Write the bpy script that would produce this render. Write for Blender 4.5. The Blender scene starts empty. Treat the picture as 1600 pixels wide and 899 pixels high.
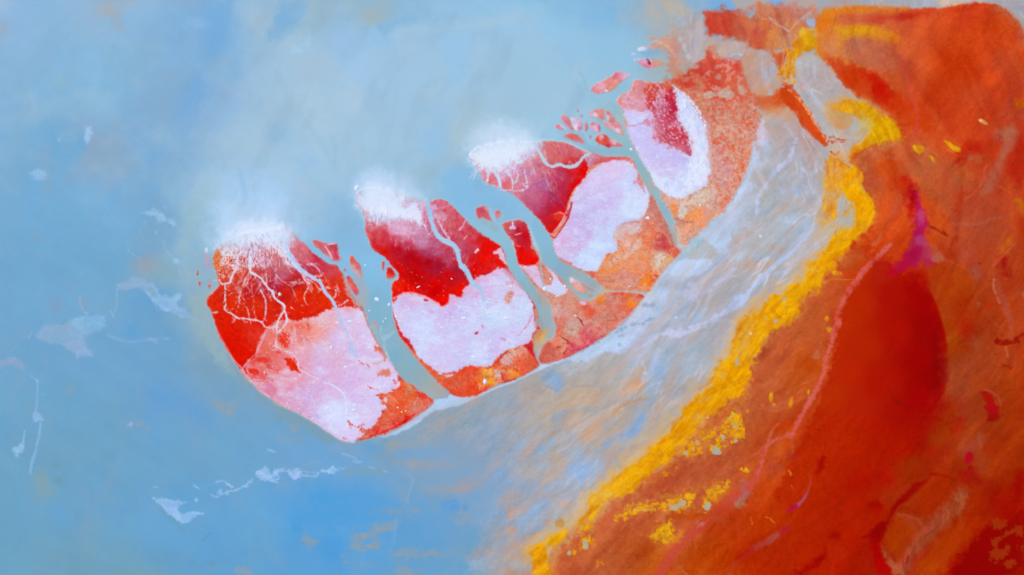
import math, random, re
import numpy as np
try:
    import bpy
except ImportError:
    bpy = None                      # the surface survey below is plain numpy

METRES = 0.25                       # one survey unit on the ground, in metres
if bpy:
    sc = bpy.context.scene
    cam_data = bpy.data.cameras.new('camera')
    cam = bpy.data.objects.new('camera', cam_data)
    sc.collection.objects.link(cam)
    cam_data.lens = 50.0
    cam_data.sensor_width = 36.0
    cam.location = (0, 0, 1600 * METRES * 50.0 / 36.0)
    cam.rotation_euler = (0, 0, 0)                       # a drone looking straight down
    cam_data.clip_start = 1.0
    cam_data.clip_end = 5000.0
    sc.camera = cam
    SUN_EL, SUN_AZ = math.radians(55), math.radians(315)
    world = bpy.data.worlds.new('World'); sc.world = world; world.use_nodes = True
    nt = world.node_tree; nt.nodes.clear()
    sky = nt.nodes.new('ShaderNodeTexSky'); sky.sky_type = 'NISHITA'; sky.sun_disc = False
    sky.sun_elevation = SUN_EL; sky.sun_rotation = SUN_AZ
    bg = nt.nodes.new('ShaderNodeBackground'); bg.inputs['Strength'].default_value = 0.082
    wo = nt.nodes.new('ShaderNodeOutputWorld')
    nt.links.new(sky.outputs[0], bg.inputs[0]); nt.links.new(bg.outputs[0], wo.inputs[0])
    sun_data = bpy.data.lights.new('sun', 'SUN'); sun_data.energy = 4.1
    sun_data.angle = math.radians(8); sun_data.color = (1.0, 0.95, 0.88)
    sun = bpy.data.objects.new('sun', sun_data); sc.collection.objects.link(sun)
    sun.rotation_euler = (math.pi / 2 - SUN_EL, 0, math.pi - SUN_AZ)
    sc.view_settings.view_transform = 'Standard'; sc.view_settings.look = 'None'
    sc.view_settings.exposure = 0.0; sc.view_settings.gamma = 1.0
    sc.view_settings.use_curve_mapping = False

# ------------------------------------------------------------------ noise
rng = np.random.RandomState(7)
LAT = rng.rand(256, 256).astype(np.float32) * 2 - 1
def vnoise(x, y):
    ix = np.floor(x).astype(np.int32); iy = np.floor(y).astype(np.int32)
    fx = (x - ix).astype(np.float32); fy = (y - iy).astype(np.float32)
    fx = fx*fx*fx*(fx*(fx*6-15)+10); fy = fy*fy*fy*(fy*(fy*6-15)+10)
    x0 = ix & 255; x1 = (ix+1) & 255; y0 = iy & 255; y1 = (iy+1) & 255
    a = LAT[y0, x0]; b = LAT[y0, x1]; c = LAT[y1, x0]; d = LAT[y1, x1]
    return (a + (b-a)*fx) * (1-fy) + (c + (d-c)*fx) * fy
def fbm(x, y, o=4, s=0.0, g=0.55):
    r = 0; amp = 1.0; t = 0
    for k in range(o):
        r = r + amp * vnoise(x + 17.3*k + s*7.1, y + 31.7*k - s*3.9); t += amp
        x, y = (x*0.8 - y*0.6)*2.03, (x*0.6 + y*0.8)*2.03
        amp *= g
    return r / t * 1.6
def sstep(x):
    x = np.clip(x, 0, 1); return x*x*(3-2*x)

# ------------------------------------------------------------------ survey grid of the ground
STEP = 1.4
def axis(lo, hi):
    core = np.arange(lo, hi + STEP, STEP)
    ext = []; v = STEP; q = 0
    while q < 9000:
        v *= 1.25; q += v; ext.append(q)
    ext = np.array(ext)
    return np.concatenate([core[0] - ext[::-1], core, core[-1] + ext]).astype(np.float32)
XS = axis(-14, 1614); YS = axis(-14, 913)
GX, GY = np.meshgrid(XS, YS)
COL = np.zeros(GX.shape + (3,), np.float32)
OWN = np.zeros(GX.shape, np.int16)
HGT = np.zeros(GX.shape, np.float32)
WX = fbm(GX/9, GY/9, 4, 1); WY = fbm(GX/9, GY/9, 4, 2)

WIN = dict(O=(0,0,1), A1=(300,260,5.62), A2=(300,400,5.62), A3=(360,540,5.62), A4=(480,260,5.62), A5=(480,400,5.62), A6=(520,540,5.62),
 B1=(640,260,5.62), B2=(640,400,5.62), B3=(680,500,5.62), B4=(720,180,5.62), B5=(760,320,5.62), B6=(860,420,5.62),
 C1=(840,140,5.62), C2=(900,20,5.62), C3=(940,120,5.62), C4=(880,260,5.62), C5=(1000,220,5.62), C6=(900,340,5.62), C7=(1060,0,5.62),
 D1=(0,0,2.81), D2=(400,0,2.81), D3=(700,0,2.81), D4=(0,280,2.81), D5=(0,579,2.81), D6=(200,660,3.76), D7=(400,579,2.81),
 E1=(1180,0,4.683), E2=(1360,0,4.683), E3=(1180,180,4.683), E4=(1360,180,4.683), E5=(960,320,4.683), E6=(1150,340,4.683), E7=(1360,350,4.683),
 F1=(780,520,4.683), F2=(960,480,4.683), F3=(700,707,4.683), F4=(900,640,4.683), F5=(1000,707,4.683), F6=(1140,500,4.683), F7=(1200,707,4.683), F8=(1360,530,4.683),
 G1=(1360,707,4.683), H2=(0,460,7.025), H3=(170,400,7.025), H4=(190,300,7.025), H5=(0,570,4.73), H6=(230,720,7.025), H7=(380,690,7.025), J=(1000,562,2.667), K=(1100,0,2.726), L=(900,60,2.406))

def hexc(h):
    h = h.lstrip('#'); return [int(h[i:i+2], 16) / 255 for i in (0, 2, 4)]
def pts(s, n=2):
    """'W: x,y x,y  V: x,y' -> points on the ground; W names the survey sheet that the numbers were read on"""
    out = []; w = WIN['O']
    for t in s.split():
        if t.endswith(':'): w = WIN[t[:-1]]; continue
        v = t.split(',')
        p = [w[0] + float(v[0])/w[2], w[1] + float(v[1])/w[2]]
        if len(v) > 2:
            p.append(hexc(v[2]) if v[2].startswith('#') else float(v[2]))
        out.append(p)
    return out
def chaikin(p, closed=True, n=1):
    p = np.array(p, float)
    for _ in range(n):
        q = np.roll(p, -1, 0) if closed else p[1:]
        a = p if closed else p[:-1]
        r = np.empty((len(a)*2, p.shape[1])); r[0::2] = a*.75 + q*.25; r[1::2] = a*.25 + q*.75
        p = r if closed else np.vstack([p[:1], r, p[-1:]])
    return p
def box(p, pad):
    p = np.array([[a[0], a[1]] for a in p])
    x0, y0 = p.min(0) - pad; x1, y1 = p.max(0) + pad
    i0, i1 = np.searchsorted(XS, [x0, x1]); j0, j1 = np.searchsorted(YS, [y0, y1])
    return slice(max(j0-1, 0), j1+1), slice(max(i0-1, 0), i1+1)
def d_poly(x, y, p):
    d = np.full(x.shape, 1e9, np.float32); ins = np.zeros(x.shape, bool)
    for k in range(len(p)):
        ax, ay = p[k][:2]; bx, by = p[(k+1) % len(p)][:2]
        ex, ey = bx-ax, by-ay; L = ex*ex + ey*ey + 1e-9
        t = np.clip(((x-ax)*ex + (y-ay)*ey)/L, 0, 1)
        d = np.minimum(d, (x-ax-t*ex)**2 + (y-ay-t*ey)**2)
        if ay != by:
            ins ^= ((y >= ay) != (y >= by)) & (x < ax + (y-ay)*ex/ey)
    d = np.sqrt(d)
    return np.where(ins, -d, d)
def d_line(x, y, p, w0):
    d = np.full(x.shape, 1e9, np.float32)
    for k in range(len(p)-1):
        ax, ay = p[k][:2]; bx, by = p[k+1][:2]
        wa = p[k][2] if len(p[k]) > 2 else w0; wb = p[k+1][2] if len(p[k+1]) > 2 else w0
        ex, ey = bx-ax, by-ay; L = ex*ex + ey*ey + 1e-9
        t = np.clip(((x-ax)*ex + (y-ay)*ey)/L, 0, 1)
        d = np.minimum(d, np.hypot(x-ax-t*ex, y-ay-t*ey) - (wa + (wb-wa)*t)/2)
    return d
def along(x, y, p):
    """signed distance from a line and the distance run along it"""
    best = np.full(x.shape, 1e18, np.float32); D = np.zeros(x.shape, np.float32); S = np.zeros(x.shape, np.float32); run = 0
    for k in range(len(p)-1):
        ax, ay = p[k][:2]; ex, ey = p[k+1][0]-ax, p[k+1][1]-ay; L = math.hypot(ex, ey)
        t = np.clip(((x-ax)*ex + (y-ay)*ey)/L/L, 0, 1); q = (x-ax-t*ex)**2 + (y-ay-t*ey)**2
        m = q < best; best[m] = q[m]; S[m] = (run + t*L)[m]; D[m] = (np.sqrt(q)*np.sign((x-ax)*ey - (y-ay)*ex))[m]; run += L
    return D, S
def field(x, y, cp, pw=1.6):
    """smooth blend of samples (x, y, value)"""
    s = 0; v = 0
    for c in cp:
        w = 1 / ((x-c[0])**2 + (y-c[1])**2 + 9)**pw
        s = s + w
        val = np.array(c[2], np.float32)
        v = v + (w[..., None]*val if val.ndim else w*val)
    return v / (s[..., None] if np.array(cp[0][2]).ndim else s)

def blur(m, r):
    """box blur of a mask, three passes"""
    m = m.astype(np.float32)
    for _ in range(3):
        for ax in (0, 1):
            c = np.cumsum(np.concatenate([np.repeat(m.take([0], ax), r+1, ax), m, np.repeat(m.take([-1], ax), r, ax)], ax), ax, dtype=np.float64)
            n = m.shape[ax]
            m = ((c.take(range(2*r+1, n+2*r+1), ax) - c.take(range(0, n), ax)) / (2*r+1)).astype(np.float32)
    return m
THINGS = {}; OWNERS = []        # an owner = one object of the scene
def owner(name, thing=None, **k):
    OWNERS.append(dict(name=name, thing=thing, **k)); return len(OWNERS) - 1

def lay(sl, d, col, a=1.0, f=1.0, w=1.2, brk=0, bs=(5, 5), own=None, dz=None, mot=None, sd=0, cw=3, th=.5, spk=None):
    """spread one deposit over the ground: d = distance to its edge, f = softness of the edge, w/brk = raggedness"""
    x, y = GX[sl], GY[sl]
    if w: d = d + w * WX[sl]
    if brk: d = d + brk * fbm(x/bs[0], y/bs[1], 3, 5+sd, .7)
    al = sstep(.5 - d/(2*f))
    if spk: al = al * sstep(.5 + (fbm(x/spk[0], y/spk[1], 2, 15+sd, .7) + spk[2])*(spk[3] if len(spk) > 3 else 2.6))
    if isinstance(a, list): al = al * np.clip(field(x, y, a, 1.6), 0, 1)
    else: al = al * a
    if isinstance(col, list):
        c = field(x + cw*WX[sl], y + cw*WY[sl], col)
    else:
        c = np.broadcast_to(np.array(hexc(col), np.float32), x.shape + (3,))
    if mot:                     # (second colour, patch size x, y, amount, bias)
        m = sstep(.5 + (fbm(x/mot[1], y/mot[2], 4, 11+sd) + (mot[4] if len(mot) > 4 else 0))*1.6) * mot[3]
        c = c + (np.array(hexc(mot[0]), np.float32) - c) * m[..., None]
    COL[sl] += (c - COL[sl]) * al[..., None]
    if dz is not None: HGT[sl] += (dz - HGT[sl]) * al
    if own is not None:
        o = OWN[sl]; o[al > th] = own
    return al
def dend(x, y, head, length, w, col, seed, own=None, a=.8, branch=.5, wander=.35):
    """a branching thread of salt or water wandering over the crust"""
    r = random.Random(seed); st = 4.0; P = []; an = head; n = max(2, int(length/st))
    for k in range(n+1):
        P.append('%.1f,%.1f,%.2f' % (x, y, w*(1-.6*k/n)))
        if k and w > .5 and r.random() < branch*.35 and n - k > 1:
            dend(x, y, an + r.choice((-1, 1))*r.uniform(.5, 1.1), length*(1-k/n)*r.uniform(.3, .8), w*.7, col, r.random(), own if w > 1.4 else None, a*.9, branch*.7, wander)
        an += r.uniform(-wander, wander) + (head-an)*.25
        x += st*math.cos(an); y += st*math.sin(an)
    vein('O: ' + ' '.join(P), col, w, n=1, f=.65, w=.6, a=a, own=own)
def area(s, col, n=1, **k):
    p = pts(s); p = chaikin(p, True, n) if n else p
    f = k.get('f', 1.0); pad = f + 2*k.get('w', 1.2) + 2*k.get('brk', 0) + 4
    sl = box(p, pad)
    return lay(sl, d_poly(GX[sl], GY[sl], p), pts(col) if ':' in col else col, **k)
def vein(s, col, wd=2.0, n=2, **k):
    p = pts(s)
    if any(len(q) > 2 for q in p): p = [q if len(q) > 2 else q + [wd] for q in p]
    p = chaikin(p, False, n)
    f = k.get('f', .8); pad = f + 2*k.get('w', 1.2) + 2*k.get('brk', 0) + 4 + wd + (max(p[:,2]) if p.shape[1] > 2 else 0)
    k.setdefault('f', .8); k.setdefault('w', .6)
    sl = box(p, pad)
    return lay(sl, d_line(GX[sl], GY[sl], p, wd), pts(col) if ':' in col else col, **k)
def spot(s, col, **k):
    """s = 'W: x,y rx,ry [angle]' in sheet units"""
    t = s.split(); w = WIN[t[0][:-1]]
    cx, cy = [float(v) for v in t[1].split(',')]; rx, ry = [float(v) for v in t[2].split(',')]
    an = math.radians(float(t[3])) if len(t) > 3 else 0
    cx = w[0] + cx/w[2]; cy = w[1] + cy/w[2]; rx /= w[2]; ry /= w[2]
    R = max(rx, ry); f = k.get('f', 1.0)
    sl = box([(cx-R, cy-R), (cx+R, cy+R)], f + 2*k.get('w', 1.2) + 2*k.get('brk', 0) + 3)
    x, y = GX[sl]-cx, GY[sl]-cy
    u = (x*math.cos(an) + y*math.sin(an))/rx; v = (-x*math.sin(an) + y*math.cos(an))/ry
    d = (np.hypot(u, v) - 1) * min(rx, ry) * (1.0 if f < min(rx, ry) else 1.0)
    return lay(sl, d, pts(col) if ':' in col else col, **k)

def table(x0, dx, y0, dy, rows):
    t = np.array([[hexc(c) for c in r.split()] for r in rows], np.float32)
    def ev(x, y):
        fx = np.clip((x-x0)/dx, 0, t.shape[1]-1.001); fy = np.clip((y-y0)/dy, 0, t.shape[0]-1.001)
        ix = fx.astype(int); iy = fy.astype(int); fx = (fx-ix)[..., None]; fy = (fy-iy)[..., None]
        fx = fx*fx*(3-2*fx)*.6 + fx*.4; fy = fy*fy*(3-2*fy)*.6 + fy*.4
        return (t[iy, ix]*(1-fx) + t[iy, ix+1]*fx)*(1-fy) + (t[iy+1, ix]*(1-fx) + t[iy+1, ix+1]*fx)*fy
    return ev

# ================================================================== THE SETTING
LAKE = owner('lake_water', kind='structure', mat='water')
SHAL = owner('brine_shallows', kind='structure', mat='wet')
SHORE = owner('red_mudflat', kind='structure', mat='mud')
SULF = owner('sulphur_band', kind='structure', mat='crust')

bigx = fbm(GX/70, GY/70, 4, 21)*26; bigy = fbm(GX/70, GY/70, 4, 22)*26
blue = table(0, 80, 0, 80, [
 # 0     80     160    240    320    400    480    560    640    720    800    880    960    1040   1120   1200   1280   1360
 '8cb3d9 84b4da 8db1d0 80b1da 78acd8 96bcd8 8fb6d0 8db5cd 8cb9d6 92c0e2 90c3e6 8cc0e3 7fb6de b0b2b0 7aade0 90aad0 a8a6b0 a8a6b0',
 '84b2d6 82b4da 82b6d9 84b2d5 76abd9 94bddc 9cbfd9 98c3e6 96c0e0 9dc2de 9cc6e2 98c6e4 92c3e1 a8b0b0 b0a4a0 b4a5a0 b4a5a0 b0a4a4',
 '80b0d5 7fb3d6 7cb3d9 80acd0 78a9d8 92bbdc 98bdd6 a0c8e6 9cc4e2 9fc5e2 9bc0d8 9cc5de 96c1da 96c0d4 b0a8a4 b8aca8 b4a8ac b0a4a4',
 '7bafd4 6fa9d2 85a8c8 76abd6 84b0d6 9ac0dc 9cc6e6 9cc4e0 9ac2de 94c1e2 b4cfe0 98c8e6 92bfd0 a0b8c0 b4b0b0 aab3bf aeb0b4 b8b0a4',
 '74abd2 70abd4 74add8 76a9d0 94bdd8 a8ccee 98c0e0 90c0e4 94c0dc 86bde2 88bde0 8cbcd8 a0b8c8 b0b8c4 b0bcc8 b2b4b4 aab4bc b8b0a4',
 '72a9cf 6ca9d2 6ea8cf 7aa6c4 8db8d2 90bcdc 84bde2 86c0e6 84bfe6 86bde0 8abcd6 98b8c8 a8bccc b0c0d4 b6c4da b2b0b2 a6b0b8 b8a898',
 '6fa8d0 6fa7d0 72a9cf 6aa4d0 96b4c2 8ab4d0 80b8da 80b4d0 84b4cc 88b2c4 90b0b8 9ab0b8 a8b8c8 aabbd4 aab2c0 a8b0bc b0b0b0 b8a898',
 '72a6cc 6ea5cd 6da6d0 6fa3ca 7ba3bd 80a8c0 80aac0 80a8bc 86a4b0 90a4ac a0a0a0 98aac0 b0acac 9fb4cd a2b0be a8aeb8 b0b0b0 b8a898',
 '6ca6cb 6ba5cb 6ea4c7 6aa3d2 6fa3cf 78a5c6 7ca4bd 80a4b8 84a4b8 92a5b8 9aa5b0 b4a798 bca48e a8aab0 b0a698 b0a698 b0b0b0 b8a898',
 '6ba4c8 6fa3c2 6ca4c8 6aa5cc 6ba4cb 6ca6cf 6ea6d4 70a5d2 80a4c2 82a4c6 92a4ba a8a6aa a6a8b0 b4a89c b8a48c b0a698 b0b0b0 b8a898',
 '6aa3c5 6ba5c9 6ba4cb 68a5d2 66a4d2 64a6d6 58a2dc 58a2dc 66a2d2 75a2ca 84a8cc a4a8b4 b4a89c b8a48c b8a48c b0a698 b0b0b0 b8a898',
 '6ca5c4 6fa2be 6fa2bd 68a2c6 5fa1d2 64a3d0 5ca0d6 5ea2d8 62a0cf 68a2cb 92a4b4 b0a090 b8a48c b8a48c b8a48c b0a698 b0b0b0 b8a898',
 '6ca5c4 6fa2be 6fa2bd 68a2c6 5fa1d2 64a3d0 5ca0d6 5ea2d8 62a0cf 68a2cb 92a4b4 b0a090 b8a48c b8a48c b8a48c b0a698 b0b0b0 b8a898'])
COL[:] = blue(GX + bigx, GY + bigy)
OWN[:] = LAKE
# slow brush-like drift in the water: silt carried along the flow
sil = fbm((GX*.83+GY*.55)/60, (-GX*.55+GY*.83)/22, 5, 31)
COL += (sil * .009)[..., None] * np.array([1.0, .9, .75], np.float32)
sil2 = fbm(GX/38, GY/44, 4, 33)
COL += (np.clip(sil2-.35, 0, 1) * .05)[..., None] * np.array([1.0, .0, -.5], np.float32)
COL += (fbm((GX*.8+GY*.6)/6, (GY*.8-GX*.6)/13, 3, 35) * .003)[..., None]

def tint(s, c, a=.8, f=10, **k): f = f*1.6; k.setdefault('w', 7); k['brk'] = k.get('brk', 0) + 4; k.setdefault('bs', (16, 11)); area(s, c, a=a, f=f, **k)
def dab(s, c, a=.8, f=6, **k): f = f*1.5; a = a*.92; k.setdefault('w', 5); k['brk'] = k.get('brk', 0)*.6 + 3; k.setdefault('bs', (9, 6)); spot(s, c, a=a, f=f, **k)
# --- left water
dab('D1: 480,45 50,25', '#a8a8ac', .8, 7); dab('D1: 520,110 22,35', '#9ba8b6', .6); dab('D1: 15,125 24,30', '#98a8bc', .7)
dab('D1: 560,10 30,14', '#a2a8b4', .5); dab('D1: 800,20 60,20', '#8eabca', .6); dab('D1: 880,105 50,20', '#8ab8de', .8)
tint('D1: 930,0 1030,0 990,120 960,240 900,380 840,440 790,520 760,500 800,420 870,320 900,200', '#70aadb', .75, 9)
tint('D1: 400,610 470,600 540,650 640,740 540,800 460,850 430,800 400,700', '#82a6c4', .6, 9)
tint('D1: 330,600 385,600 370,680 340,740 290,740 300,680', '#66a9d8', .7, 6)
dab('D1: 388,590 11,20', '#a0c8ee', .9, 3); spot('D1: 172,765 36,24', '#98c0e6', a=.75, f=3, brk=4, bs=(3,3)); dab('D1: 265,618 6,7', '#8fbde2', .9, 1.5)
dab('D1: 215,790 22,45', '#86a4bc', .6); dab('D1: 195,690 30,40', '#82a6c4', .6); dab('D1: 265,360 30,25', '#8fb6c8', .5)
tint('D1: 640,380 720,330 840,280 860,300 800,470 700,540 640,520', '#80a9cc', .6, 9)
tint('D1: 860,760 930,730 1050,760 1124,780 1124,899 850,899', '#9ec4de', .6, 9)
vein('D1: 1050,740 1065,800 1080,860', '#86b2d4', 5, f=3, a=.6); vein('D1: 1030,420 1075,424', '#a8cce8', 1, a=.7)
tint('D1: 960,240 1040,300 1060,420 1000,560 940,700 860,760 800,760 850,600 900,420', '#86b4da', .55, 9)
for s in ('D1: 410,250 30,30', 'D1: 420,340 22,40', 'D1: 135,420 18,40'): dab(s, '#88bade', .6, 5, brk=3)
# --- upper middle
tint('D2: 90,0 225,0 222,60 180,110 120,160 60,190 50,150 100,90', '#76b0dc', .95, 5)
dab('D2: 520,68 55,38', '#adb5b6', .85, 7); tint('D2: 350,0 640,0 600,60 560,120 420,90', '#93b4c4', .5, 9)
tint('D2: 230,0 350,0 340,80 260,140 230,100', '#98b8c8', .5, 8)
tint('D2: 540,110 600,100 700,80 690,100 620,140 590,190 550,150', '#82b6dc', .8, 5)
vein('D2: 600,160 640,125 800,130 960,110 1124,90', '#a4c8e0', 14, f=9, a=.7); dab('D2: 740,330 220,170', '#9ec4e2', .6, 20)
area('D2: 180,390 260,380 300,470 310,560 270,600 220,520 180,450', '#aed2ea', a=.6, f=18, w=8, brk=6, bs=(14,22))
tint('D2: 180,260 300,250 330,310 200,340', '#a8bfcc', .6, 12)
tint('O: 330,150 420,100 520,120 620,180 700,260 560,280 520,340 480,340 400,270 330,300 290,330 300,240', '#a8c8dc', .4, 30)
tint('O: 400,60 470,40 520,80 560,200 520,250 440,200', '#a6c6dc', .35, 24)
tint('O: 600,60 800,40 900,110 860,190 760,190 640,150', '#a4c8e0', .35, 28)
vein('D2: 90,330 150,440 220,550 290,640 350,740', '#8cb6d2', 6, f=9, a=.3, brk=4, bs=(12,12)); vein('D2: 200,520 260,640 300,700', '#acccdf', 6, f=7, a=.4, brk=4, bs=(12,12))
vein('D2: 335,600 350,660 345,720', '#8eb0c6', 4, f=6, a=.3)
tint('D2: 160,220 230,160 235,190 190,230', '#a6cdea', .8, 4); tint('D2: 60,560 130,560 150,620 90,640 50,620', '#8abbe2', .5, 9)
tint('D2: 180,690 280,690 250,760 200,770', '#90bfe2', .5, 8); tint('D2: 740,540 880,560 830,640 740,680 700,620', '#90c0e6', .6, 9)
tint('D2: 820,160 960,170 940,280 900,400 860,340 820,250', '#96c6ea', .6, 9); tint('D2: 700,390 820,380 800,450 720,470', '#a8c6d4', .5, 9)
tint('D2: 880,520 960,490 980,560 900,660 840,740 820,700', '#a8bfcc', .7, 9); tint('D2: 700,740 850,690 880,720 780,800 690,800', '#98b8ca', .55, 9)
tint('D2: 860,720 1124,730 1124,860 960,899 860,860 800,800', '#84bbe2', .7, 9)
tint('A4: 150,280 300,250 420,420 500,560 560,720 600,800 380,760 250,640 150,500', '#84b8e0', .7, 9, mot=('#90b4cc', 4, 3, .35))
tint('A4: 880,200 1124,180 1124,300 950,300', '#98bdd0', .5, 8)
# --- flow silt lines from the upper lake
tint('O: 680,40 760,30 840,60 900,50 930,70 800,100 700,90', '#98c4e4', .4, 10); tint('O: 860,60 960,40 1030,60 1000,110 900,120', '#94c2e0', .5, 10)
dab('O: 820,110 60,26', '#9cc4dc', .6, 14); dab('O: 955,115 28,20', '#9ac4dc', .5, 10); tint('O: 700,150 740,140 780,190 730,260 705,250', '#a4c4d4', .6, 10)
vein('D3: 580,320 600,350 610,400', '#8cb4cc', 3, f=2, a=.5)
# --- far left and lower left
dab('D4: 160,250 18,20', '#80a4c2', .7); dab('D4: 235,550 26,40', '#7aa2c2', .7); dab('D4: 650,385 60,45', '#98a4b4', .8, 8)
tint('D4: 600,380 760,330 800,420 760,480 640,430', '#88adbe', .6, 8); tint('D4: 800,170 860,60 940,0 1000,100 880,200 820,330 780,300', '#98bcc8', .6, 8)
tint('D4: 820,520 900,480 930,540 940,640 1000,780 1080,890 980,830 900,720 840,640', '#96b2bb', .85, 6)
vein('D4: 830,600 880,625 940,670 1010,740 1060,830', '#8cb6cc', 2, f=2, a=.6); tint('D4: 540,650 600,640 610,690 560,720', '#5fa3d6', .7, 7)
dab('D5: 310,80 18,18', '#8aa2b8', .6, 5); dab('D5: 615,237 24,13 15', '#96a2ae', .9, 3); dab('D5: 575,236 6,9', '#90b8dc', .9, 1.5)
tint('D5: 930,130 1000,150 1060,200 1000,205 950,170', '#8ea2b0', .9, 4); tint('D5: 140,450 200,450 240,530 200,570 150,550', '#88a3ac', .7, 6)
tint('D5: 650,60 760,90 880,150 950,210 900,260 780,200 640,110', '#609fd6', .5, 9); tint('D5: 450,340 530,350 490,410 440,380', '#6a9ec0', .5, 6)
dab('D5: 275,640 40,50', '#66a5d6', .6, 7); dab('D5: 340,700 30,28', '#70a2ca', .5, 6); vein('D5: 700,610 760,660 810,710', '#6d9cb6', 4, f=3, a=.7)
dab('D5: 255,490 20,10 30', '#6c96a8', .6, 3); dab('D5: 240,415 25,12', '#6a98ae', .6, 3); vein('D5: 285,600 320,615 345,640', '#7898ac', 2, f=2, a=.6)
vein('D5: 890,750 905,735 920,715', '#5c94ae', 1.6, f=1, a=.8); dab('D5: 415,812 9,10', '#8fb8d8', .7, 2)
dab('D5: 950,855 30,12', '#84a0b4', .8, 3); dab('D5: 1075,880 32,18', '#98a0ac', .85, 4); dab('D5: 930,845 35,10', '#5098cc', .6, 3); dab('D5: 1060,795 22,22', '#5a9fd8', .6, 4)
tint('D5: 540,850 640,850 700,899 500,899', '#74a2a8', .6, 8); tint('D5: 1000,560 1124,600 1124,760 1050,720', '#68a8d4', .5, 9)
# --- lower middle, deep blue pools with brown silt
tint('D7: 170,500 240,480 320,520 400,540 460,520 600,560 640,640 560,690 420,680 330,690 250,680 170,690 150,640', '#56a2da', .6, 9)
tint('D7: 150,665 200,650 290,630 380,600 420,620 330,660 260,670 180,700', '#4c9edb', .6, 11, brk=3)
tint('D7: 200,550 330,530 420,560 300,590', '#4da0dc', .7, 6, brk=2)
tint('D7: 280,740 330,715 380,740 400,810 390,850 330,860 290,840', '#4a9cdb', .6, 11, brk=2)
tint('D7: 150,680 200,670 210,720 200,780 170,720', '#4a9cd8', .5, 6)
for s, c in (('D7: 235,750 26,16 50', '#8c9eae'), ('D7: 450,750 34,28', '#8c9fb0'), ('D7: 540,700 44,14 -15', '#a4a09c'), ('D7: 530,750 30,30', '#80a0b8'),
             ('D7: 480,765 30,10', '#94a0a8'), ('D7: 390,825 12,16', '#90a0b0'), ('D7: 600,622 60,14', '#849fb8'), ('D7: 680,620 20,10', '#98a0aa'),
             ('D7: 655,555 14,16', '#8aa0b4'), ('D7: 480,860 40,15', '#80a0ba'), ('D7: 650,890 40,14', '#8aa0b0'), ('D7: 650,800 50,12', '#84a1b8'),
             ('D7: 750,808 60,11 -6', '#929fa8'), ('D7: 860,525 90,22', '#98a1ae'), ('D7: 930,510 60,18 -20', '#9fa0a8'), ('D7: 590,335 60,16', '#98a2a4'),
             ('D7: 690,322 60,14 -10', '#95a2ac'), ('D7: 760,412 110,22', '#94a2b4'), ('D7: 700,410 30,14', '#a0a2aa'), ('D7: 550,385 40,16', '#80a1b8'),
             ('D7: 480,440 80,20', '#7ca2bc'), ('D7: 170,255 14,18', '#94a2ac'), ('D7: 162,300 20,10', '#90a3ae'), ('D7: 700,470 90,22 10', '#7ba2c4'),
             ('D7: 120,510 20,12', '#7ea2c0'), ('D7: 900,640 50,44', '#8aa2ba'), ('D7: 460,90 40,20', '#7ea3bc'), ('D7: 580,670 80,10 -8', '#7aa1c0')):
    dab(s, c, .85, 4, brk=2)
dab('D7: 870,600 36,20', '#4f9ade', .8, 5); tint('D7: 620,360 740,330 850,350 830,380 640,390', '#6fa6d4', .6, 6)
tint('D7: 480,330 560,310 560,360 500,370', '#62a3d4', .6, 5); tint('D7: 700,600 860,610 880,700 760,760 640,700', '#62a2d4', .5, 9)
vein('D7: 650,450 690,465 685,510 668,545 665,580', '#86b0da', 2.4, f=2, a=.7); vein('D7: 615,650 610,700 605,760', '#74a8da', 4, f=3, a=.6)
vein('D7: 800,620 840,590 880,580', '#80aacf', 2, f=2, a=.5)
for s in ('D7: 495,425 520,430', 'D7: 560,440 575,446', 'D7: 380,365 430,380 450,400', 'D7: 425,395 445,408 465,400', 'D7: 55,350 80,357'): vein(s, '#9cc0e0', 2, f=1.2, a=.75)
tint('A3: 0,120 60,200 130,290 250,400 400,500 520,560 640,620 840,750 980,840 900,860 760,800 560,700 420,620 260,480 120,340 0,200', '#7d9fb2', .8, 5)
spot('A3: 430,525 50,14 20', '#a8ac94', a=.8, f=2); spot('A3: 140,340 30,10 60', '#a0a4a4', a=.6, f=2)

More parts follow.
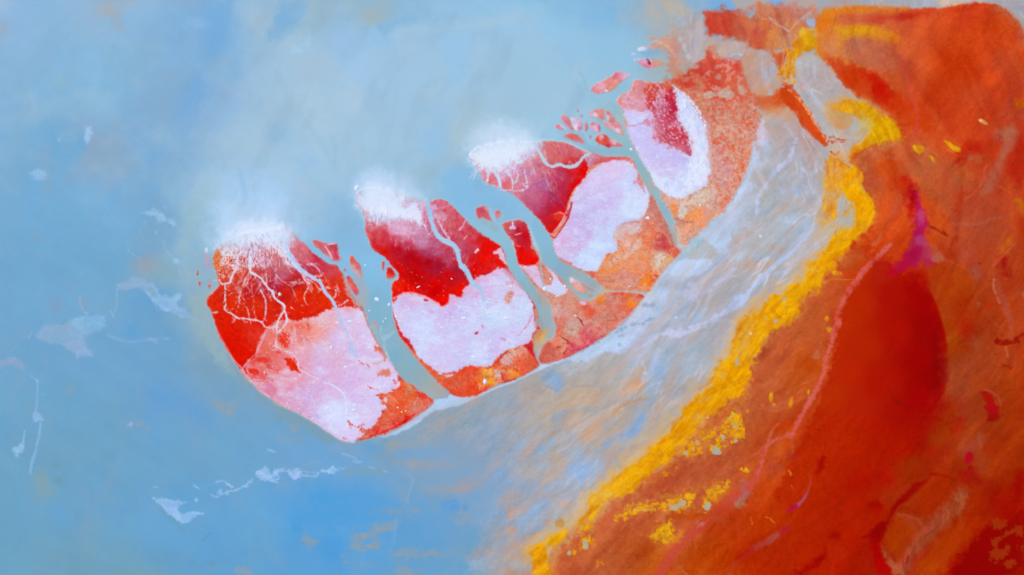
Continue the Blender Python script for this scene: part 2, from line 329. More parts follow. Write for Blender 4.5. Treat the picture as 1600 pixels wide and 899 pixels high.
# --- grey and brown shallows east of the islands
area('O: 640,660 700,628 780,603 850,575 900,560 960,520 1010,462 1065,395 1110,350 1160,290 1180,220 1190,170 1250,150 1300,180 1300,240 1340,300 1340,360 1290,420 1200,520 1140,620 1040,700 930,800 860,900 800,913 740,913 760,840 770,760 760,700 720,680 660,690',
     COLp := 'O: 720,650,#8ea4b6 800,640,#a0a5ae 860,625,#b4a89c 900,600,#b4aaa0 960,570,#b2aca8 1000,560,#b4b0b0 1040,560,#9fb4cb 1080,560,#a6b2c0 1100,530,#aeacb0 1040,520,#a8b2c4 980,520,#b6ccec 900,560,#b0c8e6 1020,480,#b4c8e8 1050,440,#b8cdee 1090,450,#b4b4c0 1120,470,#b4aeb0 1140,500,#b0acb4 1080,490,#9fb2cc 1060,400,#b4c4d8 1100,370,#b8d0f0 1130,330,#bccce8 1160,300,#b8c8e4 1200,250,#b0b4bc 1230,220,#b4a8b0 1210,200,#c0a8a0 1250,200,#b8a8a8 1260,260,#aeaeb8 1240,300,#b0b4b8 1200,300,#b0b0b0 1180,260,#a4b8cc 1270,300,#b0b0bc 1250,350,#a8b4c0 1220,370,#aeb4b8 1180,380,#b4b4b4 1200,400,#b0b0b0 1180,420,#b8acA4 1230,400,#b8b0b0 1270,380,#b8b2ac 1160,450,#b4aeac 1100,600,#aaa8a8 1060,610,#a4a9b2 1040,650,#b0a8a0 1000,640,#a8a9b0 960,660,#b8a898 940,690,#b4a69a 900,680,#a8a6aa 860,700,#b0a8a4 840,660,#b0a69c 800,700,#98a5b8 780,740,#8aa4c0 840,740,#a6a6ac 880,740,#b0a6a0 900,720,#9cabc2 840,780,#8fa9c8 800,800,#8ca5c2 780,850,#98a3b0 820,840,#b09c98 880,790,#acaab0 930,740,#8fafd6 980,720,#b0a8a0 1020,690,#bca890 900,640,#c2a890 940,620,#b4a9a0 760,690,#8aa4c0 760,780,#84a3c4',
     a=.93, f=30, w=12, brk=16, bs=(46,30), own=SHAL, dz=.06, cw=8, mot=('#a4a8b4', 16, 9, .2, -.2))
def ash(s, c, a=.8, f=4, **k): f = f*1.4; k.setdefault('w', 4); k.setdefault('brk', 4); k.setdefault('bs', (9, 5)); area(s, c, a=a, f=f, **k)
ash('F1: 550,730 640,650 760,600 840,580 780,680 700,770 600,800', '#cd9c72', .85, 7)
vein('F1: 830,585 900,530 980,500 1080,480', '#d2914a', 3.6, f=2.5, a=.9, w=2); spot('F1: 900,558 26,10 -25', '#d8b49c', a=.8, f=1.5)
ash('F1: 1050,250 1055,330 1040,425 960,440 860,470 900,400 980,300', '#d6a27c', .85, 8); spot('F1: 1015,390 28,34', '#de9450', a=.7, f=6)
ash('F1: 690,890 750,800 860,740 960,690 1020,590 1065,590 1050,680 980,780 880,780 800,830', '#82abdc', .85, 5)
ash('F1: 300,830 420,785 350,860 290,895 240,880', '#7caedc', .85, 5); ash('F1: 340,270 420,290 460,340 440,440 380,410 320,340', '#84aad4', .8, 5)
ash('F1: 330,560 440,520 540,400 700,390 750,470 720,545 560,560 470,600 380,600 340,680', '#c6a88e', .75, 7)
ash('F1: 480,620 560,590 700,600 740,620 620,700 480,700', '#c6a48a', .7, 7); ash('F1: 560,230 700,220 860,180 920,220 760,290 700,330 540,290', '#b4aaa4', .7, 7)
ash('F1: 700,370 760,360 760,430 700,410', '#8fa4b4', .7, 4); ash('F1: 580,545 700,560 780,580 690,600 590,570', '#9fa8b0', .7, 4)
ash('F1: 390,580 480,545 500,600 420,640 390,640', '#94a5b8', .7, 4); ash('F1: 60,480 150,490 120,560 50,540', '#80a6cc', .7, 5)
ash('F1: 130,400 280,380 360,430 300,470 180,460', '#a89c98', .6, 5); spot('F1: 555,255 20,10', '#98948c', a=.6, f=3)
ash('F1: 880,200 1080,170 1000,250 900,250', '#a2b0c4', .6, 6); ash('F1: 980,460 1040,440 1010,480 960,495', '#a0a8b0', .8, 3)
ash('F1: 750,670 830,620 860,640 800,700 760,700', '#98a5b4', .7, 4); vein('F1: 360,390 400,420 440,430', '#8c9098', 2, f=2, a=.6); vein('F1: 540,390 680,390', '#98908c', 2, f=2, a=.5)
ash('F2: 270,400 350,400 380,470 350,560 300,600 270,520', '#8fb2da', .7, 7); ash('F2: 490,280 660,280 670,310 560,330 490,310', '#9cb6cc', .7, 5)
ash('F2: 560,30 640,40 640,110 560,110', '#94b2d4', .6, 6); ash('F2: 380,380 560,400 600,440 480,470 380,440', '#a4b6cc', .6, 6)
ash('F2: 380,590 500,570 560,620 460,650 380,640', '#a09a98', .6, 5); ash('F2: 520,540 600,530 600,590 540,600', '#bca890', .6, 5)
ash('F2: 240,560 290,620 280,720 240,680', '#8aaad0', .6, 5); spot('F2: 220,484 12,8', '#d0d0e8', a=.9, f=1.2); spot('F2: 450,76 11,9', '#d8e0fa', a=.9, f=1.2)
vein('F2: 300,640 400,590 520,520', '#aab6cc', 3, f=3, a=.5); vein('F2: 320,560 420,500 540,460', '#b0b8c8', 2, f=2, a=.5); vein('F2: 400,560 520,520 620,490', '#b4b8c4', 2, f=2, a=.5)
# lower-left shallows (around the start of the yellow band)
for s, c in (('F3: 150,240 80,36', '#a49eaa'), ('F3: 240,180 60,40', '#94a2b8'), ('F3: 560,150 100,50', '#a8a5a8'), ('F3: 700,140 150,70', '#b0a69e'), ('F3: 820,60 70,50', '#c0a48c'),
             ('F3: 460,450 26,36', '#cc9a80'), ('F3: 462,570 32,36', '#e09860'), ('F3: 395,600 40,16', '#b89c94'), ('F3: 540,410 40,12', '#bc9a90'), ('F3: 720,500 26,26', '#d0967c'),
             ('F3: 890,390 26,26', '#d8a478'), ('F3: 840,380 26,18', '#cc9c88'), ('F3: 300,728 110,14 -4', '#b09a98'), ('F3: 200,750 40,26', '#a49ca4'), ('F3: 520,700 100,26 -12', '#b89a8c'),
             ('F3: 500,790 60,50', '#c4a286'), ('F3: 570,750 50,60', '#d0a266'), ('F3: 440,860 36,20', '#cc9878'), ('F3: 560,885 70,22', '#d08048'), ('F3: 600,620 32,24', '#d0a070'),
             ('F3: 350,780 70,60', '#a8a6aa'), ('F3: 560,330 60,50', '#90a8c4'), ('F3: 740,310 80,22', '#aca2a4'), ('F3: 1000,220 80,30 -20', '#bca898'), ('F3: 1060,290 60,22 -20', '#d4b070')):
    dab(s, c, .85, 4, brk=3, bs=(4, 3))
for s, c in (('F3: 620,420 56,46', '#86b2e4'), ('F3: 560,500 60,50', '#98b4d8'), ('F3: 560,600 60,16 -20', '#7ca8d8'), ('F3: 30,400 46,24', '#5c9fdc'), ('F3: 200,610 46,44', '#68a0cc'),
             ('F3: 380,160 40,50', '#80a4cc'), ('F3: 920,150 70,60', '#8cb0da'), ('F3: 860,240 90,20 -8', '#8db0dc'), ('F3: 680,95 30,20', '#9cb4d4'), ('F3: 930,330 60,30', '#a4b0c8'),
             ('F3: 680,560 40,20', '#88aadc'), ('F3: 640,680 24,40', '#a0a8b8'), ('F3: 210,830 60,50', '#94b0cc'), ('F3: 520,830 60,24', '#a8b0bc'), ('F3: 460,220 40,24', '#84abd2'),
             ('F4: 30,440 60,60', '#84acdc'), ('F4: 310,410 40,36', '#9fb2cc'), ('F4: 410,320 30,24', '#9cb4d4'), ('F4: 30,720 36,50', '#b4b6c4')):
    dab(s, c, .8, 5, brk=3, bs=(5, 3))
tint('F4: 180,500 330,400 440,330 560,230 680,90 640,60 540,140 400,260 240,420', '#ccac8c', .7, 7, own=SHAL)
tint('F2: 380,860 460,760 560,670 680,560 660,520 540,600 420,720 340,840', '#c8ac84', .6, 7)

# pale salt-washed belt along the islands' south-east shore
BELT = owner('salt_belt', kind='structure', mat='salt')
area('B6: -30,850 100,800 180,772 350,683 470,600 560,530 640,470 720,390 800,300 860,225 960,110 1060,-30 1110,-30 1124,60 1124,180 1000,250 1100,250 1124,330 1000,380 960,460 880,560 960,620 800,650 700,700 560,735 420,738 350,790 240,805 120,812 0,850',
     'B6: 300,740,#b4d4f6 200,790,#b8d6f6 500,640,#b8d4f4 620,640,#b8d4f6 700,690,#b8c8f4 650,560,#b8ccec 800,600,#bcc8ec 700,460,#b4ccec 780,360,#c4d4f0 850,290,#c8d0ec 900,320,#b0bcd0 900,240,#c0ccdc 1000,130,#b0b8c8 1000,220,#b4ccf0 1080,60,#b8c8e0 960,340,#a8bcd8 1040,360,#b0c0e0 900,450,#b4c4e4 860,400,#b8ccec', a=.95, f=2.5, w=2.5, own=BELT, dz=.1, brk=4, bs=(14, 7))
area('A6: 700,655 760,605 830,560 890,500 890,470 960,465 1040,450 1130,452 1260,450 1200,500 1100,530 980,560 880,570 800,640 720,700 600,770 480,800 380,810 500,770 620,712', '#b6d2f2', a=.95, f=2, own=BELT, dz=.1, w=1.5)
vein('B3: 140,680,10 320,690,5 440,640,3 570,580,3.4 700,540,3 820,475,4 920,425,5 1000,395,4 1124,353,3', '#bcd0f0', 3, f=1.4, own=BELT, w=1, dz=.1)
area('B3: 900,380 960,385 1000,395 940,430 900,440', '#c0dcf8', a=.9, f=1)
vein('A6: 330,805 520,752 640,700 740,630 860,545', '#e0d4e8', 1.6, f=1, a=.8)
vein('A6: 400,800 500,790 600,760', '#90c0ec', 2, f=2, a=.6)
area('E5: 390,495 500,385 600,400 700,392 722,440 640,500 560,530 450,525', '#c0d6f6', a=.95, f=2.5, w=2, own=BELT)
area('E5: 515,350 600,240 650,245 745,325 765,365 690,392 580,402 520,385', 'E5: 540,320,#a8ccdf 620,270,#a0c4d8 700,350,#b0b4b8 600,360,#b4bcc0', a=.95, f=2, w=2)
area('E5: 640,235 740,150 860,50 905,70 890,150 850,200 855,270 780,335 730,312', 'E5: 740,250,#b8d8fa 850,100,#c0cce8 800,220,#bcccea', a=.95, f=2, w=2, own=BELT)
vein('E5: 290,895 430,765 540,650 640,575 740,490 870,430', '#cdb6ac', 3.4, f=2, a=.85, w=2)
area('E5: 530,700 600,640 720,560 860,460 900,480 800,560 700,630 600,690', '#c4c2e2', a=.8, f=2.5, w=2, brk=4, bs=(7,4))
area('E5: 600,720 720,640 860,540 960,440 1100,400 1124,430 1060,560 960,600 860,700 700,780', '#b2aaaa', a=.85, f=5, w=3, mot=('#a4a4ac', 6, 4, .5))
area('E5: 940,400 1100,410 1124,450 1020,500 940,470', '#c4a894', a=.7, f=5, w=3); dab('E5: 1040,380 50,22', '#a4c0e8', .7, 4)
vein('E5: 560,895,4 640,880,6 720,830,4 830,770,6 960,680,6 1000,620,4 1060,550,3 1124,490,3', '#c2cbf0', 4, f=2, a=.9, w=2, brk=2)
area('E5: 820,750 900,660 960,650 980,690 900,760 830,780', '#b8c8f2', a=.85, f=2.5, brk=4, bs=(6,4)); spot('E5: 1070,232 10,12', '#d8e4fa', a=.9, f=1.2)
vein('E5: 740,350 860,330 960,240 1010,110 1050,30', '#c4cbe8', 4, f=3, a=.65, w=3, brk=3); vein('E5: 760,420 880,350 980,290 1000,200', '#b4b8c8', 5, f=3, a=.6, w=3)
area('E5: 540,560 600,580 620,640 500,700 480,640', '#c0c8ea', a=.7, f=3, brk=3); area('E5: 420,560 520,560 560,620 480,640', '#a8b0c0', a=.7, f=3, brk=3)
for s in ('E5: 70,860 12,5 -35', 'F2: 130,130 55,12 -20', 'F2: 55,210 14,7 -20', 'F2: 40,270 8,9', 'F2: 260,95 30,8 -30', 'B6: 880,322 40,12', 'B6: 740,490 44,9 -20'): dab(s, '#8fa8c0', .75, 1.4, w=2)
vein('F2: 480,0 420,60 340,140 200,220', '#c8b8b4', 2.2, f=1.6, a=.75); vein('F2: 0,330 160,320 260,250 330,190 470,195 560,180 680,130 760,60 900,10', '#bccdf6', 4.6, f=2, a=.85, w=2, brk=2)
area('F2: 360,150 470,160 540,170 500,220 380,215', '#c0c8f2', a=.85, f=2.5, brk=2); vein('F2: 740,100 880,105', '#b8c4e4', 4, f=3, a=.7)
spot('F2: 450,160 12,6', '#8ca0b8', a=.6, f=1.5)
vein('E6: 0,650,6 60,610,8 90,570,4 120,500,3 200,420,4.5 290,345,5.5 390,275,6 460,195,5 540,115,4.5 565,70,3 580,0,2', '#bac9f2', 5, f=1.3, a=.95, w=1, own=BELT)
area('E6: 0,560 60,560 90,590 60,640 0,680', '#bacbf4', a=.8, f=2.5, brk=3); vein('E6: 280,410 380,395 450,330 500,310 600,210', '#b8bfdc', 3.6, f=2, a=.75, w=2)
vein('E6: 180,470 280,450 300,490', '#b8b4c4', 3, f=2, a=.7); dab('E6: 340,490 44,60', '#a8b4c4', .7, 5); dab('E6: 290,225 34,18 30', '#cc9c80', .9, 3); dab('E6: 150,335 90,24', '#c8a898', .7, 4)
dab('E6: 150,280 50,22', '#a4c0e4', .75, 4); dab('E6: 90,50 30,26', '#c4cdea', .8, 4); dab('E6: 30,260 36,40', '#b8cef0', .7, 5); dab('E6: 640,0 80,90', '#d0a878', .8, 7)
tint('E6: 380,340 500,280 520,310 460,360 380,400', '#c4ac98', .6, 4); vein('E3: 370,895 430,820 440,700 490,610 500,560', '#bcc4e4', 3, f=2, a=.8)
vein('E3: 0,720,4 30,590,6 60,540,4 100,480,4 160,390,5 250,330,8 280,250,5 300,170,3', '#c4cff6', 5, f=2, a=.85, w=2, brk=2)
vein('E3: 150,340 220,230', '#bcb8cc', 2, f=2, a=.6); dab('E3: 40,350 44,70', '#b8d4f0', .8, 5); dab('E3: 50,420 44,36', '#98bcd0', .7, 5)
dab('E3: 300,560 100,50', '#a6bce0', .55, 6); dab('E3: 300,780 130,60', '#a4bcd8', .6, 7); dab('E3: 280,400 40,40', '#b4acA4', .5, 5); dab('E3: 250,660 130,50', '#b0acac', .6, 6)
dab('E3: 410,330 30,50', '#b89c9c', .7, 5); vein('E3: 110,705 180,700', '#c0c4a8', 1.5, f=1.2, a=.7); dab('E3: 45,180 34,44', '#ccc0d8', .9, 4); dab('E3: 20,240 20,50', '#dc8868', .8, 4)
for s in ('E3: 90,290 12,14',): dab(s, '#d8a878', .9, 1.5)

# ================================================================== red and orange mudflat to the east
red = table(800, 80, 0, 80, [
 # 800   880    960    1040   1120   1200   1280   1360   1440   1520   1600
 'c06038 c06038 c06038 c46a50 cc5038 c86848 dc8030 d87030 d04e26 d44a1c a8a6b0',
 'c06038 c06038 c06038 c46a50 c86048 c86848 dc8428 d48438 c8542e d04a1a cc4214',
 'c06038 c06038 c06038 c46a50 d06850 d4602c d85c20 ca4008 c84a26 bc3c1a b84a30',
 'c06038 c06038 c06038 c46a50 d06850 d4602c dc6020 cc5428 c45e34 bc3c18 b42e18',
 'c06038 c06038 c06038 c46a50 c06038 c06038 cc6030 d05020 c45020 b04e36 b4421c',
 'c06038 c06038 c06038 c46a50 c06038 c06038 c25a2c c63c10 b83a0c ae4c34 a83c14',
 'c06038 c06038 c06038 c46a50 c06038 c05e34 b8562c b42400 ac0800 a23808 a43c1c',
 'c06038 c06038 c06038 c46a50 c06038 bd5c34 be5020 b02000 a40400 9a3c1c a83a12',
 'c06038 c06038 c06038 c05e38 c26038 be5628 b63a0c b01e00 a00000 983c18 a03608',
 'c06038 c06038 c06038 c25f38 be5c32 bc4c1a b02600 aa1a00 9c2404 9a3008 9a3004',
 'c06038 c06038 c4603c c05c38 c04820 b42e00 aa2200 a61a00 983004 9c2400 980c00',
 'c06038 c46038 bc5c30 ba5010 b63600 b02800 a81c00 a01600 a02c10 960c00 921000',
 'c06038 c46038 bc5c30 ba5010 b63600 b02800 a81c00 a01600 a02c10 960c00 921000'])
p = chaikin(pts('O: 868,950 866,900 868,870 885,845 905,832 925,810 936,792 955,780 1002,753 1049,719 1081,681 1092,659 1118,640 1162,608 1184,561 1199,528 1244,493 1252,466 1282,442 1300,410 1331,387 1357,357 1366,330 1363,312 1350,299 1342,280 1330,258 1325,238 1342,228 1363,220 1390,214 1400,205 1390,192 1360,175 1330,155 1310,130 1296,100 1280,85 1272,60 1277,38 1285,22 1310,12 1345,8 1420,12 1460,12 1490,10 1510,4 1545,3 1580,18 1592,35 1604,55 1700,80 12000,400 12000,12000 868,12000'), True, 1)
sl = box(p, 20)
x, y = GX[sl], GY[sl]
d = d_poly(x, y, p) + 2.2*WX[sl] + 3*fbm(x/14, y/14, 4, 41) - 13*sstep((y-300)/60)*sstep((1500-x)/80)
al = sstep(.5 - d/5)
bx = fbm(x/60, y/60, 4, 43)*30; by = fbm(x/60, y/60, 4, 44)*30
c = red(x + bx, y + by)
m = fbm((x*.8+y*.6)/22, (-x*.6+y*.8)/75, 5, 45); c = c * (1.02 + .07*m[..., None]*np.array([1, 2.2, 2.2], np.float32))
m2 = np.clip(fbm(x/30, y/40, 5, 46), 0, 1); c = c + (np.array(hexc('#b85a38')) - c) * (m2*.14)[..., None]
COL[sl] += (c - COL[sl])*al[..., None]; OWN[sl][al > .5] = SHORE; HGT[sl] += (.25-HGT[sl])*al
def mud(s, c, a=.85, f=5, **k): f = f*1.7 if f > 2.5 else f; k.setdefault('w', 4); k.setdefault('brk', 2.5); k.setdefault('bs', (7, 9)); area(s, c, a=a, f=f, **k)
def part_of(name, parent, mat): return owner(name, thing=parent, mat=mat, part_of_structure=True)
# upper right swirl
mud('E1: 440,60 560,70 780,60 1124,90 1124,60 1000,40 800,40 560,40', '#d87828', .8, 3)
mud('E1: 560,110 700,90 900,80 1124,130 1124,200 900,180 700,170 580,170', '#c8583c', .75, 6)
mud('E1: 880,130 1000,110 1124,90 1124,130 1000,150 900,150', '#bc2c1c', .8, 6)
mud('E1: 450,90 560,80 600,110 500,160 470,220 470,380 440,400 430,200', '#de7a10', .85, 5)
mud('E1: 470,250 520,210 620,190 800,180 840,220 720,270 620,320 600,400 640,450 560,440 510,380 470,340', 'E1: 700,230,#de9a14 800,220,#e0a018 640,220,#d88c30 560,260,#d4884c 540,350,#d08850 600,430,#cc7a2c', .9, 5)
mud('E1: 620,320 740,270 860,300 1000,330 1040,460 960,520 860,530 740,480 640,440', 'E1: 740,330,#bc7458 700,400,#c46040 860,400,#bc5840 900,500,#b85238 1000,420,#bc5230', .85, 7)
mud('E1: 840,260 1040,270 1060,300 900,300', '#d87c18', .8, 4); dab('E1: 880,240 50,20', '#cc8030', .7, 4)
mud('E1: 520,400 560,420 640,470 720,490 800,490 900,560 970,600 960,690 900,760 800,700 700,690 600,600 540,500', 'E1: 700,560,#cc3406 860,580,#c21000 920,640,#c00c00 600,520,#cc4a20 760,640,#cc3c08 820,520,#c01e04', .95, 5)
mud('E1: 700,690 800,700 920,720 1000,800 1100,895 980,895 880,810 800,750', '#c84018', .8, 6)
spot('E1: 725,345 6,7', '#f09850', a=.9, f=1); spot('E1: 685,447 5,6', '#f09850', a=.9, f=1); dab('E1: 1030,730 36,28', '#b84c38', .8, 5)
vein('E2: 60,560 150,520 190,490 200,460', '#a03818', 2, f=2, a=.6); vein('E2: 265,470 290,460', '#983820', 3, f=2, a=.6)
vein('E2: 250,470,5 260,560,4 285,690,7 290,760,3 340,840,5 345,895,6', '#c44438', 5, f=3, a=.8, brk=2); vein('E4: 345,80 310,140 290,220', '#d4543c', 3, f=1.6, a=.85)
mud('E2: 540,380 640,340 760,400 800,560 700,600 520,640 420,760 380,895 320,895 380,700 480,560', '#b62c04', .6, 9)
mud('E2: 640,60 800,20 920,60 1040,110 1100,190 1124,330 900,260 700,260 580,160', 'E2: 700,100,#cc3e20 1000,180,#c84008 850,250,#c23a08 1080,300,#c03010', .7, 7)
vein('E2: 670,80 685,55', '#b02c18', 3, f=1.5, a=.7); mud('E2: 940,330 1124,390 1124,600 960,540 880,400', '#b44c30', .6, 8)
mud('E2: 600,620 760,590 880,640 900,760 780,800 600,740', '#ac4228', .5, 9); dab('E2: 1085,760 30,30 30', '#b8600c', .9, 3); vein('E2: 1060,640 1120,590', '#bc4c40', 3, f=2, a=.7)
vein('E2: 1000,780 1040,700 1030,650', '#b04440', 4, f=3, a=.6)
SP = part_of('sulphur_patch', SHORE, 'crust')
area('E4: 790,30 830,40 870,70 850,75 800,50', '#d09850', f=1.5, own=SP); spot('E4: 803,40 12,10', '#e0c0a0', a=.9, f=1.2)
for s in ('E4: 300,215 390,225 400,270 360,285 320,265', 'E4: 530,180 570,195 620,225 660,240 665,270 610,268 570,230', 'E4: 415,300 460,295 470,350 440,355'):
    area(s, '#e09c10', f=1.2, w=1, own=SP, mot=('#c87808', 4, 4, .4))
vein('E4: 470,280 490,300', '#d08020', 2); vein('E4: 560,250 620,285', '#d08060', 1.4, a=.8)
mud('E4: 900,120 980,80 1060,90 1080,160 1040,210 1020,260 980,340 920,460 880,540 800,620 720,640 820,540 900,420 960,300 980,220 900,170', 'E4: 1040,140,#a87860 1000,250,#b0605a 940,400,#b05848 860,540,#a85848 760,620,#b04030', .8, 5)
mud('E4: 860,110 980,160 960,190 880,160', '#b44048', .7, 4); mud('E4: 700,200 800,200 820,260 760,290 700,330 620,380 560,520 540,500 600,340 680,270', '#b41c0c', .8, 6)
mud('E4: 1060,180 1124,150 1124,540 1040,480 1000,420 1040,300', '#b02010', .75, 7); mud('E4: 280,330 420,320 540,380 440,420 360,470 280,420', '#b06040', .75, 6)
mud('E4: 600,400 700,370 760,410 740,500 640,540 590,480', 'E4: 680,440,#b86030 620,500,#a8604c', .75, 6); mud('E4: 500,580 600,600 640,660 600,740 540,700', '#b0583c', .75, 5)
mud('E4: 640,560 760,560 680,620 640,740 600,700 620,620', '#b03418', .6, 5); dab('E4: 745,320 36,24', '#a46858', .8, 4); dab('E4: 470,560 44,60', '#a05034', .6, 6)
vein('E4: 850,370 830,400 840,450 800,520 750,580 690,620', '#c0604c', 2, f=1.6, a=.8); vein('E4: 820,640 740,730 680,800', '#b84c44', 2, f=2, a=.7); vein('E4: 600,800 800,800 900,750 960,750', '#a86058', 5, f=3, a=.7)
mud('E4: 300,480 360,540 360,600 440,620 460,700 560,760 620,895 420,895 430,720 380,650 340,600', '#c44a18', .8, 5, mot=('#cc5c1c', 6, 8, .6))
mud('E4: 1050,600 1124,630 1124,740 1080,700', '#c07008', .8, 3); vein('E4: 920,510 1000,550 1080,620', '#bc6030', 2, f=1.5, a=.7); mud('E4: 1060,700 1124,750 1124,895 1080,820', '#b03008', .7, 5)
mud('E4: 780,760 960,760 1000,895 760,895', '#a85038', .6, 7)
vein('E4: 430,800 470,830 520,840 580,890', '#8c2410', 1.6, f=1, a=.8, w=2)
mud('E4: 0,330 160,320 230,420 160,560 100,760 0,800', 'E4: 50,400,#cc4414 150,500,#cc4a10 20,560,#c85c30 100,650,#d0501c', .6, 7)
mud('E3: 740,310 860,330 900,480 860,600 800,560 760,470', '#b8603c', .85, 6); mud('E3: 720,270 860,270 1020,300 1040,430 900,440 760,320', '#cc4408', .6, 6)
vein('E3: 1040,560,8 1060,640,14 1010,740,12 940,830,9 860,895,6', '#d05c3c', 8, f=4, a=.8, brk=3, w=3); mud('E3: 900,440 1000,440 980,560 920,620 860,640 880,540', '#cc5828', .6, 5)
mud('E4: 200,440 260,440 310,480 355,550 350,640 325,700 300,760 270,640 250,540 210,500', 'E4: 240,460,#c01c10 300,560,#b40818 330,570,#98001c 310,700,#b8100c', .95, 4)
mud('E6: 860,240 960,200 1040,160 1124,60 1124,0 1000,60 900,150', '#cc4c14', .6, 4); vein('E6: 880,340 960,260 1020,230 1070,120 1124,40', '#d86038', 3, f=2, a=.6, brk=2)
vein('E6: 1000,200 1040,170 1060,120', '#d87850', 5, f=3, a=.8); mud('E6: 800,240 920,240 960,320 900,400 780,400 740,330', 'E6: 840,280,#bc6030 900,380,#bc4a14', .7, 5)
mud('E6: 660,480 800,460 880,470 800,560 740,680 640,660 560,660 500,620 580,560', '#c05024', .7, 5); mud('E6: 480,620 600,600 660,680 620,895 420,895 420,780', '#b45428', .7, 7)
vein('E6: 470,600 530,570 600,570 620,500 700,445 760,455 860,455', '#dc7c30', 1.8, f=1, a=.8)
mud('E6: 1080,380 1124,360 1124,440 1090,420', '#b40820', .8, 4); vein('E6: 970,690 980,740', '#9c0408', 2, f=2, a=.8)
mud('O: 1372,402 1340,440 1322,470 1310,520 1302,565 1278,640 1240,710 1200,800 1320,780 1430,700 1440,560 1430,440', 'O: 1340,460,#ba2a00 1320,540,#b82800 1300,620,#b42800 1280,700,#b42a00 1400,600,#a80c00 1400,460,#a81000 1320,740,#ac2000', .85, 2.4, brk=2)
VEIN = part_of('pink_mud_vein', SHORE, 'mud')
vein('E6: 1124,200,6 1050,275,6 990,330,7 920,410,10 850,510,9 790,600,7 750,690,6 720,800,5 700,890,8', '#d4605c', 7, f=2, a=.9, brk=2.4, bs=(4,4), own=VEIN)
vein('F6: 800,0,10 780,80,7 740,190,5 705,300,4.5 690,410,7 620,530,8 550,650,6 500,750,5 450,850,6', '#d8625c', 5, f=1.8, a=.95, brk=2.6, bs=(4,4), own=VEIN)
vein('J: 770,-10,6 765,60,5 715,160,5 665,255,6 630,312,5 560,335,4 530,360,5 512,400,5 495,470,5 460,530,8 440,550,10', '#d45c54', 5, f=2.2, a=.9, brk=2.5, bs=(4,4), w=1.5, own=VEIN)
vein('J: 630,312 640,360 630,400', '#b86850', 3, f=2.5, a=.6, brk=2)
vein('J: 540,340 480,400 400,430 340,480', '#c86850', 3, f=2, a=.5, brk=2, bs=(4,4))
for _s in ('J: 490,200 560,220 640,180 700,150', 'J: 440,100 520,110 600,60', 'J: 560,60 640,40', 'J: 120,800 160,860 200,899', 'J: 60,640 120,690 200,720'): vein(_s, '#cc7450', 3, f=3, a=.5, brk=3, bs=(6,6))
vein('F5: 900,-10,6 890,90,5 850,200,8 760,290,16 640,390,22 520,490,16 400,580,14 280,690,14 200,800,16 140,890,16 100,960,12', '#c84838', 10, f=5, a=.85, brk=3, own=VEIN)
for s in ('F5: 895,60 885,110 860,160', 'F5: 520,480 460,520 420,550'): vein(s, '#d46058', 2.4, f=1.2, brk=2, bs=(2,2))
dab('F5: 760,320 50,26 -30', '#b06460', .9, 3, brk=2); dab('F5: 730,375 22,16 -40', '#a89078', .85, 2); dab('F5: 745,235 26,20', '#b85c54', .8, 3); dab('F5: 985,115 50,36', '#bc4a2c', .8, 5)
dab('F5: 450,520 18,14', '#cc8498', .9, 2); dab('F5: 570,490 36,26', '#b86454', .7, 4)
mud('F6: 0,500 200,430 340,380 480,240 600,200 640,420 500,640 380,660 200,700 0,720', 'F6: 100,600,#c06038 250,440,#c05c30 400,300,#be5420 500,420,#c05a1c 560,300,#bc4c08 300,600,#c05830', .6, 8)
mud('F6: 290,760 400,730 480,760 440,820 340,840 300,810', '#c03c08', .8, 4); vein('F6: 220,620 320,650 440,580 560,490', '#c8684c', 3, f=2, a=.6, brk=2); vein('F6: 280,895 310,800 360,760', '#c87060', 3, f=2, a=.7)
vein('F6: 330,380 480,230 540,210', '#cc7038', 2.4, f=2, a=.6); vein('F6: 420,540 520,470 600,440', '#c87848', 2, f=2, a=.6); mud('F6: 600,300 680,300 680,400 600,420 560,360', '#c04c00', .6, 4)
vein('F6: 910,345,3 950,320,4 1000,260,5', '#bc0400', 4, f=2, a=.9); dab('F6: 640,240 16,30', '#c87c5c', .8, 3)
for s in ('F6: 305,570 12,26', 'F6: 450,600 16,36 20', 'F6: 575,525 12,16', 'F6: 130,665 11,14', 'F6: 325,620 10,12', 'E6: 660,745 16,20', 'E6: 680,820 18,22', 'E6: 595,545 11,11', 'E6: 740,405 40,13'):
    spot(s, '#d89018', a=.85, f=1.2, w=1.5, own=SP)
if 0: mud('E7: 110,390 190,420 340,345 400,400 430,500 470,570 480,640 560,895 160,895 180,700', '#aa0400', .7, 8)
if 0: mud('E7: 250,360 340,330 400,380 425,520 400,660 300,640 200,680 240,480', '#9c0200', .8, 8)
POOL = part_of('dark_red_pool', SHORE, 'wet')
area('O: 1378,402 1400,438 1432,425 1445,440 1462,472 1471,500 1478,530 1480,555 1479,575 1482,590 1476,607 1465,630 1450,650 1440,668 1420,680 1390,670 1350,655 1315,650 1285,640 1296,600 1303,565 1312,520 1322,480 1340,448',
     'O: 1320,500,#b82800 1340,470,#b82400 1375,425,#b01c08 1400,460,#a80c00 1400,520,#ac0c00 1350,540,#b42000 1430,450,#a00000 1450,480,#9c0000 1450,520,#980000 1468,530,#860000 1470,570,#840000 1466,600,#8c0000 1462,500,#900000 1440,560,#9c0000 1440,620,#a00000 1420,660,#a00800 1320,580,#b82200 1380,600,#ac1200 1340,640,#b41c04 1300,620,#b82a00', f=17, w=9, brk=5, bs=(34,20), a=.93, own=POOL, dz=.22)
mud('O: 1270,640 1440,660 1400,740 1330,800 1270,913 1130,913 1200,800 1240,720', 'O: 1300,680,#b42200 1400,690,#a41000 1280,760,#b42800 1220,860,#b02800 1320,780,#a81800', .6, 16)
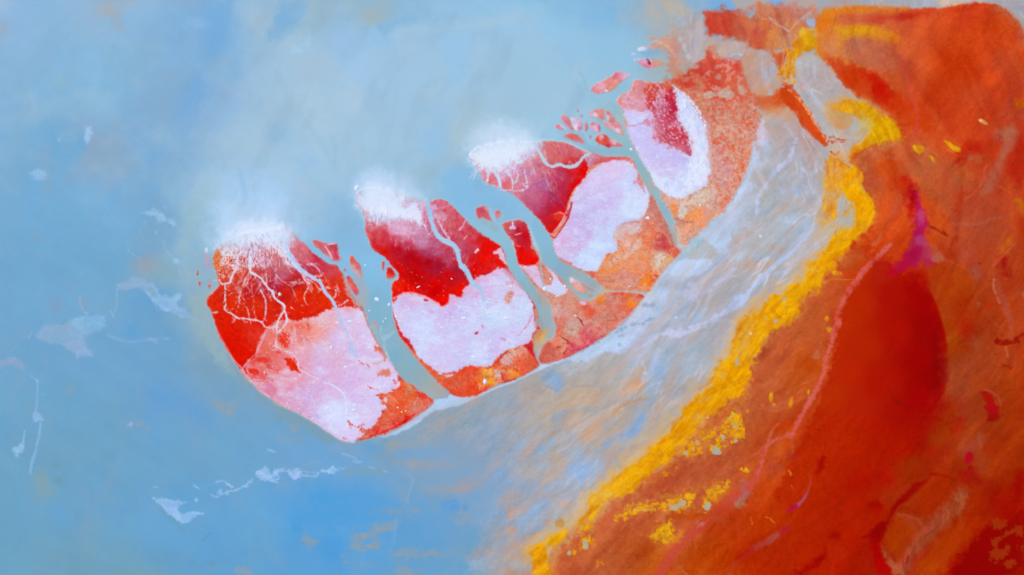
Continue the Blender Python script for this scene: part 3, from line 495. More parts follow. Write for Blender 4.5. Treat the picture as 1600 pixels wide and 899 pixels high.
area('O: 1446,440 1462,470 1471,500 1479,530 1481,575 1484,590 1477,610 1465,632 1450,652 1500,660 1530,600 1530,500 1480,430', 'O: 1470,470,#a84410 1490,540,#a04408 1490,600,#9c4420 1510,500,#a43c08 1470,640,#a03010', a=pts('O: 1460,470,1 1478,500,1 1484,530,1 1484,560,1 1486,600,1 1478,612,.9 1460,640,.3 1470,470,.8 1540,480,0 1535,560,0 1530,640,0 1520,520,0 1500,440,0'), f=3, w=1.2, own=SHORE, dz=.26)
if 0: mud('F8: 300,150 420,0 430,330 490,470 440,600 340,640 300,500 270,380', 'F8: 380,300,#a40000 400,500,#a40400 320,560,#a80c00', .85, 6)
mud('F8: 570,170 640,120 760,100 780,220 720,330 700,400 720,440 600,420 570,380', '#984028', .75, 6); mud('F8: 730,0 820,20 900,120 940,200 900,280 850,240 780,120', '#984020', .7, 6)
mud('F8: 560,440 660,420 740,470 730,580 650,600 560,480', 'F8: 680,480,#983828 600,470,#a03c14', .6, 5); mud('F8: 460,600 580,480 620,620 560,740 430,800 430,700', '#983c04', .7, 7)
area('F8: 805,400 850,380 900,430 950,520 950,580 900,610 850,600 860,560 840,480', 'F8: 840,420,#a80c04 900,500,#ac0810 900,580,#980800', a=.9, f=2.5, w=3, own=POOL)
vein('F8: 830,370 880,380 940,430 950,480', '#b04c44', 2.6, f=1.6, a=.8); vein('F8: 850,600 920,580 980,550', '#801c08', 2, f=1.6, a=.7, brk=2); vein('F8: 900,650 960,600 990,550', '#a05830', 2, f=1.5, a=.5)
vein('F8: 160,430 220,480 280,500', '#8c0c00', 4, f=2.4, a=.8, brk=2); vein('F8: 130,350 160,420', '#941004', 3, f=2, a=.6)
mud('F8: 570,640 660,620 700,660 600,700', '#aa2404', .6, 5); mud('F8: 660,760 740,720 840,690 820,800 700,895 640,850', '#a04838', .75, 5); area('F8: 700,830 740,810 730,895 680,895', '#b0082c', a=.9, f=3)
vein('F8: 800,700 790,740 810,790', '#a05840', 4, f=3, a=.7); vein('F8: 990,60 1005,130', '#a86048', 4, f=1.6, a=.85); vein('F8: 920,20 960,40 1080,10', '#8c0800', 5, f=2, a=.8, brk=2); vein('F8: 970,190 1030,210', '#8c1404', 3, f=2, a=.7, brk=2)
vein('E7: 920,850 960,860 1060,850 1120,800', '#901008', 4, f=2, a=.85, brk=3)
# magenta seep
MAG = part_of('magenta_seep', SHORE, 'wet')
area('E4: 325,690 345,540 355,590 400,680 420,760 412,895 E7: 415,20 400,120 470,260 490,300 420,312 370,290 350,335 280,330 200,370 100,392 110,350 200,270 270,180 310,60 E4: 310,860 325,780',
     'E4: 350,600,#b81060 330,680,#bc0060 390,720,#b8105c 350,850,#a80464 400,840,#b0085c E7: 350,40,#a8045c 300,130,#a81c54 330,220,#a0004c 230,280,#b40448 140,350,#b80428 430,290,#b01854 420,240,#b02c58', f=5.5, w=4, brk=4, bs=(6,9), a=.8, own=MAG, dz=.24)
dab('E4: 368,740 36,44', '#c04870', .85, 4); area('E7: 380,150 430,130 470,150 540,240 565,270 500,290 460,270 400,220', 'E7: 460,160,#b85a38 500,270,#b87068 400,200,#b03050', a=.85, f=3, brk=2)
area('E7: 320,90 400,80 420,150 340,160', '#b04878', a=.6, f=3)
mud('E7: 640,200 760,180 820,300 800,420 760,400 700,320 640,270', 'E7: 680,230,#b05040 760,380,#a06058 740,280,#ac4430', .8, 4); mud('E7: 760,170 860,150 900,200 880,330 820,360 780,260', '#b04420', .6, 5)
mud('E7: 400,310 560,290 700,310 780,440 760,520 600,560 480,540', '#ac4808', .6, 6); vein('E7: 500,290 560,262 640,300 720,340', '#b85c2c', 2, f=1.5, a=.8)
mud('E7: 560,170 660,60 640,180 600,270 560,240', '#a02c08', .7, 4); vein('E7: 430,20 480,40 560,90', '#8c2410', 2, f=1.2, a=.8)
mud('E7: 940,250 990,240 1010,330 1000,400 960,330', '#a00c0c', .85, 4); vein('E7: 900,310 960,240 1060,140', '#b45c40', 3, f=2, a=.7); vein('E7: 905,410 900,470 930,540 950,580', '#c89870', 3, f=1.3, a=.9, brk=1.5)
vein('E7: 920,430,10 960,540,14 990,630,12 1030,720,8 1030,840,4', '#a85044', 10, f=4, a=.8, brk=3); vein('E7: 780,560 840,640 900,730 960,760', '#985040', 4, f=3, a=.6, brk=2)
dab('E7: 1010,125 26,26', '#b07008', .85, 4); dab('E7: 965,195 18,12', '#b86c10', .85, 2.5); dab('E7: 1110,515 20,16', '#a87060', .8, 3); dab('E7: 785,590 26,20', '#a05c40', .7, 3); vein('E7: 795,285 805,293', '#901c0c', 3, f=1)
dab('E7: 770,870 36,30', '#9c5030', .7, 5); dab('E7: 870,595 36,8', '#b83410', .8, 2); vein('E7: 600,190 620,130', '#c06040', 2.4, f=2, a=.7)
# lower right
area('F7: 1124,215 1040,245 1000,290 950,350 890,440 880,510 820,512 740,590 670,632 750,622 760,700 780,800 790,899 G1: 170,899 110,810 75,720 65,650 110,600 150,480 200,400 300,330 400,220 440,170',
     'F7: 1080,250,#980400 940,400,#960000 830,570,#8c0000 800,700,#a40000 830,850,#b40000 G1: 400,200,#980400', a=.92, f=3, w=3, own=POOL, dz=.22)
mud('F7: 440,700 400,760 300,830 150,895 280,895 400,800', '#960000', .85, 4); mud('F7: 440,610 520,560 530,630 450,640', '#960200', .7, 4); mud('F7: 730,370 830,370 840,440 760,420', '#960000', .7, 4)
mud('F7: 370,60 420,20 400,130 340,180 360,120', '#980000', .7, 4); mud('F7: 560,230 700,130 940,150 900,240 740,260 600,280', '#ac0800', .5, 8); mud('F7: 920,60 1060,30 1124,80 1080,160 960,200', '#983400', .55, 8)
vein('G1: 440,160 540,170 610,205', '#8c1000', 4, f=2.4, a=.8)
area('G1: 640,240 735,260 700,430 560,540 450,650 330,740 290,899 165,899 200,770 320,600 430,480 560,380 620,310', 'G1: 680,300,#a46a50 640,430,#a05c40 520,420,#a85850 400,560,#a84c44 330,700,#985848 250,800,#a85048 200,880,#a06058 440,640,#8c4c38', a=.75, f=7, w=4, brk=5, bs=(8,12), mot=('#8c4028', 6, 12, .7))
area('G1: 66,650 110,720 150,780 230,840 240,899 160,899 150,840 110,800', '#a86850', a=.7, f=3, brk=3, bs=(4,4)); vein('G1: 290,760 350,640 480,560 520,520', '#7c3828', 2.4, f=1.4, a=.7, brk=2, bs=(3,3)); vein('G1: 265,810 275,760', '#901018', 3, f=1.4, a=.8)
mud('G1: 200,430 330,480 380,560 300,640 240,720 180,780 90,660 130,560', 'G1: 230,540,#a83c00 160,680,#a44000 300,500,#a84828', .85, 4); vein('G1: 200,450 330,480 370,520', '#a85c40', 4, f=3, a=.6)
mud('G1: 300,340 480,170 560,180 600,230 500,360 400,480 330,420', '#a82c00', .7, 5); mud('G1: 450,660 600,520 700,460 860,480 760,620 600,780 540,899 310,899', 'G1: 500,700,#a83c00 640,580,#a63400 380,850,#ac4400 760,520,#a42800', .85, 6)
area('G1: 860,500 900,540 1000,500 1124,420 1124,940 560,940 640,780 760,650', 'G1: 900,560,#920000 700,800,#8c0000 1000,850,#900200 1100,500,#940400', a=.9, f=6, w=5, brk=5, own=POOL)
mud('G1: 1060,160 1124,120 1124,280 1040,400 1030,280', '#940400', .8, 6); mud('G1: 640,140 680,130 740,90 800,180 860,220 780,230 680,250 640,190', 'G1: 700,110,#a80810 760,190,#94180c 660,230,#a01c08', .8, 3, brk=4)
for s in ('G1: 900,620 960,590 1060,540 1124,540 1124,600 1040,600 940,640 900,690', 'G1: 860,760 940,700 1020,670 1030,720 960,790 900,800', 'G1: 990,800 1050,770 1060,820 1010,860', 'G1: 1080,700 1124,690 1124,730 1090,720', 'G1: 860,480 1000,490 1000,540 920,560'):
    mud(s, '#a03808', .75, 2, brk=4, bs=(5,5))
area('G1: 730,0 750,0 760,60 700,100 690,60', '#a80c24', a=.9, f=3); mud('G1: 760,0 860,0 880,100 840,180 760,120', '#a04424', .7, 5)
# pink-purple streaks
for s in ('F7: 0,660,9 60,620,8 110,580,8 160,540,4', 'F5: 630,895,6 690,830,5 720,780,5 800,720,8 900,670,8 960,620,7 1060,570,9 1095,540,4'): vein(s, 'F5: 650,880,#b03c34 780,740,#b81838 880,680,#a8506c 980,620,#a86470 1060,570,#b01048', 6, f=2.4, a=.9, brk=2, bs=(3,3), own=VEIN)
vein('F7: 300,160,2 315,200,3 290,300,3 240,370,5 190,400,8 140,430,5', 'F7: 300,200,#b04030 240,360,#a05880 180,400,#b80850', 5, f=2, a=.85, own=VEIN); dab('F7: 140,48 34,8', '#a83050', .8, 2); dab('F7: 45,130 44,40', '#b84430', .7, 5)
dab('F5: 730,745 30,18 -20', '#a80410', .8, 3)
mud('F5: 500,380 700,420 900,420 1124,380 1124,700 900,895 200,895 400,700', 'F5: 700,500,#b43000 500,800,#b43c00 900,700,#ac2400 850,480,#b43800', .5, 9)
mud('F5: 200,440 500,430 470,480 300,500 200,470', '#c04404', .75, 4)
# sulphur islets on the mudflat
def sulf(s, c='#e8ac10', **k): k.setdefault('brk', 5); k.setdefault('bs', (5, 5)); k.setdefault('f', 1.8); k.setdefault('spk', (5, 4, .3, 1.5)); area(s, c, w=1.2, own=SP, mot=('#c87c10', 4, 4, .4), **k)
sulf('F2: 790,870 830,810 900,765 915,800 930,895 790,895'); sulf('F4: 1000,240 1060,180 1124,60 1124,180 1090,260 1070,300 990,330 960,290')
sulf('F4: 740,220 800,190 860,250 950,290 880,330 790,350 740,310', c='#e8a018'); sulf('F4: 350,720 400,690 520,690 640,670 740,650 800,610 870,620 850,680 760,740 680,740 580,730 480,740 420,770 330,820 270,830 280,790 340,770')
sulf('F4: 950,590 1020,560 1124,510 1124,550 1080,600 1010,650 980,720 930,740 940,660'); sulf('F4: 560,895 640,850 700,810 710,895'); sulf('F5: 160,600 200,530 240,560 250,640 200,670 80,650 90,590 130,590', c='#d8a010')
sulf('F6: 0,680 60,670 100,740 110,830 60,895 0,895 20,780'); sulf('F3: 960,640 1020,620 1080,650 1010,720 960,700'); sulf('F3: 840,730 940,700 960,740 880,760'); sulf('F3: 1080,800 1124,780 1124,820 1090,830')
sulf('F4: 100,700 180,690 120,760 140,850 100,895 0,895 0,830', c='#dc8c14'); sulf('F4: 860,110 890,130 950,150 1030,130 1020,180 960,230 900,180'); spot('F4: 650,475 26,18 30', '#f0a010', a=.9, f=1.2); sulf('F5: 735,120 780,115 780,140 745,145')
GREY = part_of('brine_pool', SHORE, 'wet')
for s in ('F4: 1000,280 1020,255 1045,285 1070,320 1030,335 990,325', 'F4: 672,715 690,690 740,690 790,655 815,690 760,720 710,745', 'F4: 935,720 960,670 990,690 975,735 950,740', 'F4: 1060,210 1075,180 1100,200 1080,235', 'F4: 785,320 800,300 830,320 810,345',
          'F3: 865,745 880,718 905,725 890,755', 'F3: 980,660 1010,640 1030,700 1005,710'):
    area(s, '#b0aea0', f=1.1, w=1, own=GREY, mot=('#98a6b4', 4, 4, .5))
for s in ('F4: 886,245 17,19', 'F4: 766,248 14,15', 'F4: 800,318 16,14', 'F6: 42,770 22,20', 'F4: 860,290 9,14', 'F6: 45,885 16,12'): spot(s, '#b4ae98', a=.95, f=1, w=.8, own=GREY)
vein('F4: 440,735 540,735 580,720', '#e0b060', 2.4, f=1.2); vein('F6: 0,730 30,695', '#c8b470', 4, f=1.5)
for s in ('F5: 110,500 150,505', 'F5: 810,480 815,520', 'F5: 910,470 960,490', 'F5: 1100,140 1100,165', 'F7: 150,130 170,160', 'F7: 170,240 180,260', 'F7: 20,490 50,520', 'F5: 5,600 15,610'): vein(s, '#dc7c28', 1.8, f=1.2, a=.8, brk=1.5)

# ================================================================== yellow sulphur band
tint('O: 1300,370 1262,405 1230,440 1195,462 1155,485 1140,520 1128,560 1105,592 1080,620 1045,655 1010,690 975,720 930,750 910,780 880,810 840,830 820,870 850,890 900,830 950,790 1040,720 1100,650 1160,590 1200,520 1250,450 1310,400', '#d8b078', .8, 6, own=None)
area('O: 828,930 831,898 828,880 831,861 841,852 864,839 884,822 905,809 916,801 920,788 917,780 935,770 953,755 981,735 998,717 1020,695 1039,678 1049,662 1071,642 1088,629 1104,607 1114,593 1118,570 1141,544 1148,529 1150,515 1160,495 1180,488 1201,468 1208,456 1218,462 1227,455 1235,440 1259,434 1263,408 1282,398 1297,387 1303,372 1316,355 1322,372 1330,360 1338,344 1334,325 1322,300 1308,290 1298,262 1298,246 1312,250 1330,262 1338,266 1342,280 1351,300 1363,312 1366,330 1359,352 1336,372 1331,387 1314,391 1300,410 1287,432 1282,442 1265,451 1252,466 1244,493 1222,515 1199,530 1193,540 1184,561 1173,582 1163,608 1141,625 1118,640 1092,659 1082,681 1062,702 1049,719 1026,738 1002,753 979,766 955,779 938,786 933,797 922,809 899,831 877,844 860,861 858,882 862,900 866,930',
     'O: 840,870,#e89a10 850,850,#e8a80c 900,820,#eaa410 930,790,#ecae20 960,765,#eaac20 990,745,#eca80c 1020,715,#efa806 1050,690,#f0a804 1060,670,#e49a06 1080,660,#f4b000 1100,635,#e8a008 1110,610,#dc9408 1130,600,#efa604 1150,580,#f4ac00 1130,570,#e8a414 1160,560,#e8a210 1170,530,#e8ac38 1160,510,#e0a030 1180,540,#f0a400 1200,500,#eca408 1220,480,#efa800 1210,470,#e29c00 1240,470,#e8a000 1240,450,#e4a208 1270,430,#e6a000 1290,405,#e69a00 1280,420,#e4a020 1310,370,#e4a008 1340,350,#e8a400 1350,330,#f0a400 1340,300,#efa400 1320,265,#eea008 1305,255,#e88c10',
     f=5.5, w=4, brk=8, bs=(34, 34), own=SULF, dz=.32, cw=9, mot=('#dc9008', 15, 11, .6, -.2))
def yel(s, c, a=.8, f=2, **k): k.setdefault('brk', 3); k.setdefault('bs', (4, 4)); area(s, c, a=a, f=f, w=2, **k)
for s in ('F2: 880,330 940,230 980,220 960,300 920,400 870,400', 'F2: 730,490 800,460 830,490 770,540', 'F2: 600,690 660,640 720,650 640,710', 'F2: 540,820 620,765 640,790 560,860', 'F4: 860,60 920,20 930,50 870,90', 'F4: 130,620 260,600 300,630 200,660 110,670',
          'F4: 300,540 370,510 380,530 320,550', 'F2: 980,330 1010,340 1000,370 980,360', 'E6: 190,740 230,700 240,760 200,790', 'E6: 320,580 370,580 380,660 350,690 330,620', 'E3: 620,380 690,390 690,430 620,420', 'E3: 690,500 740,490 740,530 700,520',
          'E6: 520,350 570,340 580,400 530,410', 'E6: 60,820 130,830 100,890 50,895', 'F3: 1030,370 1124,365 1080,385 1030,395'):
    yel(s, '#e4b458', .6, 4)
for s in ('F2: 840,560 870,530 900,515 890,560 850,590', 'F2: 600,600 700,540 740,470 760,430 720,540 660,600', 'F4: 690,100 730,70 800,30 740,110 700,160', 'F4: 600,330 640,320 620,370', 'F2: 900,120 950,60 960,90 920,180 880,200', 'E6: 250,640 300,720 400,760 380,790 280,720', 'F3: 780,500 830,480 860,520 800,560', 'F3: 1040,390 1080,400 1040,460 1000,500'):
    yel(s, '#cc7c10', .6, 2)
for s in ('F2: 897,400 11,36 10', 'E6: 352,600 18,16', 'E6: 287,757 17,17'): spot(s, '#a8b0bc', a=.95, f=1.6, w=1, own=GREY)
for s in ('F2: 995,190 8', 'E6: 107,850 10', 'F4: 965,62 6', 'F2: 683,810 6', 'E3: 830,795 8'):
    t = s.split(); spot('%s %s %s,%s' % (t[0], t[1], t[2], t[2]), '#f4d4a0', a=.9, f=.8, w=.5)
# orange-yellow bank west of the band in the north
yel('E3: 500,340 570,330 640,380 650,480 640,560 600,650 600,760 520,800 470,830 490,720 505,560', 'E3: 540,400,#e09c58 560,500,#e8a030 540,600,#d8a868 560,700,#e89830 530,780,#d0a880', .9, 3, own=SULF)
yel('E3: 620,480 700,560 760,620 860,620 870,720 840,820 740,895 640,895 570,895 600,850 650,820 700,860 740,740 700,640 640,720 660,740 690,700', 'E3: 800,700,#f0a400 680,520,#f0a400 800,830,#e8a010 640,860,#e4a010', .9, 2.5, own=SULF)
yel('E3: 600,600 690,610 740,700 720,800 640,830 600,880 540,870 590,790 650,700 640,640', '#b8b2a8', .9, 3.5, brk=4)
vein('E3: 640,740 680,710 700,670', '#eca018', 3, f=2, a=.85)
tint('E6: 600,0 760,0 780,70 700,120 640,180 560,230 520,300 560,120', '#c8ae90', .7, 5); dab('E6: 580,210 16,16', '#b8c0e0', .8, 3)
tint('E6: 240,520 380,480 500,430 540,300 500,320 440,380 320,460 200,510 100,640 40,720 160,660', '#d8b080', .6, 4)
vein('E3: 770,560 800,640', '#e08c10', 3, f=2)

# ================================================================== upper right corner: mixed crusts
RM = SHORE
area('C7: 0,120 100,100 200,100 260,280 275,440 210,560 80,635 -60,620 -70,400 -80,250', 'C7: 60,200,#a8a8b0 100,300,#b0a2a2 180,300,#a8a8aa 220,200,#b8a89c 60,450,#b4a09a 150,500,#b8a498 20,550,#b49c98 -40,350,#b8a098', a=.8, f=9, w=6, brk=5, bs=(12,12), own=SHAL, mot=('#c0a090', 10, 8, .5))
area('C7: 30,-30 470,-30 500,50 620,110 600,135 480,122 350,82 210,84 100,90 0,60', 'C7: 200,30,#88b2d8 350,60,#78aee0 100,60,#a8b4b8 560,110,#80acd8', a=.9, f=4, w=3)
dab('C7: 30,170 60,40', '#88b4dc', .7, 6); area('C7: 470,-20 640,-20 820,-20 800,40 640,80 620,120 540,100 490,50', '#b4aaa6', a=.9, f=5, w=4); area('C7: 800,-30 960,-30 940,50 860,70 810,40', '#78b0e6', a=.9, f=3.5, w=2)
area('C7: 950,-20 1124,-20 1124,40 1000,60 940,60', '#b8a098', a=.9, f=4); area('D3: 910,-10 1124,-10 1124,60 1000,80 950,40', 'D3: 950,30,#c8b49c 1020,40,#b8b2a0 1060,10,#84b0d8 1000,70,#b4b8ac', a=.7, f=5, w=4)
area('E1: 180,-30 1124,-30 1200,10 1400,20 1124,50 1000,50 800,36 600,40 440,60 300,60 220,70', 'E1: 250,20,#b8a4a0 400,30,#bca49c 500,20,#a8a4ac 640,20,#b09c98 900,10,#aca6aa 1060,20,#a4a6b2 1000,0,#b0a4a0', a=.85, f=4, w=3)
area('E2: 0,-30 1240,-30 1240,330 1124,200 1100,150 1040,80 900,20 800,10 680,20 560,50 300,60 0,50', 'E2: 300,20,#a4a8b2 600,10,#c8b8b0 560,40,#dcb8a0 100,30,#a8a6ac 1000,20,#a8a2aa 1100,80,#9ea0ac 1120,180,#a8a098 460,15,#a8b0bc', a=.93, f=3, w=2.5, own=SHAL, brk=2)
vein('E2: 480,0 540,30 600,40 640,30', '#e8b070', 3, f=2, a=.7, brk=2)
def rd(s, c, a=.92, f=2.5, **k): f = f*1.9 if f > 2 else f; k.setdefault('w', 4); k['brk'] = max(k.get('brk', 0), 4); k.setdefault('bs', (12, 9)); k.setdefault('cw', 6); k.setdefault('own', RM); k.setdefault('dz', .28); area(s, c, a=a, f=f, **k)
rd('C7: 215,90 330,78 440,108 640,140 640,60 720,20 820,50 940,80 1124,60 1240,60 1240,200 1124,300 1050,420 840,470 720,440 600,400 470,345 340,330 270,290 240,180',
   'C7: 350,240,#cc3220 280,140,#d05434 450,200,#cc5238 560,250,#c46450 600,180,#d08850 700,80,#cc8060 760,60,#cc8868 680,130,#cc7c60 760,200,#dc7424 700,290,#cc5440 720,370,#c85030 800,340,#d09058 860,280,#d88c38 820,200,#cc7058 930,260,#cc785c 900,380,#c88c78 960,340,#bc9490 1000,130,#cc7860 1080,100,#c86c5c 1160,100,#b8a098 1060,220,#cc705c 980,200,#d08858', f=3)
rd('C7: 0,650 100,610 200,560 215,500 270,440 290,380 330,400 400,540 540,500 560,600 600,700 660,800 760,850 900,780 940,700 1000,740 1100,900 700,960 460,960 200,960 100,840 60,780 -70,740 -140,712 -60,690',
   'C7: 180,680,#cc2620 80,690,#cc3c24 280,560,#dc6450 300,440,#d0603c 380,600,#de4a2c 480,560,#dc5044 250,790,#c82630 340,800,#d86040 100,790,#c0988c 440,700,#d85030 560,720,#d07858 640,850,#cc7058 800,880,#d4602c 980,800,#d4501c 200,860,#dc6c50 400,880,#dc6044 -60,715,#d0502c 560,880,#d46048', f=3)
def lump(s, c, **k): rd(s, c, a=.92, f=2.5, own=SHAL, brk=2, **k)
lump('C7: 325,480 360,420 450,360 600,370 590,470 540,520 430,545 360,520', 'C7: 360,470,#c8a080 480,400,#bca29c 540,450,#b8a4a4'); vein('C7: 425,545,5 480,470,4 560,485,3', '#bcbccc', 3, f=1.5); vein('C7: 640,250 610,340 595,460 560,540', '#cc8c78', 2.4, f=1.4)
lump('C7: 380,790 440,778 495,830 430,868 390,845', '#c8a894'); vein('C7: 530,740,7 560,800,6 590,850,3', '#b8a090', 6, f=2); lump('C7: 150,760 200,750 260,800 230,840 170,810', '#c8a094'); lump('C7: 0,750 80,745 120,830 140,900 40,900', '#c09890')
lump('C7: 560,540 600,480 660,450 780,470 840,520 870,620 930,690 900,770 820,830 740,845 650,800 600,700', 'C7: 620,500,#c8987c 700,560,#bca8a4 780,640,#a8a8b8 740,780,#cc9c78 860,720,#c09c8c 640,680,#c8967c')
for s in ('C7: 320,610 26,14 -50', 'C7: 460,590 26,14 40', 'C7: 345,710 30,16 -60', 'C7: 300,640 20,14', 'C7: 500,680 20,10 30', 'C7: 240,710 14,20'): spot(s, '#e090a0', a=.85, f=1.4, w=1.5)
vein('C7: 560,570 570,640', '#d89058', 4, f=2, a=.8)
rd('C7: 820,465 980,415 970,520 940,590 950,720 860,640 870,560', 'C7: 880,500,#d45428 930,640,#dc7020 950,450,#cc6040')
rd('C7: 850,620 920,600 960,680 900,690 840,660', '#e07c08', f=1.6)
rd('E1: 290,280 340,205 430,195 450,300 440,385 330,412 290,440 300,560 300,620 270,600 262,500 255,600 230,590 235,500 200,590 150,565 150,520 190,510 250,430 255,380', 'E1: 390,280,#dca008 330,340,#d88410 380,360,#dc9800 370,230,#dca848 265,440,#e08810 180,550,#e07c08 290,580,#e09000', f=1.8, own=SULF)
vein('E1: 215,560 215,470 240,400', '#d8a888', 4, f=1.6, a=.8); vein('E1: 265,640 275,560 272,440', '#d8c0a0', 2.4, f=1.2, a=.8); vein('E1: 215,600 235,690', '#d85828', 5, f=1.5)
GREYF = SHAL
area('E1: 285,460 330,412 430,385 455,460 530,470 590,560 680,660 760,720 820,745 700,745 560,760 520,800 560,899 E3: 560,0 640,100 700,120 800,70 850,60 840,130 760,200 720,230 700,260 690,330 600,330 560,290 480,180 450,70 410,0 E1: 440,899 380,800 340,700 270,660 250,640 310,600',
     'E1: 330,500,#b0b4b8 360,580,#b4a4a4 440,560,#aca8ac 540,600,#b0a8b0 650,680,#b4a4a4 400,700,#a8acb0 480,760,#b8a898 460,880,#b4b0b4 E3: 470,60,#a8b0b8 520,140,#b4b4b0 620,160,#c4ac9c 720,120,#bca898 800,100,#c0a870 620,250,#ccb098 640,320,#dca878 740,190,#c0aca0', a=.95, f=3, w=3, own=GREYF, brk=3, bs=(9,9), dz=.15, mot=('#c0aaa0', 12, 9, .45, -.1))
vein('E1: 290,450 390,480 450,500', '#c8c4c8', 2.6, f=1.5); spot('E1: 345,635 32,26', '#d88c60', a=.85, f=2.5, brk=2); spot('E1: 560,550 20,34', '#d49858', a=.8, f=3, brk=2)
area('E1: 540,790 620,740 700,728 800,740 880,820 950,880 E3: 960,10 1040,80 1075,150 1000,190 860,220 790,265 720,270 690,330 690,290 740,230 810,160 850,90 800,40 700,0', 'E1: 700,770,#dc9c18 780,800,#e0a400 880,870,#dc9c08 600,790,#d8a050 700,850,#c4a878 E3: 900,60,#d8a008 960,110,#d8a400 1040,150,#d89c10 820,200,#dca008 880,150,#dca408 760,240,#e89008 720,300,#e88c08 820,100,#c8a850',
     f=2, w=2, own=SULF, brk=3, dz=.3, mot=('#cc8c08', 8, 8, .35))
area('E3: 540,20 620,0 720,10 700,80 620,105 560,70', 'E3: 620,20,#d88c28 580,60,#c89868 680,60,#cc9464', a=.8, f=3)
for s in ('E3: 597,45 7,8', 'E3: 672,35 6,7', 'E3: 735,20 6,7', 'E1: 740,842 7,8', 'E3: 885,288 10,12'): spot(s, '#f4a860', a=.95, f=.9, w=.4)
area('E3: 840,290 880,260 960,300 1050,310 1040,330 960,320 920,350 870,330', '#d08058', a=.6, f=2, brk=3); area('E3: 860,220 1000,190 1060,180 1060,230 940,250 870,260', '#b87858', a=.6, f=4)
rd('E1: 200,610 240,598 300,680 360,770 400,830 445,899 E3: 410,0 445,75 490,145 535,195 528,240 450,195 400,130 340,60 300,0 E1: 300,820 200,750', 'E1: 220,650,#d05430 280,740,#d05434 360,820,#d84a14 E3: 360,20,#d85830 420,90,#dc4010 480,160,#dc4818 380,100,#cc6c50', f=1.6, w=1.2)
for s in ('E1: 225,690 238,695', 'E1: 262,735 290,755 320,780', 'E1: 290,700 330,750 345,770', 'E1: 365,800 380,818', 'E1: 150,565 165,515', 'E1: 200,580 230,600'): vein(s, '#f8a468', 2, f=.8, brk=1.5, bs=(2,2))
DEND = part_of('red_dendrite', SHORE, 'mud')
for s in ('E3: 530,192 580,188 640,205 655,185', 'E3: 545,165 570,155 600,175', 'E3: 600,175 650,185 680,178', 'E3: 560,210 580,190', 'E3: 555,270 590,300 610,265', 'E3: 600,320 640,350 690,380', 'E3: 640,330 620,370'): vein(s, '#d04818', 2, f=.8, brk=1.4, bs=(2,2), own=DEND)
area('E3: 540,300 600,280 680,340 700,380 640,370 560,360', '#d89a48', a=.6, f=2, brk=4, bs=(3,3))
area('E1: 370,150 400,128 445,145 438,205 385,185', '#a0b4d8', f=1.6); vein('E1: 105,130,4 150,170,5 190,195,4 250,235,2', '#d4c8bc', 4, f=1.2); vein('E1: 250,235,2 290,180,2 320,150,2.4 370,120,4 400,80,4 440,45,3', '#d8a888', 2, f=1); vein('E1: 320,150,4 360,130,4 390,90,4', '#b4acb8', 4, f=2, a=.8); vein('E1: 230,125 260,140 300,155', '#dc9c60', 1.6, f=1)
vein('E1: 55,140 95,142', '#f0a870', 2, f=1); vein('E1: 60,260 90,200 110,160', '#b84c40', 3, f=2, a=.6)
area('E1: 240,40 400,60 380,100 300,130 200,90', 'E1: 300,90,#cc7c6c 360,80,#c47464', a=.7, f=4)
# north fringe of orange fingers in the water
FING = owner('orange_mud_spit', label='orange mud spit with frayed fingers reaching west into the pale water', category='mud bank', mat='crust')
area('C2: 640,215 740,205 860,220 930,215 960,300 900,360 900,460 950,520 1000,520 900,590 780,620 700,610 780,590 850,560 800,480 790,400 830,360 720,310 640,290 720,260', 'C2: 700,220,#c8a090 780,270,#d89a80 860,240,#c89484 880,330,#cc8c80 840,430,#d08c78 880,520,#c88c70 820,480,#c09080 780,600,#c8a094 930,240,#b8b0b4 940,350,#b49c90', a=.85, f=4, w=3.5, brk=6, bs=(14, 4), own=FING, dz=.15)
area('C2: 535,320 570,295 640,300 700,290 740,280 700,340 620,345 560,340', 'C2: 570,320,#d4dcf8 650,315,#d0a8a8 720,300,#d09c8c', f=1.2, w=1, own=FING, dz=.15)
area('C2: 530,440 560,410 640,390 700,415 790,430 770,470 680,480 600,478', 'C2: 560,430,#dc98b4 610,420,#d8a8c8 600,460,#dc7890 680,440,#d8988c 760,450,#d09c8c', f=1.1, w=1, own=FING, dz=.15, brk=1.5)
vein('C2: 625,400 640,420 645,445', '#9c2c4c', 4, f=1); vein('C2: 610,400 640,395 660,430', '#f0c8d8', 1.6, f=.8)
for s in ('C2: 505,362 18,10', 'C2: 545,405 20,8', 'C2: 515,412 8,8'): spot(s, '#c4d0f0', a=.9, f=1)
tint('C2: 600,570 700,560 820,590 760,620 660,610', '#a8b4bc', .7, 4); tint('C2: 600,350 780,330 800,380 620,390', '#84b4d4', .8, 3)

# ================================================================== THE SALT ISLANDS
ZI = .45
def island(key, label, category='salt island', group=None): THINGS[key] = dict(label=label, category=category, group=group, name='salt_island' if category == 'salt island' else 'mud_islet')
def part(name, key, mat, **k): return owner(name, thing=key, mat=mat, **k)
# fans of white salt that the water has washed over the north ends
def fan(s, core, own=None, hi='#b4d8f8'):
    area(s, hi, a=.85, f=16, w=8)
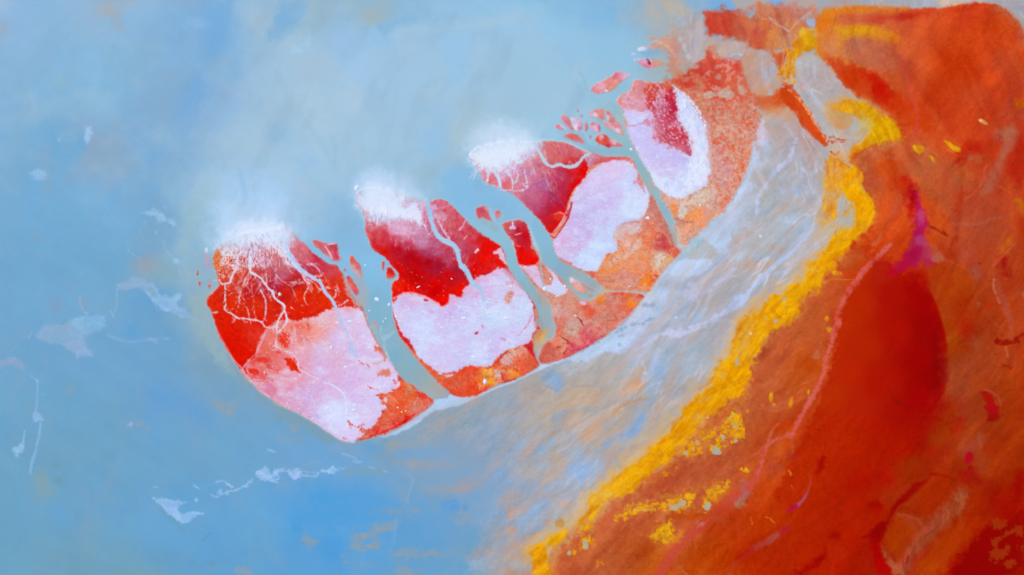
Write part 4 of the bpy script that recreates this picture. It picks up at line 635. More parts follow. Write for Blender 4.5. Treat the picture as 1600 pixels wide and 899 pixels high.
# ---------- island 1, westmost
island('i1', 'westmost salt island, orange-red crust cut by white creeks above a pink salt pan')
RED1 = part('red_crust', 'i1', 'crust'); SALT1 = part('salt_pan', 'i1', 'salt'); FAN1 = part('salt_fan', 'i1', 'salt'); RIM1 = part('orange_mud', 'i1', 'crust'); CRK1 = part('creek', 'i1', 'wet')
tint('A1: 120,350 250,200 300,60 500,20 700,50 860,200 880,420 840,520 700,600 300,620 200,520', '#a8d0f2', .8, 22)
tint('A1: 250,420 300,330 500,340 800,340 860,400 860,520 700,660 300,640', '#b4d8fa', .9, 15)
vein('A1: 430,60 460,200 455,330', '#8cb8dc', 7, f=7, a=.45)
base1 = 'O: 334,396 340,384 352,378 365,372 378,366 395,360 412,362 430,358 445,352 455,360 466,373 482,388 499,402 516,413 528,416 536,428 540,443 551,462 564,474 569,488 572,503 578,514 587,532 597,544 606,559 616,572 623,586 630,593 643,600 655,609 670,619 678,627 668,638 655,647 644,655 630,664 612,673 595,680 573,686 554,690 536,688 526,682 513,673 490,658 474,649 452,639 431,628 408,614 396,600 380,584 371,571 361,558 351,539 341,522 334,504 331,489 325,480 323,474 325,464 335,455 344,445 339,432 337,418 333,405'
area('O: 340,395 346,440 336,452 328,460 323,472 331,490 340,524 360,562 380,588 408,617 440,634 474,652 513,676 536,691 556,693 600,683 650,658 684,628 665,610', '#c89a9c', a=.45, f=3, w=2)
area(base1, 'O: 340,400,#e0581e 342,420,#dc5c34 352,430,#dc4a28 348,405,#e4641c 360,415,#dc4624 375,425,#d84228 385,405,#d4382a 400,400,#d04038 420,400,#dc6860 430,415,#cc6068 440,430,#c45c78 425,450,#b41838 410,440,#c03c40 390,455,#c41818 375,445,#d84a38 335,470,#e02a08 345,465,#d02410 350,500,#de1c04 365,475,#e02c08 370,550,#e01200 385,575,#de1000 360,530,#e01400 400,480,#dc2a08 405,500,#e01c04 425,475,#d82a10 440,465,#cc1c10 445,500,#e42208 470,460,#e42c08 460,445,#bc1c20 500,450,#e83408 540,440,#e43c20 480,420,#c43858 490,405,#c42c44 500,412,#c83850 470,395,#d06870 460,385,#d88090 520,420,#d04850 470,490,#e42008 550,465,#e23018 530,450,#e02c18 510,470,#e42c08 400,520,#e03020',
     f=1.0, w=1.4, own=RED1, dz=ZI, brk=1.2, bs=(3, 3), mot=('#b80c04', 7, 7, .25, -.3), th=.5)
# muddy pink-grey fringe where the island drowns along the big channel
area('A5: 310,140 380,300 420,380 500,500 560,620 640,740 700,860 600,760 540,640 490,520 440,440 380,380 330,330', '#d49c98', a=.8, f=2, brk=2, bs=(3,3), own=RIM1)
area('A5: 375,0 470,90 500,190 520,240 540,400 525,480 480,470 420,390 440,320 410,220', '#a8aeb8', a=.7, f=4, w=3)
area('A5: 350,330 420,370 500,390 490,440 440,440', '#b8aca8', a=.7, f=2.4)
area('A2: 650,640 700,610 760,570 800,560 880,560 940,575 1000,540 1060,545 1124,520 A5: 100,530 170,480 230,455 300,452 400,450 450,465 500,495 520,560 560,650 600,740 660,830 700,899 A6: 470,60 500,120 540,180 580,250 580,340 540,390 520,410 460,425 400,440 440,500 440,580 380,690 320,745 250,800 230,835 180,845 100,830 50,790 A3: 990,830 940,800 860,745 730,660 640,610 520,550 400,490 270,410 200,330 140,270 120,190 160,130 230,70 250,0 A2: 560,850 590,760 620,690',
     'O: 405,590,#ec5048 388,577,#e86860 415,575,#e84c3c 430,560,#ec6a60 400,565,#e84438 412,545,#e86450 425,530,#ec7468 440,520,#e86858 455,530,#ec8078 450,515,#f08068 480,510,#f07c68 470,525,#ec8078 495,500,#f08c88 490,515,#f4a090 450,570,#ee8088 435,580,#ec6c70 420,610,#e080a0 405,600,#e09cb8 440,600,#ec7c98 470,560,#e8a0b8 460,585,#e8a0b8 440,615,#e0a0c0 500,550,#dcc0e4 540,500,#dcc8f0 520,490,#e8b8cc 530,530,#dcc4ec 560,560,#dcbce8 520,600,#e0b4e0 500,580,#dcb8e4 480,620,#d4b0e0 500,610,#d8b0dc 520,650,#d8dcfc 515,635,#d4d4fa 545,655,#dadffc 550,670,#dcccf4 530,665,#d8d8fa 575,640,#dccaf0 590,625,#d8cef6 600,600,#dcd0f4 560,490,#e0ccf0 510,490,#eaa8b8 545,480,#e8b0bc 500,500,#ecb0b8 580,530,#dccef2 560,620,#dcc4f0 470,640,#d8a8d4 460,630,#e0a4c8 500,655,#d0b8e8 478,545,#eca8b4 555,590,#dcb8e6',
     f=1.6, w=2.2, brk=2, bs=(4, 4), own=SALT1, dz=ZI+.06)
area('A3: 490,460 560,350 640,400 560,480', '#dcb4dc', a=.6, f=5)
area('A3: 440,110 480,115 530,105 565,110 590,160 600,210 632,250 590,240 560,215 515,222 520,190 480,175 495,140', '#e8280c', f=1.2, brk=1.6, bs=(2,2), own=RED1)
area('A3: 600,180 630,190 615,205', '#e8341c', f=1, own=RED1); area('A3: 380,30 450,50 430,70 380,60', '#e83c28', a=.8, f=1.2, brk=2, bs=(2,2)); area('A3: 440,-10 520,-10 510,20 480,20', '#e83c20', f=1.2, brk=2, bs=(2,2))
area('A3: 140,190 200,200 250,220 260,250 200,260 160,240', '#e42818', a=.85, f=1.3, brk=2, bs=(3,2), own=RED1); area('A3: 250,90 330,100 380,150 350,180 280,140 220,160 200,140', '#e42c18', a=.75, f=2, brk=3, bs=(5,3))
area('A3: 320,300 370,290 380,310 340,320', '#e02c2c', a=.8, f=1.2, brk=1.5, bs=(2,2)); area('A3: 400,200 440,210 410,260', '#e44038', a=.5, f=1.6, brk=2, bs=(2,2)); area('A3: 180,270 230,270 220,295 195,290', '#e42c2c', a=.8, f=1.2, brk=1.5, bs=(2,2))
area('A2: 770,670 800,650 830,670 860,690 840,720 860,750 840,800 800,810 780,780 750,750 760,700', '#e83820', f=1.4, brk=3, bs=(2,2), own=RED1)
area('A2: 570,850 650,860 740,840 800,850 640,880 560,880', '#e44434', a=.7, f=1.4, brk=2, bs=(6,2)); area('A2: 860,610 960,600 1010,610 960,650 880,650', '#ea5640', a=.75, f=3, brk=3, bs=(5,3)); area('A2: 930,680 990,690 960,720 900,710', '#ee7c68', a=.7, f=2, brk=2)
vein('A2: 1018,540 1020,580 1018,650', '#d03c34', 1.4, f=.8, brk=1.2, bs=(2,2))
area('A6: 586,300 640,310 700,345 760,395 840,445 885,490 830,550 760,600 700,640 620,700 520,745 420,780 330,795 300,812 200,830 250,800 300,770 250,730 210,710 320,742 380,690 440,600 470,560 440,540 430,490 480,480 400,445 385,430 460,420 530,410 520,390 560,370 580,340',
     'A6: 600,380,#f04214 700,360,#e8502c 660,350,#cc8c60 690,370,#c89868 630,330,#e86c48 750,400,#e42c24 800,440,#e03a28 860,480,#e07858 750,520,#dc7868 720,560,#dc8070 700,440,#e46030 600,520,#ea5428 520,560,#e85a38 460,650,#e46444 660,650,#e01418 560,700,#e42020 400,770,#e03428 480,700,#e06850 560,460,#ee4a20 700,600,#dc6860 820,520,#e06050 640,600,#e85c28 290,800,#e07850 340,780,#dc5040 520,480,#e87850',
     f=1.1, w=1.2, brk=1.4, bs=(2,2), own=RIM1, dz=ZI-.05, mot=('#e88468', 5, 4, .45))
vein('A6: 330,795 440,765 540,720 640,660 720,600', '#e01818', 2.6, f=1, a=.8, brk=1, bs=(2,2)); area('A6: 590,690 640,650 670,650 640,690', '#dc0410', f=1)
vein('A6: 690,345 760,405 830,455 875,485', '#e83424', 2.4, f=1, a=.85); vein('A6: 745,455 715,520 725,590', '#e0a090', 1.4, f=.8, a=.7); vein('A6: 480,430 540,470 580,510', '#f0a080', 1.2, f=.8, a=.8)
area('A6: 460,455 480,470 470,500 440,480', '#e0c0cc', f=1, brk=1.2, bs=(2,2)); area('A6: 440,520 480,540 460,560 430,560', '#e0ccec', f=1, brk=1.5, bs=(2,2)); area('A6: 520,350 590,310 575,370 530,385', '#e4ccec', f=1, brk=1.5, bs=(2,2))
area('A6: 385,260 400,225 440,210 500,210 520,250 480,285 450,265 410,270 395,290', '#e47c68', a=.9, f=1.4, brk=2, bs=(2,2), own=RIM1)
for s in ('A6: 225,130 250,150 270,165', 'A6: 300,170 320,190', 'A6: 310,355 330,375', 'A6: 385,375 400,390', 'A6: 510,380 520,390', 'A6: 530,300 550,330', 'A6: 150,700 160,715', 'A6: 380,435 430,440', 'A6: 130,660 170,700 230,720', 'A6: 240,740 290,780', 'A6: 220,715 280,690', 'A6: 330,370 390,385', 'A6: 570,260 590,290'): vein(s, '#e05048', 2.2, f=.9, brk=1.8, bs=(2,2))
vein('A6: 370,10 400,40 450,80 470,110 450,135', '#e47860', 3, f=1, brk=2, bs=(2,2)); vein('A6: 440,135 380,165 350,160', '#e09c98', 1.6, f=1, brk=1, bs=(2,2)); area('A6: 355,10 410,10 420,50 380,40', '#e87058', a=.9, f=1, brk=2, bs=(2,2), own=RIM1)
area('A5: 580,800 640,790 660,830 640,850 600,830', '#e47058', a=.9, f=1, brk=2, bs=(2,2), own=RIM1)
vein('A5: 500,500 520,560 550,640 600,730 650,810 700,880', '#dc8074', 2.6, f=1.2, a=.85, brk=1.2, bs=(2,2), own=RIM1)
# salt scarf lines
vein('A3: 0,90 60,165 115,205 125,250 180,310 240,370', '#e8a0b0', 1.8, f=1, a=.85); vein('A3: 115,195 160,130 230,70 240,30 A2: 600,780 640,680', '#ecb4c0', 1.6, f=.9)
vein('A2: 190,580 230,680 290,780 350,890', '#d8a0a8', 1.6, f=1.2, a=.7); vein('A3: 240,385 400,485 520,545 640,605 730,655', '#e4a8c8', 1.6, f=1, a=.8)
vein('O: 378,578 384,586 398,601 410,613 432,627 454,639 476,650 492,659 513,673 527,683 537,688 554,690', 'O: 384,586,#e09a9c 410,613,#dc9cac 454,639,#d8b0cc 492,659,#d8c8e8 537,688,#dccdf0', 4.5, f=1.2, w=.8, own=SALT1, a=.95)
# the white creeks
CK = [0]
def creek(s, c='#dcd8ee', own=None, **k):
    k.setdefault('w', .8); k.setdefault('f', .7); k.setdefault('dz', ZI-.18); k.setdefault('brk', .7); k.setdefault('bs', (2.6, 2.6)); k.setdefault('n', 1)
    vein(s, c, own=own, **k)
    if own is None: return
    CK[0] += 1; r = random.Random(CK[0]*13); p = pts(s); c2 = 'O: ' if False else c
    for a, b in zip(p[:-1], p[1:]):
        L = math.hypot(b[0]-a[0], b[1]-a[1])
        for _ in range(int(L/9) + (r.random() < (L/9) % 1)):
            t = r.random(); x0, y0 = a[0]+(b[0]-a[0])*t, a[1]+(b[1]-a[1])*t
            an = math.atan2(b[1]-a[1], b[0]-a[0]) + r.choice((-1, 1))*r.uniform(.6, 1.4); q = r.uniform(2.5, 7)
            x1, y1 = x0+q*math.cos(an), y0+q*math.sin(an); an += r.uniform(-.7, .7)
            vein('O: %.1f,%.1f %.1f,%.1f %.1f,%.1f' % (x0, y0, x1, y1, x1+q*.6*math.cos(an), y1+q*.6*math.sin(an)), c, 1.0, f=.7, a=.6, w=.8)
creek('A1: 515,760,5 510,899,5 A2: 510,120,5 520,150,4 570,170,3.4 610,200,3 640,240,3.2 670,290,3 710,310,3 720,370,3 780,410,3.4 815,440,4 812,480,3 780,520,2.4 750,590,2 742,640,2 745,700,2.2 732,790,2 790,825,1.8 880,860,2 910,890,1.8', own=CRK1)
creek('A2: 812,480,3 835,540,2.2 830,590,2.6 790,640,2.2 750,680,2.4', own=CRK1)
creek('A2: 290,250,1.4 293,330,2 290,400,2.4 300,425,2 285,460,2.6 300,490,2.4 340,500,2.2 400,550,2 450,548,2 530,560,2 590,570,2 620,585,2.2 640,630,2 720,630,2 745,600,1.6', c='#e0c8d4', own=CRK1)
creek('A2: 605,300,3 630,350,2 650,400,2.4 650,490,2.4 640,550,2 620,585,1.6', c='#dcb8d0', own=CRK1); creek('A2: 455,420,1 490,465,1.8 498,500,2 500,545,1.6', c='#e4a8a0')
creek('A2: 405,70,4 380,130,3 345,190,2.8 340,230,3 300,245,2.4 260,250,1.6 240,210,1.2', c='#dcd4ec', own=CRK1); creek('A2: 340,80,1.6 370,90,1.6', c='#e0d4ec'); creek('A2: 320,345,1.2 355,325,1', c='#e89888')
creek('A1: 800,640,8 830,740,9 890,830,10 940,890,8 A2: 900,70,9 950,120,7 1010,160,6 1080,205,5.4 1124,230,4.6 A5: 105,210,5 130,260,4.4 160,330,5.4 210,370,4.6 240,430,5 270,480,2.8 300,580,2.6 340,650,3 380,750,2.6 430,880,2.4 A6: 140,-5,2.4 180,40,2.6 210,100,2 225,120,1', c='#b2caf2', own=CRK1)
creek('A5: 155,295,1.4 175,275,1.6 200,285,1.2', c='#e4b8cc'); creek('A5: 250,300,1.4 255,340,1.4 230,375,2', c='#e4b8a8'); creek('A5: 275,435,2.4 310,425,1.6 350,395,1.6 375,375,1.2', c='#dcc8dc')
creek('A2: 975,160,1.2 985,210,1 1025,240,1.6 1020,290,1.4 985,340,1.4 985,380,1.2 1005,420,1.4', c='#ecb4ac'); creek('A2: 960,436,1 1015,425,1.2', c='#eca8a0'); creek('A2: 870,455,1.8 895,465,1', c='#ecc0c0')
creek('A5: 40,80,1.2 80,90,1.6 105,130,1.4 125,175,1.2', c='#e0a8b8'); creek('A2: 1050,70,1.2 1100,110,1.6', c='#e0a8b8'); creek('A2: 860,120,1 885,160,1', c='#dc9098')
area('A2: 170,490 225,488 215,500 185,508', '#d8b8b8', f=.8); vein('A2: 600,60 640,100 620,120', '#dca0b4', 1.4, f=1, brk=2, bs=(2,2)); vein('A2: 500,130 495,210 480,265 450,265', '#e09890', 1.6, f=1, brk=2, bs=(2,2), a=.8)
area('A2: 755,325 780,320 790,345 765,355', '#dcb8a8', f=.7, w=.4, own=None); spot('A2: 748,242 8,5', '#e89aa8', f=.7, w=.3)
creek('A3: 380,0,2.4 450,30,1.8 560,80,2.2 590,130,1.8 595,185,2.2 615,225,2.4 660,232,2.4 720,275,2.6 770,285,1.6', c='#e8c4d8', own=CRK1)
creek('A3: 820,325,1.6 880,340,2.4 950,380,2.4 1000,430,2.6 1015,500,2.4 1010,600,2.2', c='#d8dcfa', own=CRK1); vein('A3: 1124,330 1100,300', '#d8dcfa', 1.5)
vein('A3: 580,370 700,440 730,470', '#e8c4dc', 1.6, f=1, a=.8); vein('A3: 735,510 750,460 800,430 880,410', '#ecb8d0', 2, f=1.6, a=.7); vein('A3: 740,520 745,480 790,465 850,490', '#dcd0f0', 1.4, f=1, a=.8)
area('A3: 780,560 850,510 960,500 1124,490 1124,660 1020,640 940,740 860,700 760,640', '#d8deff', a=.7, f=5, brk=4, bs=(5,5))
def strands(n, x0, x1, y0, y1, head, spread, lo, hi, w, cols, seed, own, **k):
    r = random.Random(seed)
    for q in range(n):
        t = r.random(); dend(x0+(x1-x0)*t, y0+(y1-y0)*t+r.uniform(-4, 6), head + (t-.5)*spread + r.uniform(-.25, .25), r.uniform(lo, hi), r.uniform(.6, 1)*w, r.choice(cols), seed*100+q, own, k.get('a', .75), k.get('branch', .6))

fy = lambda s, a, **k: area(s, '#dfe8fc', a=a, f=k.get('f', 6), w=4, brk=k.get('brk', 6), bs=k.get('bs', (1.6, 5)), own=FAN1)
area('A1: 240,640 300,540 500,480 700,480 850,520 900,600 860,660 800,700 740,720 640,700 600,690 520,710 420,700 340,720 260,740 200,720', '#c2dcfa', a=.9, f=13, w=5, brk=6, bs=(2.2, 7), own=FAN1)
area('A1: 430,560 560,530 760,540 800,620 820,740 860,830 900,890 850,880 780,800 740,740 660,700 560,700 520,690 420,660', '#e2ebfd', a=.9, f=7, w=3, brk=9, bs=(1.8, 6), own=FAN1)
area('A1: 240,720 420,640 540,700 640,720 740,740 720,899 560,899 480,899 380,899 300,899 230,860', '#dfe0f6', a=.85, f=7, w=2, sd=3, spk=(1.3,3.4,-.16), own=None)
for _q in range(3): area('A1: 280,740 420,660 540,700 640,700 700,720 640,780 540,780 400,780 320,780', '#dfe6fa', a=.45, f=8, w=3, sd=7+_q, spk=(1.8,7,-.15))
vein('A1: 520,720 515,820 510,899', '#d8e6fc', 4.4, f=1, a=.95); vein('A1: 400,780 400,899 A2: 380,110', '#dcdcf4', 4, f=2, brk=3, bs=(2,3), a=.9); vein('A1: 600,700 590,800 620,860', '#dce0f8', 2.2, f=1, brk=2, bs=(2,3), a=.85)
area('A2: 200,-20 400,-30 430,100 340,210 240,190 200,120', '#e8dce0', a=.8, f=3, sd=4, w=1, spk=(1.3,1.8,-.42))
area('A2: 560,0 680,0 690,80 620,110 570,60', '#dcb4cc', a=.7, f=1.6, brk=4, bs=(2,2), sd=5); area('A1: 110,780 140,740 160,830 150,899 110,870', '#c4a0b8', a=.75, f=2, brk=3, bs=(2,3)); area('A1: 115,720 135,715 135,750 120,755', '#d0dcf6', f=1.5)
for k in range(60):
    r_ = random.Random(k); vx = 455 + 300*r_.random(); vy = 560 + 230*r_.random()**.8
    spot('A1: %d,%d %d,%d %d' % (vx, vy, 4+r_.random()*5, 6+r_.random()*9, -20), r_.choice(['#a868a8', '#c05878', '#9c70b4', '#cc6070']), a=.5, f=.8, w=.9)
area('A1: 200,745 250,740 260,899 190,899 185,830', '#e07830', a=.45, f=3, brk=3, bs=(2,2))
area('A1: 870,600 920,610 960,680 1020,730 1080,790 1060,850 920,860 900,780 880,700', '#d87080', a=.6, f=3, w=2)
area('A2: 640,0 780,0 800,60 900,120 840,180 740,200 700,160 640,80', 'A2: 700,60,#cc707c 780,100,#d07078 820,150,#c45c70 720,150,#b44860', a=.7, f=4, w=3)

strands(34, 352, 458, 386, 372, 1.6, -1.2, 14, 46, 1.3, ['#e4e4f6', '#dccce4', '#e0d8f0'], 3, None)
strands(9, 380, 455, 405, 400, 1.25, -.5, 50, 100, 1.5, ['#e0d0e4', '#e4c0cc'], 21, None, a=.8, branch=.9)
strands(10, 400, 500, 500, 520, 1.2, .5, 30, 80, 1.1, ['#f0d0dc', '#e8c8e0'], 22, None, a=.6, branch=.8)
strands(16, 345, 440, 410, 430, 1.6, -.6, 8, 26, .9, ['#e8b8b8', '#e4a8b0'], 4, None, a=.6)
strands(14, 470, 540, 400, 455, 1.2, .4, 8, 24, .8, ['#e8a8a8', '#e4b4bc'], 5, None, a=.6)
strands(12, 390, 470, 590, 545, .9, .6, 8, 26, .8, ['#f0b0b4', '#e86860'], 6, None, a=.5)
# ---------- islets in the first channel
NI = [0]
def islet(s, c, label, own_mat='crust', name='mud_islet', cat='mud islet', group='red mud islets in the channels', f=.9, w=.9, **k):
    NI[0] += 1; key = 'm%d' % NI[0]
    THINGS[key] = dict(label=label, category=cat, group=group, name=name)
    o = part('red_crust', key, own_mat)
    k.setdefault('dz', ZI-.1)
    area(s, '#c8b8c0', a=.55, f=2.2, w=w)
    area(s, c, f=f, w=w, own=o, brk=k.pop('brk', .8), bs=(2.5, 2.5), **k)
    return o
islet('A4: 38,640 110,655 170,682 250,675 270,700 275,760 315,825 225,838 180,790 90,720 50,680', 'A4: 80,670,#d86870 160,720,#cc6878 230,710,#c83c50 250,780,#cc3448 290,790,#d8a8c4 200,800,#d48090',
      'wedge-shaped pink and crimson islet just off the westmost salt island')
vein('A4: 155,700 185,740 220,810', '#e8b8c8', 1.8, f=.8); vein('A4: 170,690 240,680', '#dcb8d0', 1.8, f=1)
islet('A5: 374,8 385,-4 410,6 440,50 465,80 475,110 490,170 480,195 440,160 400,130 380,90', 'A5: 390,20,#dc5040 440,70,#dc6058 400,100,#c8a8b0 460,100,#d86068 470,170,#c8a0a8 420,130,#c8b0b4', 'slim islet with two red humps, east of the wedge-shaped one')
islet('A5: 340,175 365,165 400,205 430,255 455,310 445,350 415,340 380,290 350,235', 'A5: 360,190,#d84858 400,240,#e05450 430,320,#dc5060 380,260,#dc7c74', 'long crimson sliver lying against the east bank of the westmost salt island')
islet('A5: 318,108 335,112 342,135 325,135', '#d8485c', 'tiny red speck of mud above the long crimson sliver at the west channel bank')
islet('A5: 652,50 680,45 680,85 668,132 655,95', '#d43438', 'small upright red islet at the east mouth of the widest channel, beside the square one')
islet('A5: 700,98 730,90 778,150 768,182 740,198 700,200 694,150', 'A5: 710,120,#d81c24 740,170,#e83c24 760,140,#d81414 710,190,#e06060', 'squarish bright red islet tucked into the nook of the second salt island west bank')
islet('A5: 572,568 592,562 605,600 628,650 640,700 620,680 600,640 580,600', '#d88c80', 'faint orange-pink strip of mud standing in the lower widest channel')
for i, (s, c, l) in enumerate((('A2: 42,150 50,115 58,150 52,172 44,170', '#c83434', 'upper dark red drop-shaped mud speck in the water off the westmost island'),
                  ('A2: 52,235 65,220 80,232 76,262 60,268', '#e04828', 'round orange-red mud speck in the water just below the drop-shaped one'),
                  ('A2: 135,258 150,240 165,255 160,280 140,290', '#d84430', 'red mud speck closest to the west shoulder of the westmost island'))): islet(s, c, l, group='mud specks off the westmost island', f=1)
vein('A2: 50,60 46,130', '#b89cb0', 1.5, f=1, a=.6); vein('A2: 150,200 158,240', '#c89494', 3, f=1.4, a=.7); spot('A2: 185,180 10,14', '#c88c94', a=.7, f=1)
# big channel water: tint and silt
CHAN = owner('channel_water', kind='structure', mat='water')
area('A5: 520,560 600,640 690,640 750,560 770,640 830,740 900,830 940,899 A6: 650,20 730,110 790,180 860,250 960,350 1030,440 960,462 890,470 840,440 760,390 690,340 620,295 570,240 500,120 450,0 A5: 680,840 600,720 550,640', 'A5: 640,700,#8cb8cc 760,750,#84b4cc 850,860,#84b0c4 A6: 560,80,#74aecb 640,160,#84b0c0 740,280,#90a8b0 840,380,#a8a8a0 940,400,#c49c84 960,440,#b4aaa4 700,130,#7cb0c8 600,250,#84acb8 860,440,#a8aca8', a=.85, f=2.4, w=2, own=CHAN)
vein('A5: 575,640 640,760 700,880', '#9cb4bc', 5, f=2, a=.7); area('A5: 650,700 720,690 760,650 770,670 700,740 660,760', '#a8cce4', a=.8, f=1.6, w=1.5); vein('A5: 650,620 640,690 680,760 690,840 720,899', '#a8d0e8', 2, f=1.4, a=.8)
vein('A6: 440,0 490,110', '#b8d4ec', 1.6, f=1, a=.8)
vein('A6: 640,0 700,80 740,130 790,185 850,245', '#c88c80', 3, f=1.4, a=.8, brk=1.5, bs=(2,2)); vein('A5: 770,590 800,670 850,750 900,810 950,880', '#d09080', 4, f=1.5, a=.8, brk=2, bs=(2,2))
area('A5: 820,710 880,760 930,820 900,820 850,770', '#d8a080', a=.8, f=1.5, brk=1.5, bs=(2,2))

# ---------- island 2
island('i2', 'second salt island from the west, broad lilac salt pan below a blood-red crust')
RED2 = part('red_crust', 'i2', 'crust'); SALT2 = part('salt_pan', 'i2', 'salt'); FAN2 = part('salt_fan', 'i2', 'salt'); RIM2 = part('orange_mud', 'i2', 'crust'); CRK2 = part('creek', 'i2', 'wet')
base2 = 'O: 556,305 562,297 580,293 600,296 625,304 650,312 665,316 684,311 697,313 706,322 716,331 727,343 738,351 750,363 768,374 784,386 790,399 793,416 800,428 806,439 818,450 829,466 836,478 842,490 848,505 850,515 836,521 834,530 834,545 838,560 843,573 826,583 804,594 779,601 756,612 735,621 714,621 703,616 693,606 680,594 671,583 660,571 648,556 642,545 629,532 620,517 617,503 613,489 615,478 613,464 611,452 613,441 624,436 622,425 611,416 604,405 596,399 583,391 577,377 571,365 572,352 571,340 567,331 558,319'
area(base2, '#c8b0bc', a=.5, f=2.2, w=1.5)
area(base2, 'B3: 80,500,#e86c48 150,520,#e45c3c 200,560,#dc6850 250,450,#f04824 300,500,#e06044 330,430,#ec4c2c 340,600,#ec4820 200,640,#e45030 400,620,#ec4030 450,600,#ec4830 440,560,#f0901c 470,540,#f0a028 480,450,#f0b048 520,500,#ecb088 540,380,#e85030 600,350,#e4b0a0 640,370,#d8a098 700,280,#e0b090 760,240,#e8846c 800,280,#e08878 740,370,#ec7048 760,420,#ec5438 700,460,#f0903c 640,470,#f0b068 600,500,#e46850 560,540,#e89870 820,380,#e06848 860,420,#dc5c40 650,400,#dc7050 830,250,#e85c40 840,330,#e46040 880,130,#dc8068 870,180,#e09060 940,160,#e8b060',
     f=1.0, w=1.2, own=RIM2, dz=ZI-.05, brk=1, bs=(2.5,2.5), cw=2, mot=('#d84828', 6, 5, .45, -.1))
for s, c in (('B3: 580,350 620,300 700,290 690,330 660,400 600,400', '#d8a8a8'), ('B3: 520,430 560,440 590,470 560,510 520,480', '#d0b4b4'), ('B3: 420,520 450,515 460,560 430,570', '#ccb4b0'), ('B3: 700,260 800,230 820,260 740,320', '#e09888'), ('B3: 460,430 500,420 500,470 470,490', '#f0a850'), ('B3: 470,500 510,500 520,560 480,570', '#f4a41c'), ('B3: 660,460 720,460 720,500 660,500', '#f09030'), ('B3: 370,580 420,570 430,610 380,600', '#f09870')):
    area(s, c, a=.85, f=1.4, brk=3, bs=(2,2))
for s in ('B3: 600,300 570,340 530,380', 'B3: 700,390 680,420 720,440', 'B3: 580,470 600,510 590,530', 'B3: 790,345 810,350', 'B3: 560,340 600,300 630,275', 'B3: 600,430 640,450', 'B3: 700,520 640,540 580,550'): vein(s, '#c42820', 1.8, f=.8, brk=1.5, bs=(2,2), a=.85)
area('B3: 440,430 420,420 540,385 480,430', '#ec5030', a=.9, f=1)
area(base2.replace('804,594 779,601 756,612 735,621 714,621 703,616 693,606 680,594 671,583 660,571', '790,500 760,470 700,470 690,500 640,490').replace('826,583 ', ''),
     'O: 577,350,#d87078 575,375,#d45460 574,360,#d87480 585,385,#cc2830 600,340,#d8a0c0 585,345,#d888a0 620,345,#d898c0 640,355,#dc98bc 615,360,#d87088 600,370,#d03848 590,360,#d85860 620,375,#cc2438 620,390,#b81028 600,395,#d41410 640,400,#b00818 635,380,#c03858 660,375,#c47898 660,360,#c880a8 680,390,#bc6890 670,400,#b04068 655,330,#e0b4d4 665,345,#d87898 690,325,#d86880 700,350,#d06474 675,330,#cc8cb0 720,350,#d05060 740,370,#d45060 720,335,#d06478 720,385,#c45470 700,370,#cc6078 740,385,#c83c50 700,410,#b84c6c 725,400,#b84c6c 760,385,#ea0804 755,400,#ee1004 750,375,#d41c1c 770,375,#dc1010 740,420,#e80808 735,405,#d01418 650,430,#c00404 680,450,#d40000 620,425,#d80808 620,445,#ec1c08 640,460,#ee0c00 690,475,#ee0800 720,455,#ee1000 700,430,#cc0810 690,415,#a41030 730,425,#c01828 730,410,#cc3848 715,425,#a81830 670,410,#a80418 650,410,#b00410 780,410,#e02828',
     f=1.0, w=1.4, own=RED2, dz=ZI, mot=('#d80000', 5, 5, .3, -.4))
area('O: 613,470 615,478 619,466 628,459 637,458 651,460 665,464 680,471 660,470 664,466 675,473 686,474 689,480 695,479 701,473 702,461 708,460 717,466 724,462 723,455 724,450 730,447 736,443 742,436 750,430 761,430 772,423 780,418 791,421 800,430 806,440 818,451 829,467 834,482 834,500 838,514 832,525 829,535 811,541 795,548 786,551 775,559 776,561 765,573 751,573 733,571 723,575 703,588 680,584 720,580 702,590 689,585 680,580 672,572 663,566 652,556 648,548 641,533 629,523 622,510 619,500 614,489',
     'O: 630,470,#d8b8e4 625,490,#dccef4 650,468,#dcbce4 680,482,#d4b4e4 700,490,#d0b8ec 690,500,#d8c4f0 720,480,#ccbcf0 760,440,#dcbce8 780,425,#dcb8e4 740,455,#dcb4e0 745,440,#e0a8c8 715,470,#d8b4e4 660,500,#d0d0fa 660,520,#d0d8fc 700,530,#d4cef6 680,550,#d8ccf6 740,515,#d0d0f6 750,490,#d4d0f6 780,490,#ccdafa 765,500,#c8daf8 800,470,#d4ccf4 820,480,#ccd8f8 825,500,#d0d4f6 790,530,#d4c8f4 770,545,#d0c0f0 650,550,#d8d4f8 750,560,#cfcdf6 720,570,#d0c8f4 690,575,#dcc8f0 660,540,#d0dcfc 640,510,#d4d4fa 710,510,#d4ccf6 810,450,#e0c4e4',
     f=1.1, w=1.2, brk=1.6, bs=(3,3), own=SALT2, dz=ZI+.07, mot=('#c8d8fc', 12, 5, .45))
for s in ('B2: 0,320 110,345 200,405 255,420 270,450 310,450', 'A5: 760,375 830,335 880,325 960,340 1040,365 1124,405'): vein(s, '#ecb8cc', 3, f=1.6, a=.7)
area('B2: 340,350 380,345 430,375 470,355 480,300 530,250 560,300 500,360 420,400 350,430', '#e0a8cc', a=.6, f=3)
creek('B1: 155,300,7 170,400,7 200,510,7 240,600,8 290,650,8 340,665,10 400,700,8 425,760,6 440,850,7 480,890,8 B2: 440,80,7 500,125,7 525,180,7 550,240,7 610,275,5 640,310,5 660,400,4', c='#a8ccec', own=CRK2, f=1.3)
vein('B1: 150,300 175,420', '#98c4e4', 5, f=2, a=.8)
area('B2: 630,400 690,400 700,500 760,520 830,560 780,590 660,600 640,520', '#c4dcfa', a=.8, f=4, w=3)
